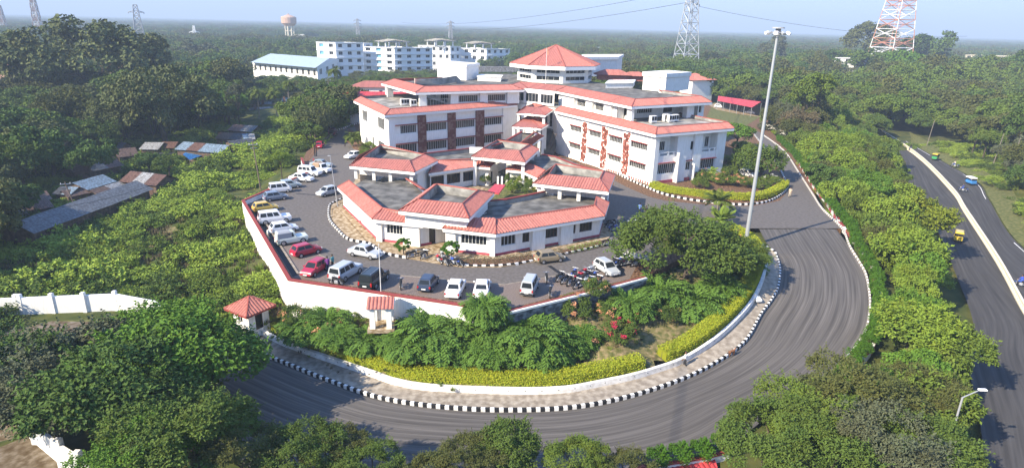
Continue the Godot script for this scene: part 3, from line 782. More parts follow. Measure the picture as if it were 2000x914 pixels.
func make_walls():
	var line := smooth(low_wall_line(), 4)
	var t := thing("low_wall", "low white curved wall edging the garden hedge, with dark weep holes", "wall")
	var b := MB.new()
	swept(b, lifted(line, -0.1), 0.32, 0.0, 0.72)
	part("wall", b.mesh(), M.white_paint, t)
	var pts := even(line, 1.5)
	b = MB.new()
	for i in range(1, pts.size() - 1):
		var d: Vector3 = (pts[i + 1] - pts[i - 1]).normalized()
		var nn := Vector3(-d.z, 0, d.x)
		for s in [-1.0, 1.0]: b.tube(pts[i] + nn * s * 0.14 + Vector3(0, 0.36, 0), pts[i] + nn * s * 0.168 + Vector3(0, 0.35, 0), 0.06, 0.06, 6)
	part("weep_holes", b.mesh(), M.dark, t, Vector3.ZERO, 0.0, "stuff")
	# retaining wall of the car park
	var w1 := [Vector3(-42.69,0.8,-122.36),Vector3(-37.49,0.8,-109.42),Vector3(-41.06,0.8,-90.49),Vector3(-23.59,0.8,-60.72),Vector3(-6.75,0.8,-56.08),Vector3(-0.36,0.8,-54.15)]
	var w2 := [Vector3(-0.36,0.8,-54.15),Vector3(7.4,0.8,-58.98),Vector3(11.72,0.8,-61.66),Vector3(15.09,0.7,-64.12)]
	t = thing("retaining_wall", "tall white retaining wall of the car park with red coping", "wall")
	b = MB.new()
	swept(b, w1, 0.3, -6.0, -0.08)
	part("wall", b.mesh(), M.white_wall, t)
	b = MB.new()
	swept(b, w1, 0.42, -0.08, 0.06)
	part("coping", b.mesh(), M.red_paint, t)
	t = thing("retaining_wall", "weathered grey retaining wall with white rim right of the parked van", "wall")
	b = MB.new()
	swept(b, w2, 0.3, -5.0, -0.22)
	part("wall", b.mesh(), M.old_wall, t)
	b = MB.new()
	swept(b, offset(w2, 0.05), 0.44, -0.22, -0.02)
	part("rim", b.mesh(), M.white_paint, t)
	b = MB.new()
	swept(b, offset(w2, -0.12), 0.2, -0.02, 0.05)
	part("coping", b.mesh(), M.red_paint, t)
	# second low wall up the left road
	t = thing("roadside_wall", "low white wall with red top beside the left road bend", "wall")
	b = MB.new()
	var w3 := [Vector3(-40.35,0.7,-122.47),Vector3(-39.5,0.7,-119.97),Vector3(-37.07,0.7,-113.59)]
	swept(b, w3, 0.25, -1.2, -0.05)
	part("wall", b.mesh(), M.white_paint, t)
	b = MB.new()
	swept(b, w3, 0.33, -0.05, 0.05)
	part("coping", b.mesh(), M.red_paint, t)
	t = thing("roadside_wall", "low old wall in front of the maroon jeep on the left road", "wall")
	b = MB.new()
	swept(b, [Vector3(-44.87,0.5,-142.37),Vector3(-45.29,0.5,-149.19),Vector3(-45.2,0.5,-151.14)], 0.3, -1.0, 0.0)
	part("wall", b.mesh(), M.old_wall, t)
	# long boundary wall at lower left
	t = thing("boundary_wall", "long white boundary wall with short pillars at the left edge", "wall")
	b = MB.new()
	var w4 := [Vector3(-61.41,-4,-63.77),Vector3(-58.39,-4,-64.36),Vector3(-52.11,-4,-65.44),Vector3(-46.55,-4,-66.35),Vector3(-43.7,-4,-65.5),Vector3(-40.98,-4,-64.67),Vector3(-38.59,-4,-62.64)]
	var low := w4.duplicate()
	swept(b, w4, 0.25, -3.0, 0.0)
	part("wall", b.mesh(), M.white_wall, t)
	for q in [Vector3(-57.03,-4,-64.72),Vector3(-56.58,-4,-64.75),Vector3(-53.27,-4,-65.23),Vector3(-49.91,-4,-65.71),Vector3(-46.6,-4,-66.34)]: part("pillar", box_mesh(Vector3(0.42, 3.0, 0.42), 0.05), M.white_wall, t, q + Vector3(0, -2.6, 0))
	t = thing("boundary_wall", "white garden wall joining the guard hut to the gate road", "wall")
	b = MB.new()
	swept(b, [Vector3(-33.14,-4.7,-61.8),Vector3(-32.03,-4.7,-62.88),Vector3(-31.01,-4.7,-63.46)], 0.3, -1.6, 0.0)
	part("wall", b.mesh(), M.white_wall, t)
	t = thing("boundary_wall", "white wall with pillars under the big trees at lower left corner", "wall")
	b = MB.new()
	var w5 := [Vector3(-47.44,-4.4,-48.07),Vector3(-44.11,-4.4,-46.18),Vector3(-38.52,-4.4,-42.32),Vector3(-34.28,-4.4,-39.58),Vector3(-31.15,-4.4,-37.87),Vector3(-27.3,-4.4,-35.42)]
	swept(b, w5, 0.25, -2.6, 0.0)
	part("wall", b.mesh(), M.white_wall, t)
	for q in [Vector3(-43.41,-4.4,-45.74),Vector3(-38.61,-4.4,-42.38),Vector3(-34.6,-4.4,-39.75),Vector3(-32.2,-4.4,-38.41),Vector3(-29.6,-4.4,-36.87)]: part("pillar", box_mesh(Vector3(0.5, 3.1, 0.5), 0.05), M.white_wall, t, q + Vector3(0, -2.6, 0))
	# red and white fence along the outside of the ring road
	t = thing("roadside_fence", "low red and white painted wall along the outer edge of ring road", "fence")
	var fp := [Vector3(62.19,0.5,-133.82),Vector3(56.4,0.5,-114.74),Vector3(53.22,0.5,-102.1),Vector3(50.2,0.4,-92.15),Vector3(48.48,0.3,-86.47),Vector3(47.79,-0.1,-80.51),Vector3(46.88,-0.5,-76.52),Vector3(45.74,-0.9,-72.23),Vector3(44.07,-1.3,-68.39),Vector3(42.48,-1.7,-64.95),Vector3(40.51,-2.1,-61.07),Vector3(39.2,-2.3,-59.29),Vector3(36.78,-2.6,-55.88),Vector3(34.48,-2.9,-53.52),Vector3(32.64,-3.2,-52.09),Vector3(30.81,-3.4,-50.6),Vector3(28.06,-3.7,-48.64)]
	var fl := even(smooth(fp, 3), 1.1)
	var mb := box_mesh(Vector3(1.06, 0.85, 0.22), 0.03)
	var tb := box_mesh(Vector3(1.06, 0.06, 0.3))
	for i in fl.size() - 1:
		var d: Vector3 = (fl[i + 1] - fl[i]).normalized()
		var bs := Basis(d, Vector3.UP, d.cross(Vector3.UP)).orthonormalized()
		var o := part("wall_panel", mb, M.white_paint if i % 4 < 2 else M.pink_paint, t)
		o.transform = Transform3D(bs, (fl[i] + fl[i + 1]) / 2 - Vector3(0, 0.9, 0))
		o = part("top_rail", tb, M.red_paint if i % 3 else M.white_paint, t)
		o.transform = Transform3D(bs, (fl[i] + fl[i + 1]) / 2 - Vector3(0, 0.048, 0))
	t = thing("roadside_fence", "white and red railing above the red shed roof at the bottom", "fence")
	var rl := [Vector3(9.65,-4.2,-38.54),Vector3(11.63,-4.2,-38.84),Vector3(13.71,-4.2,-39.38),Vector3(15.62,-4.2,-39.92),Vector3(17.42,-4.2,-40.6)]
	b = MB.new()
	swept(b, rl, 0.2, -0.9, -0.06)
	part("wall", b.mesh(), M.white_paint, t)
	b = MB.new()
	swept(b, rl, 0.32, -0.06, 0.06)
	part("coping", b.mesh(), M.red_paint, t)


# ---------------------------------------------------------------- building kit
# a window: frame with upright bars, and its pane behind
func window(parent: Node3D, at: Vector3, d: Vector3, w: float, h: float, cols: int, frame := "frame_white", pane := "glass", rows := 1, bar := 0.05):
	var key := "win%.2f_%.2f_%d_%d_%.2f" % [w, h, cols, rows, bar]
	if not cache.has(key):
		var b := MB.new()
		for s in [0.0, h]: b.box(Vector3(w / 2, s + (0.035 if s == 0.0 else -0.035), 0), Vector3(w, 0.07, 0.09))
		for k in cols + 1: b.box(Vector3(clampf(w * k / cols, bar / 2, w - bar / 2), h / 2, 0), Vector3(bar if k > 0 and k < cols else 0.07, h - 0.14, 0.08))
		for k in range(1, rows): b.box(Vector3(w / 2, h * k / rows, 0.003), Vector3(w - 0.1, 0.045, 0.07))
		cache[key] = b.mesh()
		var g := MB.new()
		g.box(Vector3(w / 2, h / 2, -0.08), Vector3(w - 0.02, h - 0.02, 0.02))
		cache[key + "p"] = g.mesh()
	var o := part("window", cache[key], M[frame], parent)
	o.transform = Transform3D(Basis(d, Vector3.UP, d.cross(Vector3.UP)), at)
	part("pane", cache[key + "p"], M[pane], o)


# a wall with openings [s0, s1, h0, h1, columns, pane, frame, rows]; p0 to p1 runs left to right as seen from outside
func facade(parent: Node3D, p0: Vector3, p1: Vector3, y0: float, y1: float, holes: Array, m: Material, depth := 0.22, called := "wall"):
	var d := p1 - p0
	d.y = 0
	var len := d.length()
	d = d.normalized()
	var o := d.cross(Vector3.UP)
	var xs := [0.0, len]
	var ys := [y0, y1]
	for q in holes:
		for k in 2:
			if not xs.has(q[k]): xs.append(q[k])
			if not ys.has(q[k + 2]): ys.append(q[k + 2])
	xs.sort()
	ys.sort()
	var b := MB.new()
	var base := Vector3(p0.x, 0, p0.z)
	for i in xs.size() - 1:
		for j in ys.size() - 1:
			var cx: float = (xs[i] + xs[i + 1]) / 2
			var cy: float = (ys[j] + ys[j + 1]) / 2
			var open := false
			for q in holes:
				if cx > q[0] and cx < q[1] and cy > q[2] and cy < q[3]: open = true
			if not open:
				b.quad(base + d * xs[i] + Vector3(0, ys[j], 0), base + d * xs[i + 1] + Vector3(0, ys[j], 0), base + d * xs[i + 1] + Vector3(0, ys[j + 1], 0), base + d * xs[i] + Vector3(0, ys[j + 1], 0))
	for q in holes:
		var a: Vector3 = base + d * q[0]
		var c: Vector3 = base + d * q[1]
		var lo := Vector3(0, q[2], 0)
		var hi := Vector3(0, q[3], 0)
		var i := -o * depth
		b.quad(a + lo, a + lo + i, a + hi + i, a + hi)
		b.quad(c + lo + i, c + lo, c + hi, c + hi + i)
		b.quad(a + hi, a + hi + i, c + hi + i, c + hi)
		b.quad(a + lo + i, a + lo, c + lo, c + lo + i)
	part(called, b.mesh(), m, parent)
	for q in holes:
		if q.size() > 4 and q[4] > 0:
			window(parent, base + d * q[0] + Vector3(0, q[2], 0) - o * (depth - 0.06), d, q[1] - q[0], q[3] - q[2], q[4], q[6] if q.size() > 6 else "frame_white", q[5] if q.size() > 5 else "glass", q[7] if q.size() > 7 else 1)


func shade(parent: Node3D, p0: Vector3, d: Vector3, s0: float, s1: float, h: float, out := 0.6, m := "red_paint"):
	var b := MB.new()
	var o := d.cross(Vector3.UP)
	b.box(p0 + d * (s0 + s1) / 2 + Vector3(0, h, 0) + o * (out / 2 + 0.005), Vector3(s1 - s0, 0.11, out), Basis(d, Vector3.UP, o))
	part("sunshade", b.mesh(), M[m], parent)


var tint := RandomNumberGenerator.new()


# rows of round tiles running down a sloped strip; e0 to e1 is the eave, r0 to r1 the ridge
func tile_band(b: MB, e0: Vector3, e1: Vector3, r0: Vector3, r1: Vector3, period := 0.42, rise := 0.1):
	var x := (e1 - e0).normalized()
	var w := (e1 - e0).length()
	var up := r0 - e0
	up = up - x * up.dot(x)
	var L := up.length()
	up = up / L
	var nn := x.cross(up).normalized()
	if nn.y < 0: nn = -nn
	var a := (r0 - e0).dot(x)
	var c := (r1 - e0).dot(x)
	var L1 := ((r1 - e0) - x * c).length()
	b.colored = true
	var n := int(ceil((maxf(w, c) - minf(0, a)) / (period / 4)))
	var x0 := minf(0, a)
	var prev := []
	for i in n + 1:
		var t := minf(x0 + i * period / 4, maxf(w, c))
		var h: float = [0.0, 0.7, 1.0, 0.7][i % 4] * rise
		var Lx := lerpf(L, L1, clampf((t - a) / maxf(c - a, 0.01), 0, 1))
		var lo := 0.0
		var hi := Lx
		if t < a and a > 0: hi = L * t / a
		if t < 0: lo = L * t / a
		if t > c and w > c: hi = L1 * (w - t) / (w - c)
		if t > w: lo = L1 * (t - w) / (c - w)
		var p := e0 + x * t + up * lo + nn * h
		var q := e0 + x * t + up * maxf(hi, lo) + nn * h
		if i % 4 == 1:
			var k := tint.randf_range(0.82, 1.1)
			b.col = Color(k, k, k)
		if prev.size():
			b.quad(prev[0], p, q, prev[1])
		prev = [p, q]


# a tiled skirt round a flat roof, with white fascia, soffit and caps along ridge and hips
func skirt(parent: Node3D, outer: Array, inner: Array, fascia := 0.5, soffit := 0.9, ribs := 0.45, start_cap := true, end_cap := true):
	var b := MB.new()
	var cap := MB.new()
	var f := MB.new()
	for i in outer.size() - 1:
		tile_band(b, outer[i], outer[i + 1], inner[i], inner[i + 1], ribs)
		cap.tube(inner[i] + Vector3(0, 0.02, 0), inner[i + 1] + Vector3(0, 0.02, 0), 0.13, 0.13, 6)
		var x: Vector3 = (outer[i + 1] - outer[i]).normalized()
		var o := x.cross(Vector3.UP)
		# soffit slopes back to the wall
		var s := Vector3(0, -fascia, 0)
		var back0: Vector3 = outer[i] + (inner[i] - outer[i]).slide(Vector3.UP).normalized() * soffit * 1.3 + s
		var back1: Vector3 = outer[i + 1] + (inner[i + 1] - outer[i + 1]).slide(Vector3.UP).normalized() * soffit * 1.3 + s
		f.quad(back0, back1, outer[i + 1] + s, outer[i] + s)
		var d := Vector3(0, -0.03, 0)
		f.quad(outer[i] + s, outer[i + 1] + s, outer[i + 1] + d, outer[i] + d)
	for i in outer.size():
		if (i > 0 or start_cap) and (i < outer.size() - 1 or end_cap): cap.tube(outer[i] + Vector3(0, 0.05, 0), inner[i] + Vector3(0, 0.03, 0), 0.12, 0.12, 6)
	# closed ends
	for e in [0, outer.size() - 1]:
		var s := Vector3(0, -fascia, 0)
		var k := Vector3(inner[e].x, outer[e].y - fascia, inner[e].z)
		f.quad(outer[e] + s, k, inner[e] - Vector3(0, 0.05, 0), outer[e] - Vector3(0, 0.03, 0))
	var roof := part("tile_roof", b.mesh(), M.tile, parent)
	part("ridge_cap", cap.mesh(), M.tile_cap, roof)
	part("fascia", f.mesh(), M.trim, roof)


# an outline moved inward by d and up by rise, with mitred corners
func inner_of(o: Array, d: float, rise: float) -> Array:
	var out := []
	for i in o.size():
		var a: Vector3 = o[maxi(i, 1)] - o[maxi(i, 1) - 1]
		var b: Vector3 = o[mini(i + 1, o.size() - 1)] - o[mini(i, o.size() - 2)]
		var na := -a.normalized().cross(Vector3.UP)
		var nb := -b.normalized().cross(Vector3.UP)
		var m := (na + nb).normalized()
		out.append(o[i] + m * d / maxf(0.4, m.dot(na)) + Vector3(0, rise, 0))
	return out


func up_wall(parent: Node3D, line: Array, y0: float, y1: float, m: String, called := "parapet", w := 0.18):
	var b := MB.new()
	var flat := []
	for q in line: flat.append(Vector3(q.x, 0, q.z))
	swept(b, flat, w, y0, y1)
	part(called, b.mesh(), M[m], parent)


func flat_roof(parent: Node3D, poly: Array, m: String, thick := 0.3, called := "flat_roof"):
	var b := MB.new()
	b.prism(poly, thick, true)
	part(called, b.mesh(), M[m], parent)


func column(parent: Node3D, at: Vector3, w: float, d: float, h: float, turn := 0.0, m := "white_wall"):
	part("column", box_mesh(Vector3(w, h, d)), M[m], parent, at, turn)


func make_main_building():
	var t := thing("office_building", "white three storey office building with red tiled eaves and octagonal roof lantern", "building")
	var U := Vector3.UP
	var lw := Vector3(-25.58, 0, -125.22)
	var tL := Vector3(0.770, 0, -0.638).normalized()
	var tE := Vector3(-0.466, 0, -0.885).normalized()
	var rw := Vector3(25.04, 0, -109.42)
	var tR := Vector3(-0.4845, 0, -0.8748).normalized()
	var tF := Vector3(0.8687, 0, -0.4954).normalized()
	var lc := lw + tL * 34.0
	var la := lw + tE * 23.2
	var ra := rw + tR * 32.4
	var rc := rw + tF * 17.7
	# left wing, front: four bays of windows between stone faced pilasters
	var holes := []
	for s in [[1.6, 6.6], [9.0, 14.1], [16.45, 21.6], [24.2, 29.3]]:
		holes.append([s[0] + (1.2 if s[0] < 2 else 0.0), s[1], 5.25, 6.95, 9, "curtain_glass"])
		holes.append([s[0], s[1], 1.2, 3.05, 9, "curtain_glass"])
	facade(t, lw, lc, -0.5, 9.2, holes, M.white_wall)
	for s in [[1.5, 6.8], [8.95, 14.25], [16.4, 21.7], [24.15, 29.4]]:
		shade(t, lw, tL, s[0], s[1], 7.12)
		shade(t, lw, tL, s[0], s[1], 3.24)
		var sp := MB.new()
		sp.box(lw + tL * (s[0] + s[1]) / 2 + U * 4.25 + tL.cross(U) * 0.06, Vector3(s[1] - s[0], 1.7, 0.12), Basis(tL, U, tL.cross(U)))
		part("spandrel", sp.mesh(), M.white_wall, t)
	for s in [[6.85, 8.85], [14.3, 16.35], [21.8, 24.1]]:
		stone_pilaster(t, lw + tL * s[0], tL, s[1] - s[0], 8.75, "stone_red")
	var pier := MB.new()
	pier.box(lw + tL * 0.75 + U * 4.4 + tL.cross(U) * 0.1, Vector3(1.5, 8.8, 0.2), Basis(tL, U, tL.cross(U)))
	pier.box(lw + tL * 31.7 + U * 4.4 + tL.cross(U) * 0.1, Vector3(4.4, 8.8, 0.2), Basis(tL, U, tL.cross(U)))
	part("pier", pier.mesh(), M.white_wall, t)
	# its end wall
	facade(t, la, lw, -0.5, 9.2, [[2.7, 7.2, 5.5, 7.95, 6, "curtain_glass"], [15.5, 20.6, 5.7, 8.1, 6, "curtain_glass"], [15.2, 20.2, 0.9, 3.0, 6, "curtain_glass"], [10.4, 11.9, 0.8, 3.0, 2, "curtain_glass"]], M.white_wall)
	for s in [[2.5, 7.4, 8.1], [15.3, 20.8, 8.25]]: shade(t, la, -tE, s[0], s[1], s[2], 0.35, "white_wall")
	for s in [[2.5, 7.4, 5.35], [15.3, 20.8, 5.55]]: shade(t, la, -tE, s[0], s[1], s[2], 0.3, "white_wall")
	# right wing, sunlit side: s runs from the far end to the near corner
	holes = []
	for s in [[22.6, 27.1], [15.9, 20.1], [8.95, 13.2], [2.0, 6.6]]:
		holes.append([32.4 - s[1], 32.4 - s[0], 5.95, 7.1, 9, "curtain_glass"])
		holes.append([32.4 - s[1], 32.4 - s[0], 2.3, 3.4, 9, "curtain_glass"])
	facade(t, ra, rw, -0.5, 9.2, holes, M.white_wall)
	for s in [[22.5, 27.2], [15.8, 20.15], [8.9, 13.25], [1.9, 6.3]]:
		shade(t, ra, -tR, 32.4 - s[1], 32.4 - s[0], 7.2, 0.35)
		shade(t, ra, -tR, 32.4 - s[1], 32.4 - s[0], 3.5, 0.35)
		for h in [5.88, 2.22]: shade(t, ra, -tR, 32.4 - s[1], 32.4 - s[0], h, 0.18, "white_wall")
	for s in [[20.2, 22.5], [13.25, 15.7], [6.4, 8.85]]:
		stone_pilaster(t, ra - tR * (32.4 - s[1]), -tR, s[1] - s[0], 8.75, "stone_orange")
	for s in [[13.3, 9.0], [6.2, 1.0]]:      # vents of the plinth
		var vb := MB.new()
		var o2 := (-tR).cross(U)
		for k in 9: vb.box(ra - tR * (32.4 - lerpf(s[0], s[1], k / 8.0)) + U * 0.25 + o2 * 0.03, Vector3(0.3, 0.4, 0.06), Basis(-tR, U, o2))
		part("plinth_vent", vb.mesh(), M.red_paint, t)
	# right wing, end wall in the shade, with two balconies
	var o := tF.cross(U)
	facade(t, rw, rc, -0.5, 9.2, [[0.95, 5.1, 5.0, 8.75], [8.7, 9.55, 5.85, 7.5, 1], [11.35, 15.4, 5.0, 8.75], [1.2, 5.1, 1.9, 3.75, 8, "curtain_glass"], [7.65, 9.2, 2.1, 3.7, 3, "curtain_glass"], [11.5, 15.4, 2.0, 3.85, 7, "curtain_glass"]], M.white_wall, 0.25)
	for s in [[0.95, 5.1], [11.35, 15.4]]:
		facade(t, rw + tF * s[0] - o * 1.6, rw + tF * s[1] - o * 1.6, 5.0, 8.75, [[0.3, 0.9, 0.05 + 5.0, 7.2, 1, "curtain_glass", "frame_brown"], [1.2, 2.9, 5.9, 7.6, 4, "curtain_glass"]] if s[0] < 2 else [[2.6, 3.6, 5.8, 7.8, 2, "glass"]], M.white_wall, 0.12, "balcony_wall")
		var fl := MB.new()
		fl.box(rw + tF * (s[0] + s[1]) / 2 - o * 0.92 + U * 4.94, Vector3(s[1] - s[0], 0.1, 1.35), Basis(tF, U, o))
		part("balcony_floor", fl.mesh(), M.parapet, t)
		var bal := MB.new()
		bal.box(rw + tF * (s[0] + s[1]) / 2 - o * 0.1 + U * 5.15, Vector3(s[1] - s[0], 0.3, 0.18), Basis(tF, U, o))
		bal.box(rw + tF * (s[0] + s[1]) / 2 - o * 0.1 + U * 5.85, Vector3(s[1] - s[0], 0.14, 0.2), Basis(tF, U, o))
		for k in 3: bal.box(rw + tF * lerpf(s[0] + 0.3, s[1] - 0.3, [0.0, 0.62, 1.0][k]) - o * 0.1 + U * 5.54, Vector3(0.35, 0.48, 0.16), Basis(tF, U, o))
		part("balcony_rail", bal.mesh(), M.white_wall, t)
		for side in [0, 1]:
			var sb := MB.new()
			var e: Vector3 = rw + tF * s[side] - o * 0.93
			sb.box(e + U * 6.87, Vector3(0.04, 3.75, 1.35), Basis(tF, U, o))
			part("balcony_side", sb.mesh(), M.white_wall, t)
	for s in [[1.1, 5.2], [7.55, 9.3], [11.4, 15.5]]: shade(t, rw, tF, s[0], s[1], 3.98, 0.4)
	for s in [[0.0, 0.95, 0.12], [5.1, 7.6, 0.35], [9.3, 11.3, 0.35], [15.45, 17.7, 0.12]]:
		var pb := MB.new()
		pb.box(rw + tF * (s[0] + s[1]) / 2 + U * 4.35 + o * s[2] / 2, Vector3(s[1] - s[0], 8.9, s[2]), Basis(tF, U, o))
		part("pier", pb.mesh(), M.white_wall, t)
	var fin := MB.new()
	fin.box(rw + tF * 5.25 + U * 2.9 + o * 0.55, Vector3(0.22, 5.8, 0.9), Basis(tF, U, o))
	fin.box(rw + tF * 9.4 + U * 1.7 + o * 0.55, Vector3(0.22, 3.4, 0.9), Basis(tF, U, o))
	part("fin", fin.mesh(), M.white_paint, t)
	var pl := MB.new()
	for s in [[0.95, 5.05], [7.65, 9.25], [11.35, 15.4]]: pl.box(rw + tF * (s[0] + s[1]) / 2 + U * 0.3 + o * 0.04, Vector3(s[1] - s[0], 0.9, 0.08), Basis(tF, U, o))
	part("plinth", pl.mesh(), M.pink_paint, t)
	# recessed middle between the wings
	var c0 := lc + (lc - lw).cross(U).normalized() * -3.5
	var c1 := ra + Vector3(-0.6, 0, -3.6)
	facade(t, lc, c0, -0.5, 9.6, [], M.white_wall)
	facade(t, c1, ra, -0.5, 9.6, [], M.white_wall)
	var w := (c1 - c0).length()
	facade(t, c0, c1, -0.5, 13.2, [[w * 0.05, w * 0.34, 10.3, 12.3, 4], [w * 0.38, w * 0.66, 10.3, 12.3, 4], [w * 0.71, w * 0.97, 10.3, 12.3, 4], [w * 0.06, w * 0.3, 5.2, 8.4, 3, "glass", "frame_white", 2], [w * 0.52, w * 0.72, 5.2, 8.4, 2, "glass", "frame_white", 2], [w * 0.78, w * 0.98, 5.2, 8.4, 2, "glass", "frame_white", 2]], M.white_wall)
	# hidden back walls close the volume
	var lb := la + tL * 36.0
	var rb := rc + tR * 44.0
	var back := MB.new()
	var body := [la, lw, lc, c0, c1, ra, rw, rc, rb, Vector3(12, 0, -192), Vector3(-10, 0, -188), lb]
	for k in [7, 8, 9, 10, 11]:
		var p: Vector3 = body[k]
		var q: Vector3 = body[(k + 1) % 12]
		back.quad(p + U * -0.5, q + U * -0.5, q + U * 9.9, p + U * 9.9)
	part("wall", back.mesh(), M.white_wall, t)
	# first roof: skirt of tiles and the terrace inside it
	var eave_l := [Vector3(-37.72,9.45,-146.34),Vector3(-25.86,9.45,-123.82),Vector3(0.46,9.45,-145.64)]
	var ridge_l := inner_of(eave_l, 1.7, 0.9)
	var eave_r := [Vector3(8.6,9.45,-137.24),Vector3(24.69,9.45,-108.19),Vector3(41.71,9.45,-117.89)]
	var ridge_r := inner_of(eave_r, 1.8, 0.9)
	var eave_back_l := la + tE * 0.9 + tL * 6.0
	var eave_back_r := rc + tF * 0.9 + tR * 14.0
	skirt(t, eave_l, ridge_l)
	skirt(t, eave_r, ridge_r)
	skirt(t, [eave_r[2], Vector3(eave_r[2].x, 9.45, eave_r[2].z) + tR * 26.0], [ridge_r[2], ridge_r[2] + tR * 24.0 + tF * 0.4])
	skirt(t, [eave_l[0] + tL * 20.0, eave_l[0]], [ridge_l[0] + tL * 19.0, ridge_l[0]])
	up_wall(t, ridge_l, 9.85, 10.33, "parapet")
	up_wall(t, ridge_r + [ridge_r[2] + tR * 20.0], 9.85, 10.33, "parapet")
	up_wall(t, [ridge_l[0], ridge_l[0] + tL * 18.0], 9.85, 10.33, "parapet")
	var deck := []
	for q in body: deck.append(q + U * 9.9)
	flat_roof(t, deck, "pale_roof", 0.35)
	# upper storey
	var e3l := [Vector3(-32.44,13,-152.67),Vector3(-21.16,13,-133.26),Vector3(1.77,13,-145.07)]
	var e3c := [Vector3(2.77,13,-148.97),Vector3(9.21,13,-143.85)]
	var e3r := [Vector3(9.21,13,-143.85),Vector3(21.92,13,-117.99),Vector3(40.32,13,-128.89)]
	var all3 := inner_of(e3l + e3c + e3r.slice(1), 3.2, 0.9)
	var r3l := all3.slice(0, 3)
	var r3c := all3.slice(3, 5)
	var r3r := all3.slice(4)
	skirt(t, e3l, r3l)
	skirt(t, [e3l[2], e3c[0]], [r3l[2], r3c[0]])
	skirt(t, e3c, r3c)
	skirt(t, e3r, r3r)
	skirt(t, [e3r[2], e3r[2] + tR * 14.0], [r3r[2], r3r[2] + tR * 13.0])
	skirt(t, [e3l[0] + tL * 6.0, e3l[0]], [r3l[0] + tL * 5.0, r3l[0]])
	var top := [r3l[0], r3l[1], r3l[2], r3c[0], r3c[1], r3r[0], r3r[1], r3r[2], r3r[2] + tR * 24.0, Vector3(12, 0, -190), Vector3(-10, 0, -186), r3l[0] + tL * 22.0]
	var slab := []
	for q in top: slab.append(Vector3(q.x, 13.35, q.z))
	flat_roof(t, slab, "concrete_roof", 0.4)
	up_wall(t, [r3l[0], r3l[1], r3l[2], r3c[0], r3c[1]], 13.3, 13.88, "parapet")
	up_wall(t, [r3r[0], r3r[1], r3r[2], r3r[2] + tR * 12.0], 13.3, 13.88, "parapet")
	up_wall(t, [r3l[0], r3l[0] + tL * 14.0], 13.3, 13.95, "red_paint")
	# upper storey walls, set back under the eaves
	var dl: Vector3 = (e3l[2] - e3l[1]).normalized()
	var ol := dl.cross(U)
	var ul: Vector3 = e3l[1] - ol * 1.5 + dl * 1.2
	ul.y = 0
	var len_l: float = e3l[1].distance_to(e3l[2]) - 1.6
	facade(t, ul + dl * 7.4, ul + dl * len_l, 9.9, 13.2, [[1.6, 6.5, 10.5, 12.0, 10, "curtain_glass"], [8.9, 13.4, 10.5, 12.0, 9, "curtain_glass"]], M.white_wall)
	for s in [[0.0, 1.6], [7.2, 9.0], [14.2, 16.1], [21.0, len_l - 0.1]]:
		var cb := MB.new()
		cb.box(ul + dl * (s[0] + s[1]) / 2 + ol * 0.32 + U * 11.4, Vector3(s[1] - s[0], 3.0, 0.62), Basis(dl, U, ol))
		part("pier", cb.mesh(), M.white_wall, t)
	var de: Vector3 = (e3l[1] - e3l[0]).normalized()
	var far_col: Vector3 = e3l[0] + de * 1.6 - de.cross(U) * 1.4
	column(t, Vector3(far_col.x, 9.9, far_col.z), 1.5, 1.5, 3.0, atan2(-de.z, de.x))
	facade(t, ul + dl * 7.5 - ol * 16.0, ul + dl * 7.5, 9.9, 13.2, [[2.0, 6.0, 10.6, 12.2, 5, "curtain_glass"], [9.0, 14.0, 10.1, 12.4, 4, "curtain_glass"]], M.white_wall)
	var lb2 := MB.new()
	for k in 9: lb2.box(ul + dl * (2.0 + k * 0.65) + U * 10.7, Vector3(0.06, 1.3, 0.06), Basis(dl, U, ol))
	lb2.box(ul + dl * 4.6 + U * 11.36, Vector3(5.4, 0.07, 0.07), Basis(dl, U, ol))
	part("railing", lb2.mesh(), M.frame_white, t)
	# white triangular parapet piece and sagging grey parapet on the left roof
	var g := MB.new()
	var ga := [Vector3(-22.39,15.3,-140.88),Vector3(-22.81,13.4,-143.28),Vector3(-17,13.4,-146.6)]
	g.prism([ga[0], ga[1], ga[2]], 0.0)
	g.quad(ga[1], ga[2], ga[0] + tE * 0.4, ga[0])
	g.quad(ga[1] + tE * 0.4, ga[2] + tE * 0.4, ga[0] + tE * 0.4, ga[0] + tE * 0.4)
	part("roof_upstand", g.mesh(), M.white_wall, t)
	g = MB.new()
	var gb := [Vector3(-22.57,15,-142.6),Vector3(-19.31,15,-145.18),Vector3(-16.44,15,-149.38),Vector3(-14.42,15.2,-152.67),Vector3(-13.8,13.8,-157.5)]
	swept(g, gb, 0.3, -1.5, 0.0)
	part("roof_upstand", g.mesh(), M.parapet, t)
	var dr: Vector3 = (e3r[1] - e3r[0]).normalized()
	var orr := dr.cross(U)
	var ur: Vector3 = e3r[0] - orr * 1.4
	ur.y = 0
	var len_r: float = e3r[0].distance_to(e3r[1])
	facade(t, ur, ur + dr * (len_r - 6.5), 9.9, 13.2, [[7.0, 11.3, 10.6, 12.1, 8, "curtain_glass"], [14.3, 18.2, 10.6, 12.1, 8, "curtain_glass"]], M.white_wall)
	for s in [[0.0, 6.8], [11.5, 14.1], [18.4, 21.0], [len_r - 2.4, len_r - 0.9]]:
		var cb := MB.new()
		cb.box(ur + dr * (s[0] + s[1]) / 2 + orr * 0.3 + U * 11.4, Vector3(s[1] - s[0], 3.0, 0.6), Basis(dr, U, orr))
		part("pier", cb.mesh(), M.white_wall, t)
	facade(t, ur + dr * 21.0 - orr * 1.0, ur + dr * 25.0 - orr * 1.0, 9.9, 13.2, [[0.5, 3.4, 10.5, 12.2, 5, "glass"]], M.white_wall)
	# the storey's end, deep behind a terrace under the roof
	var dq: Vector3 = (e3r[2] - e3r[1]).normalized()
	var oq := dq.cross(U)
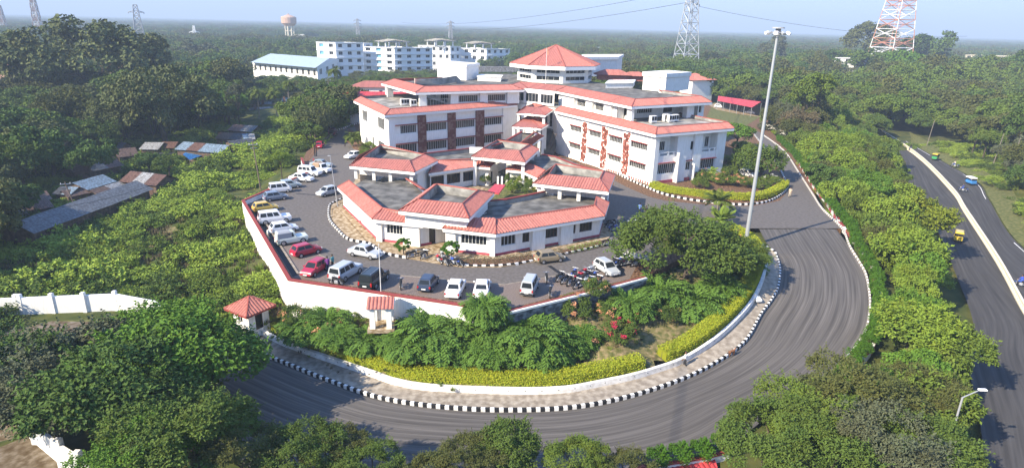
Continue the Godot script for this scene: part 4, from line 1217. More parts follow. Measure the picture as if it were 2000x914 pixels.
	var uq: Vector3 = e3r[1] - oq * 5.0 + dq * 0.9
	uq.y = 0
	var len_q: float = e3r[1].distance_to(e3r[2]) - 1.6
	facade(t, uq, uq + dq * (len_q - 1.0), 9.9, 13.2, [[1.6, 3.2, 10.0, 12.3, 2, "glass"], [5.0, 9.0, 10.8, 12.2, 7, "glass"], [12.0, 14.6, 10.7, 12.2, 2, "glass", "frame_brown"]], M.white_wall)
	column(t, e3r[2] - oq * 2.0 - dq * 4.4 + U * (9.9 - 13.0), 2.0, 1.2, 3.0, atan2(-dq.z, dq.x))
	facade(t, e3r[2] - oq * 1.2 - dq * 2.6, e3r[2] - oq * 1.2 - dq * 0.8, 9.9, 13.2, [[0.3, 1.1, 10.8, 12.2, 1, "curtain_glass"]], M.white_wall)
	facade(t, e3r[2] - oq * 1.2 - dq * 0.8, e3r[2] - oq * 1.2 - dq * 0.8 + tR * 20.0, 9.9, 13.2, [], M.white_wall)
	# boxes on the roof
	roof_box(t, [Vector3(29.87,13.3,-149.23),Vector3(34.13,13.3,-144.46),Vector3(41.5,13.3,-152.11)], 4.0, 0.9)
	roof_box(t, [Vector3(-20.64,13.3,-167.57),Vector3(-12.65,13.3,-162.18),Vector3(-9.92,13.3,-169.37)], 3.9, 0.6)
	roof_box(t, [Vector3(16.87,13.3,-183.55),Vector3(30.17,13.3,-191.56),Vector3(34.72,13.3,-210.39)], 5.4, 0.8)
	roof_box(t, [Vector3(21.27,13.3,-149.73),Vector3(28.22,13.3,-152.74),Vector3(30.26,13.3,-161.37)], 1.2, 0.2)
	roof_box(t, [Vector3(-9.75,13.3,-161.89),Vector3(-3.84,13.3,-160.85),Vector3(-3.52,13.3,-167.48)], 1.1, 0.15)
	var gal := MB.new()
	swept(gal, [Vector3(-12.26,13.3,-194.07),Vector3(0.19,13.3,-198.34)], 0.4, 0.0, 1.6)
	part("roof_upstand", gal.mesh(), M.sheet_white, t)
	for q in [[Vector3(26.02,14.4,-172.06), 9.0, 2.6], [Vector3(32.3,14.2,-173.09), 7.0, 2.0]]:
		var hb := MB.new()
		hip(hb, q[0] + U * 0.6, q[1], 5.0, q[2] * 0.5, 0.4)
		hb.box(q[0], Vector3(q[1] - 1.0, 1.4, 4.0))
		part("small_roof", hb.mesh(), M.tile, t)
	# octagonal lantern over the middle
	var ce := Vector3(10.4, 0, -169.5)
	var a0 := deg_to_rad(8.0)
	var oct := []
	var wl := []
	for k in 9:
		var an := a0 + TAU * k / 8.0
		oct.append(ce + Vector3(sin(an) * 12.2, 17.6, cos(an) * 12.2))
		wl.append(ce + Vector3(sin(an) * 10.1, 0, cos(an) * 10.1))
	var apex := ce + U * 22.4
	var tb := MB.new()
	var cp := MB.new()
	var fs := MB.new()
	for k in 8:
		tile_band(tb, oct[k], oct[k + 1], apex + (oct[k] - apex).normalized() * 0.15, apex + (oct[k + 1] - apex).normalized() * 0.15, 0.42)
		cp.tube(oct[k] + U * 0.06, apex, 0.17, 0.14, 6)
		fs.quad(oct[k] - U * 0.9, oct[k + 1] - U * 0.9, oct[k + 1] - U * 0.03, oct[k] - U * 0.03)
		fs.quad(wl[k] + U * 16.7, wl[k + 1] + U * 16.7, oct[k + 1] - U * 0.9, oct[k] - U * 0.9)
		var ww: float = wl[k].distance_to(wl[k + 1])
		facade(t, wl[k], wl[k + 1], 13.0, 16.9, [[0.9, ww - 0.9, 14.0, 15.0, 4], [0.9, ww - 0.9, 15.75, 16.55, 5]], M.white_wall, 0.3)
	var lr := part("tile_roof", tb.mesh(), M.tile, t)
	part("ridge_cap", cp.mesh(), M.tile_cap, lr)
	part("fascia", fs.mesh(), M.trim, lr)
	# red canopies and low block at the far left end
	for q in [[Vector3(-38.88,7.4,-174.6), 26.0, 5.0, 0.42, "red_sheet"]]:
		var hb := MB.new()
		var bs := Basis(Vector3.UP, deg_to_rad(4.0))
		for s in 2:
			var e0: Vector3 = q[0] + bs * Vector3(-11, 0, 2.5 if s == 0 else -2.5)
			var e1: Vector3 = q[0] + bs * Vector3(13, 0, 2.5 if s == 0 else -2.5)
			tile_band(hb, e0, e1, q[0] + bs * Vector3(-11, 1.3, 0), q[0] + bs * Vector3(13, 1.3, 0), 0.5, 0.05)
		part("canopy_roof", hb.mesh(), M.red_sheet, t)
		var wb := MB.new()
		wb.box(q[0] + bs * Vector3(2, -3.9, -0.5), Vector3(18, 7.8, 3.6), bs)
		part("wall", wb.mesh(), M.white_wall, t)
	# air conditioning units stand on the terraces: things of their own
	for q in [[Vector3(26.28,9.92,-118.59), "white twin fan cooling unit on the right terrace, nearest the tiled eave"], [Vector3(29.38,9.92,-121.27), "white cooling unit in the row on the right terrace, left one"], [Vector3(30.03,9.92,-120.28), "white cooling unit in the middle of the right terrace row"], [Vector3(31.07,9.92,-121.1), "white cooling unit at the right of the right terrace row"], [Vector3(-24.22,9.92,-135.92), "white twin fan cooling unit on the left terrace by the railing"], [Vector3(-23.18,9.92,-136.62), "white cooling unit beside the twin one on the left terrace"], [Vector3(-21.93,9.92,-134.9), "white cooling unit on the left terrace next to the corner column"]]:
		cooling_unit(q[0], q[1])
	for q in [[Vector3(7.41,13.4,-157.39), Vector3(31.2,0,-644.67), "thin white flagpole with small furled flag before the octagonal lantern"]]:
		var fp := thing("flagpole", q[2], "flagpole", q[0])
		var pb := MB.new()
		pb.tube(Vector3.ZERO, Vector3(0, 8.6, 0), 0.07, 0.05, 8)
		part("pole", pb.mesh(), M.white_paint, fp)
		pb = MB.new()
		for k in 5:
			pb.quad(Vector3(0.05 + 0.06 * sin(k), 7.0 + k * 0.3, 0.03 * k), Vector3(0.5 - 0.05 * k, 6.9 + k * 0.3, 0.1), Vector3(0.5 - 0.05 * k, 7.22 + k * 0.3, 0.1), Vector3(0.05 + 0.06 * sin(k), 7.32 + k * 0.3, 0.03 * k))
		part("flag", pb.mesh(), M.steel_orange, fp)
	var lad := thing("ladder", "wooden ladder leaning in the gap left of the right wing", "ladder", Vector3.ZERO)
	var lm := MB.new()
	var l0 := Vector3(7.51,0.6,-135.47)
	var l1 := Vector3(8.63,5.4,-131.76)
	var sd := Vector3(0.35, 0, 0.15)
	for s in [-1.0, 1.0]: lm.tube(l0 + sd * s, l1 + sd * s, 0.07, 0.06, 5)
	for k in 14: lm.tube(l0.lerp(l1, (k + 0.5) / 14.0) - sd, l0.lerp(l1, (k + 0.5) / 14.0) + sd, 0.045, 0.045, 4)
	part("frame", lm.mesh(), M.pole_wood, lad)


func stone_pilaster(t: Node3D, p: Vector3, d: Vector3, w: float, h: float, m: String):
	var o := d.cross(Vector3.UP)
	var b := MB.new()
	b.box(p + d * w / 2 + Vector3(0, h / 2, 0) + o * 0.12, Vector3(w, h, 0.24), Basis(d, Vector3.UP, o))
	var r := RandomNumberGenerator.new()
	r.seed = int(absf(p.x) * 100)
	if m == "stone_red":
		var pil := part("pilaster", b.mesh(), M.stone_red, t)
		# uneven facing stones
		var st := [MB.new(), MB.new()]
		var y := 0.1
		while y < h - 0.2:
			var hh := r.randf_range(0.35, 0.6)
			var x := 0.0
			while x < w - 0.1:
				var ww := minf(r.randf_range(0.35, 0.75), w - x)
				st[r.randi() % 2].cbox(p + d * (x + ww / 2) + Vector3(0, y + hh / 2, 0) + o * 0.26, Vector3(ww - 0.05, hh - 0.05, r.randf_range(0.08, 0.14)), 0.02, Basis(d, Vector3.UP, o))
				x += ww
			y += hh
		part("facing_stones", st[0].mesh(), M.stone_red, pil, Vector3.ZERO, 0.0, "stuff")
		part("facing_stones", st[1].mesh(), M.steel_rust, pil, Vector3.ZERO, 0.0, "stuff")
	else:
		var pil := part("pilaster", b.mesh(), M.trim, t)
		var st := MB.new()
		for k in 210:
			var s := r.randf_range(0.25, 0.6)
			var x := r.randf_range(0.35, w - 0.35)
			st.cbox(p + d * x + Vector3(0, r.randf_range(0.4, h - 0.4), 0) + o * 0.24, Vector3(s, r.randf_range(0.2, 0.5), 0.05), 0.01, Basis(d, Vector3.UP, o) * Basis(Vector3.BACK, r.randf_range(0, 3)))
		part("facing_stones", st.mesh(), M.stone_orange, pil, Vector3.ZERO, 0.0, "stuff")


func roof_box(t: Node3D, q: Array, h: float, cap: float):
	var p0: Vector3 = q[0]
	var p1: Vector3 = q[1]
	var p2: Vector3 = q[2]
	var p3 := p0 + p2 - p1
	var b := MB.new()
	var up := Vector3(0, h, 0)
	b.prism([p0 + up, p1 + up, p2 + up, p3 + up], h)
	var o := part("roof_room", b.mesh(), M.white_wall, t)
	b = MB.new()
	var ce := (p0 + p2) / 2
	var l := []
	for p in [p0, p1, p2, p3]: l.append(ce + (p - ce) * 1.06 + up)
	b.prism(lifted(l, 0.12), cap, true)
	part("roof_slab", b.mesh(), M.white_wall, o)


func cooling_unit(at: Vector3, label: String):
	var t := thing("cooling_unit", label, "air conditioner", at, 0.5)
	part("casing", box_mesh(Vector3(1.3, 1.25, 0.75), 0.05), M.white_paint, t, Vector3(0, 0.2, 0))
	for s in [-0.32, 0.32]:
		var b := MB.new()
		b.box(Vector3(s, 0.95, 0.385), Vector3(0.5, 0.75, 0.02))
		part("grille", b.mesh(), M.dark, t)
	var f := MB.new()
	for s in [-0.5, 0.5]: f.box(Vector3(s, 0.1, 0), Vector3(0.1, 0.2, 0.7))
	part("stand", f.mesh(), M.steel_grey, t)


# hipped roof over a rectangle
func hip(b: MB, at: Vector3, w: float, d: float, h: float, over: float, ribs := 0.34, turn := 0.0):
	var bs := Basis(Vector3.UP, turn)
	var x := w / 2 + over
	var z := d / 2 + over
	var r := maxf(0.0, x - z)
	var c := [Vector3(-x, 0, z), Vector3(x, 0, z), Vector3(x, 0, -z), Vector3(-x, 0, -z)]
	var t := [Vector3(-r, h, 0), Vector3(r, h, 0), Vector3(r, h, 0), Vector3(-r, h, 0)]
	if z > x:
		r = z - x
		t = [Vector3(0, h, r), Vector3(0, h, r), Vector3(0, h, -r), Vector3(0, h, -r)]
	for k in 4:
		var j := (k + 1) % 4
		tile_band(b, at + bs * c[k], at + bs * c[j], at + bs * (t[k] + (c[k] - t[k]) * 0.004), at + bs * (t[j] + (c[j] - t[j]) * 0.004), ribs)


# ---------------------------------------------------------------- front pavilions
func make_pavilions():
	var U := Vector3.UP
	var t := thing("pavilion_block", "ring of low white pavilions with red tiled skirts round a sunken court", "building")
	# left ring
	var o := [Vector3(-26.5,3.25,-90.34),Vector3(-17.83,3.25,-74.88),Vector3(-11.12,3.25,-73.12),Vector3(-10.25,3.25,-75.58)]
	var i := [Vector3(-24.92,4.1,-91.27),Vector3(-16.88,4.1,-76.99),Vector3(-11.68,4.1,-74.22),Vector3(-10.33,4.1,-74.69)]
	skirt(t, o, i, 0.42, 0.7, 0.42)
	var w := wall_line(o, i, 0.75)
	facade(t, w[0], w[1], -0.2, 3.0, [[9.0, 9.8, 0.05, 0.6]], M.white_wall)
	var d: Vector3 = w[2] - w[1]
	var n := d.length()
	facade(t, w[1], w[2], -0.2, 3.0, [[n * 0.22, n * 0.66, 1.25, 2.6, 6, "glass"]], M.white_wall)
	facade(t, w[2], w[3], -0.2, 3.0, [[1.2, 2.1, 0.1, 2.4, 1, "curtain_glass", "frame_brown"], [3.2, 4.6, 1.4, 2.4, 2, "glass"]], M.white_wall)
	plinth(t, w)
	for s in [[0.0, 0.13], [0.62, 1.0]]:
		var b := MB.new()
		var dd := d.normalized()
		b.box(w[1] + dd * n * (s[0] + s[1]) / 2 + U * 1.4 + dd.cross(U) * 0.18, Vector3(n * (s[1] - s[0]), 2.9, 0.36), Basis(dd, U, dd.cross(U)))
		part("pier", b.mesh(), M.white_wall, t)
	up_wall(t, i, 2.9, 4.08, "parapet")
	flat_roof(t, [i[0] - U * 1.15, i[1] - U * 1.15, i[2] - U * 1.15, i[3] - U * 1.15] + [Vector3(-13.72,2.95,-90.23),Vector3(-17.37,2.95,-97.55),Vector3(-20.58,2.95,-95.31),Vector3(-24,2.95,-96.87)], "concrete_roof", 0.35)
	up_wall(t, [Vector3(-19.61,0,-110.16),Vector3(-15.44,0,-101.51)], 2.6, 3.7, "parapet")
	var cop := [Vector3(-16.89,3.75,-94.86),Vector3(-13.48,3.75,-88.67)]
	skirt(t, [cop[0] + Vector3(0.9, -0.5, -0.6), cop[1] + Vector3(0.9, -0.5, -0.6)], cop, 0.1, 0.2, 0.3)
	# right ring
	o = [Vector3(-8.51,3.25,-71.85),Vector3(-1.95,3.25,-70.15),Vector3(12.27,3.25,-78.71),Vector3(13.79,3.25,-85.33)]
	i = [Vector3(-7.35,4.1,-73.72),Vector3(-2.06,4.1,-73.15),Vector3(11.12,4.1,-80.87),Vector3(11.94,4.1,-85.3)]
	skirt(t, o, i, 0.42, 0.7, 0.42)
	w = wall_line(o, i, 0.75)
	n = w[0].distance_to(w[1])
	facade(t, w[0], w[1], -0.2, 3.0, [[n * 0.30, n * 0.82, 1.3, 2.65, 7, "glass"]], M.white_wall)
	n = w[1].distance_to(w[2])
	facade(t, w[1], w[2], -0.2, 3.0, [[n * 0.05, n * 0.18, 1.2, 2.6, 4, "curtain_glass"], [n * 0.24, n * 0.305, 1.2, 2.6, 2, "curtain_glass", "frame_brown"], [n * 0.44, n * 0.57, 1.2, 2.6, 4, "curtain_glass", "frame_brown"], [n * 0.72, n * 0.75, 1.2, 2.4, 1, "curtain_glass", "frame_brown"], [n * 0.79, n * 0.92, 1.2, 2.6, 4, "curtain_glass", "frame_brown"]], M.white_wall)
	facade(t, w[2], w[3], -0.2, 3.0, [], M.white_wall)
	facade(t, w[0] + (i[0] - o[0]).slide(U) * 4.0, w[0], -0.2, 3.0, [], M.white_wall)
	plinth(t, w)
	d = (w[2] - w[1]).normalized()
	for s in [[0.31, 0.43], [0.58, 0.70]]:
		var b := MB.new()
		b.box(w[1] + d * n * (s[0] + s[1]) / 2 + U * 1.4 + d.cross(U) * 0.3, Vector3(n * (s[1] - s[0]), 2.9, 0.6), Basis(d, U, d.cross(U)))
		part("pier", b.mesh(), M.white_wall, t)
	d = (w[1] - w[0]).normalized()
	n = w[0].distance_to(w[1])
	for s in [[0.0, 0.2], [0.9, 1.0]]:
		var b := MB.new()
		b.box(w[0] + d * n * (s[0] + s[1]) / 2 + U * 1.4 + d.cross(U) * 0.18, Vector3(n * (s[1] - s[0]), 2.9, 0.36), Basis(d, U, d.cross(U)))
		part("pier", b.mesh(), M.white_wall, t)
	up_wall(t, i, 2.9, 4.08, "parapet")
	flat_roof(t, [i[0] - U * 1.15, i[1] - U * 1.15, i[2] - U * 1.15, i[3] - U * 1.15] + [Vector3(13.12,2.95,-89.92),Vector3(4.83,2.95,-89.79),Vector3(1.88,2.95,-87.06),Vector3(-3.84,2.95,-83.15),Vector3(-4.99,2.95,-90.07)], "concrete_roof", 0.35)
	# parapet with red coping round the sunken garden
	var gp := [Vector3(-3.85,3.7,-83.24),Vector3(-0.93,3.7,-84.53),Vector3(1.85,3.7,-86.73),Vector3(4.79,3.7,-89.41)]
	up_wall(t, gp, -0.2, 3.6, "parapet", "parapet", 0.25)
	var b2 := MB.new()
	swept(b2, gp, 0.4, -0.1, 0.06)
	part("coping", b2.mesh(), M.red_paint, t)
	# raised canopies
	canopy(t, [Vector3(-26.33,5,-97.28),Vector3(-15.4,5,-94.04),Vector3(-12.86,5,-103.15),Vector3(-24.75,5,-111.43)], [Vector3(-24.73,5.9,-99.46),Vector3(-16.72,5.9,-97.77),Vector3(-15.23,5.9,-103.39),Vector3(-24.2,5.9,-111.2)], 2.95, true)
	canopy(t, [Vector3(-14.06,5,-73.05),Vector3(-5.19,5,-70.5),Vector3(-2.6,5,-82.6),Vector3(-11.45,5,-86.17)], [Vector3(-11.96,5.9,-75.02),Vector3(-6.25,5.9,-73.6),Vector3(-4.72,5.9,-80.53),Vector3(-10.57,5.9,-83.26)], 2.95, false)
	canopy(t, [Vector3(2.87,5,-88.68),Vector3(13.52,5,-84.84),Vector3(16.1,5,-95.84),Vector3(6.67,5,-100.77)], [Vector3(5.24,5.9,-90.62),Vector3(12.62,5.9,-88.5),Vector3(13.94,5.9,-93.96),Vector3(6.78,5.9,-98.21)], 2.95, true)
	canopy(t, [Vector3(-7.31,5.4,-105.06),Vector3(1.86,5.4,-101.47),Vector3(4.64,5.4,-113.2),Vector3(-3.61,5.4,-119.36)], [Vector3(-5.61,6.3,-107.19),Vector3(0.77,6.3,-105.8),Vector3(2.72,6.3,-112.96),Vector3(-3.14,6.3,-116.59)], 0.0, false, true)
	# link roof between the left canopy and the entrance
	o = [Vector3(-14,3.5,-99.85),Vector3(-6.33,3.5,-105.84),Vector3(-4.09,3.5,-105.4),Vector3(-3.25,3.5,-109.78)]
	i = [Vector3(-13.27,4.3,-106.44),Vector3(-6.21,4.3,-108.71),Vector3(-4.76,4.3,-107.63),Vector3(-4.26,4.3,-109.38)]
	skirt(t, o, i, 0.42, 0.7, 0.42)
	w = wall_line(o, i, 0.8)
	n = w[0].distance_to(w[1])
	facade(t, w[0], w[1], -0.2, 3.2, [[n * 0.02, n * 0.28, 1.0, 2.7, 4, "glass", "frame_brown"], [n * 0.34, n * 0.62, 1.0, 2.7, 4, "glass", "frame_brown"], [n * 0.68, n * 0.92, 1.0, 2.7, 4, "glass", "frame_brown"]], M.white_wall)
	facade(t, w[1], w[2], -0.2, 3.2, [], M.white_wall)
	facade(t, w[2], w[2] + Vector3(3, 0, -8), -0.2, 3.2, [[1.0, 2.0, 0.1, 2.3, 1, "curtain_glass", "frame_brown"]], M.white_wall)
	flat_roof(t, [i[0] - U * 0.9, i[1] - U * 0.9, i[2] - U * 0.9] + [Vector3(-8.1,3.4,-122.36),Vector3(-12.62,3.4,-118.36),Vector3(-16.97,3.4,-114.31)], "concrete_roof", 0.3)
	b2 = MB.new()
	var bl := [Vector3(-16.73,4.2,-112.81),Vector3(-12.38,4.2,-116.17),Vector3(-7.91,4.2,-119.54),Vector3(-6.15,4.2,-118.42)]
	swept(b2, bl, 0.25, -1.2, -0.1)
	part("parapet", b2.mesh(), M.parapet, t)
	b2 = MB.new()
	swept(b2, bl, 0.4, -0.1, 0.05)
	part("coping", b2.mesh(), M.red_paint, t)
	# low roof left of the right canopy, and the flat roof behind it
	o = [Vector3(-1.31,3.5,-104.05),Vector3(1.52,3.5,-103.11),Vector3(3.92,3.5,-98.42)]
	i = [Vector3(0.4,4.3,-105.12),Vector3(2.65,4.3,-105.78),Vector3(5.25,4.3,-100.62)]
	skirt(t, o, i, 0.42, 0.7, 0.42)
	w = wall_line(o, i, 0.8)
	facade(t, w[0] + Vector3(0.4, 0, -5), w[0], -0.2, 3.2, [], M.white_wall)
	facade(t, w[0], w[1], -0.2, 3.2, [], M.white_wall)
	facade(t, w[1], w[2] + (w[2] - w[1]) * 0.5, -0.2, 3.2, [[0.3, 1.1, 0.1, 2.6, 1, "glass", "frame_brown"], [2.0, 3.0, 1.2, 2.6, 2, "glass"]], M.white_wall)
	flat_roof(t, [Vector3(0.41,3.4,-108.61),Vector3(2.74,3.4,-108.88),Vector3(5.43,3.4,-103.98),Vector3(7.54,3.4,-106.76),Vector3(14.86,3.4,-103.77),Vector3(9.6,3.4,-115.4),Vector3(5.36,3.4,-116.71),Vector3(3.18,3.4,-116.14)], "concrete_roof", 0.3)
	b2 = MB.new()
	bl = [Vector3(5.27,4.1,-115.24),Vector3(7.62,4.1,-113.54),Vector3(10.68,4.1,-107.23),Vector3(14.6,4.1,-102.16)]
	swept(b2, bl, 0.25, -1.2, -0.1)
	part("parapet", b2.mesh(), M.parapet, t)
	b2 = MB.new()
	swept(b2, bl, 0.42, -0.1, 0.05)
	part("coping", b2.mesh(), M.red_paint, t)
	# stair cover rising to the middle of the building, and two stepped porch roofs
	var sc := [Vector3(3.58,4.6,-122.15),Vector3(5.91,6,-123.74)]
	var si := [Vector3(1.13,5.4,-118.84),Vector3(4,7,-122.9)]
	skirt(t, sc, si, 0.35, 0.5, 0.3)
	b2 = MB.new()
	swept(b2, [Vector3(-5.49,6,-110.3),Vector3(-2.27,6,-116.1),Vector3(1.43,7,-123.31)], 0.35, -0.2, 0.05)
	part("coping", b2.mesh(), M.red_paint, t)
	b2 = MB.new()
	swept(b2, [Vector3(-2.29,5.8,-117.21),Vector3(1.44,6.8,-124.54)], 0.2, -3.0, -0.02)
	part("parapet", b2.mesh(), M.parapet, t)
	flat_roof(t, [Vector3(-2.33,4.2,-120.23),Vector3(1.19,4.2,-124.18),Vector3(4.28,5.4,-131.25),Vector3(1.53,5.4,-131.47)], "concrete_roof", 0.3)
	canopy(t, [Vector3(-0.54,6.9,-129.75),Vector3(5.47,6.9,-127.8),Vector3(7.28,6.9,-134.22),Vector3(1.8,6.9,-135.85)], [Vector3(1.77,7.7,-135.78),Vector3(3.66,7.7,-135),Vector3(5.48,7.7,-137.53),Vector3(2.78,7.7,-139.35)], 1.0, false, true, 0.35)
	canopy(t, [Vector3(0.41,9.1,-134.45),Vector3(6.47,9.1,-132.12),Vector3(8.63,9.1,-141.57),Vector3(3.47,9.1,-143.69)], [Vector3(2.38,9.9,-138.35),Vector3(4.94,9.9,-138.08),Vector3(6.76,9.9,-143.17),Vector3(4.14,9.9,-144.84)], 1.0, false, true, 0.35)
	# stair of timber treads on the right of the covers, and the flight under the entrance canopy
	b2 = MB.new()
	var s0 := Vector3(6.9,0.5,-133.27)
	var s1 := Vector3(8.71,4.8,-141.89)
	for k in 22:
		var p := s0.lerp(s1, k / 21.0)
		b2.box(p + Vector3(-1.0, 0, 0), Vector3(5.2, 0.12, 0.55))
		b2.box(p + Vector3(-1.0, -0.6, -0.25), Vector3(5.2, 1.1, 0.1))
	part("stair", b2.mesh(), M.concrete_roof, t)
	b2 = MB.new()
	var e0 := Vector3(-2.59,0.1,-109.09)
	for k in 8: b2.box(e0 + Vector3(0, 0.09 + 0.18 * k, -1.0 - 0.5 * k), Vector3(9.0, 0.18, 0.55 if k < 7 else 6.0))
	part("entrance_steps", b2.mesh(), M.parapet, t)
	var back := MB.new()
	back.box(e0 + Vector3(0, 2.2, -9.0), Vector3(12, 4.6, 0.3))
	part("wall", back.mesh(), M.white_wall, t)
	# ramp roof and low walls in the garden
	b2 = MB.new()
	var rf := [Vector3(-3.97,3,-90.99),Vector3(-2.11,3,-90.18),Vector3(-1.22,3.4,-93.85),Vector3(-2.86,3.4,-94.33)]
	b2.quad(rf[0], rf[1], rf[2], rf[3])
	b2.prism(lifted(rf, -0.02), 0.2)
	part("ramp_roof", b2.mesh(), M.red_sheet, t)
	for q in [Vector3(-1.91,0,-101.06), Vector3(-1.19,0,-105.7), Vector3(-2.59,0,-100.99)]: column(t, q, 0.3, 0.3, 3.0)
	# passage floor
	b2 = MB.new()
	b2.prism([Vector3(-11.68,0.135,-73.6),Vector3(-7.27,0.135,-72.99),Vector3(-7.85,0.135,-81.41),Vector3(-9.9,0.135,-85.14),Vector3(-11.37,0.135,-83.43),Vector3(-11.46,0.135,-78.95)], 0.05)
	part("passage_floor", b2.mesh(), M.forecourt, t)
	# window cooler on the right pavilion
	var wc := thing("cooling_unit", "small boxy cooler in the wall beside the right pavilion windows", "air conditioner", Vector3(6.9,1.5,-78.57), 0.3)
	part("casing", box_mesh(Vector3(0.9, 0.7, 0.6), 0.04), M.cream_wall, wc)
	var wg := MB.new()
	wg.box(Vector3(0, 0.35, 0.31), Vector3(0.7, 0.5, 0.02))
	part("grille", wg.mesh(), M.dark, wc)


func wall_line(o: Array, i: Array, inset: float) -> Array:
	var out := []
	for k in o.size():
		var d: Vector3 = (i[k] - o[k]).slide(Vector3.UP).normalized()
		var q: Vector3 = o[k] + d * inset * (1.3 if k > 0 and k < o.size() - 1 else 1.0)
		out.append(Vector3(q.x, 0, q.z))
	return out


func plinth(t: Node3D, w: Array):
	var b := MB.new()
	swept(b, w, 0.1, 0.0, 0.42)
	part("plinth", b.mesh(), M.pink_paint, t)


# a raised tiled canopy over a flat well; walls or columns under it
func canopy(t: Node3D, o: Array, i: Array, base: float, columns: bool, open := false, fascia := 0.45):
	var U := Vector3.UP
	o = o + [o[0]]
	i = i + [i[0]]
	skirt(t, o, i, fascia, 0.7, 0.42)
	var he: float = o[0].y
	up_wall(t, i, he - 0.3, i[0].y - 0.03, "parapet")
	var well := []
	for k in 4: well.append(Vector3(i[k].x, he - 0.25, i[k].z))
	flat_roof(t, well, "concrete_roof", 0.25)
	var w := wall_line(o, i, 0.9)
	if columns:
		for s in [0.03, 0.34, 0.62, 0.97]:
			var p: Vector3 = w[0].lerp(w[1], s)
			column(t, Vector3(p.x, base - 0.1, p.z), 0.5, 0.5, he - fascia - base + 0.1)
		var back: Vector3 = (o[3] - o[0]).slide(U).normalized() * 2.4
		var n: float = w[0].distance_to(w[1])
		facade(t, w[0] + back, w[1] + back, base, he - 0.3, [[n * 0.12, n * 0.3, base + 0.9, he - 0.75, 3, "curtain_glass", "frame_brown"], [n * 0.4, n * 0.58, base + 0.9, he - 0.75, 3, "curtain_glass", "frame_brown"], [n * 0.66, n * 0.9, base + 0.9, he - 0.75, 4, "glass", "frame_brown"]], M.white_wall)
		facade(t, w[1] + back, w[2], base - 2.9, he - 0.3, [], M.white_wall)
		facade(t, w[3], w[0] + back, base - 2.9, he - 0.3, [], M.white_wall)
	elif open:
		for k in 4: column(t, Vector3(w[k].x, base - 0.5, w[k].z), 0.55, 0.55, he - fascia - base + 0.5)
	else:
		for k in 4: facade(t, w[k], w[k + 1], base, he - 0.3, [], M.white_wall)


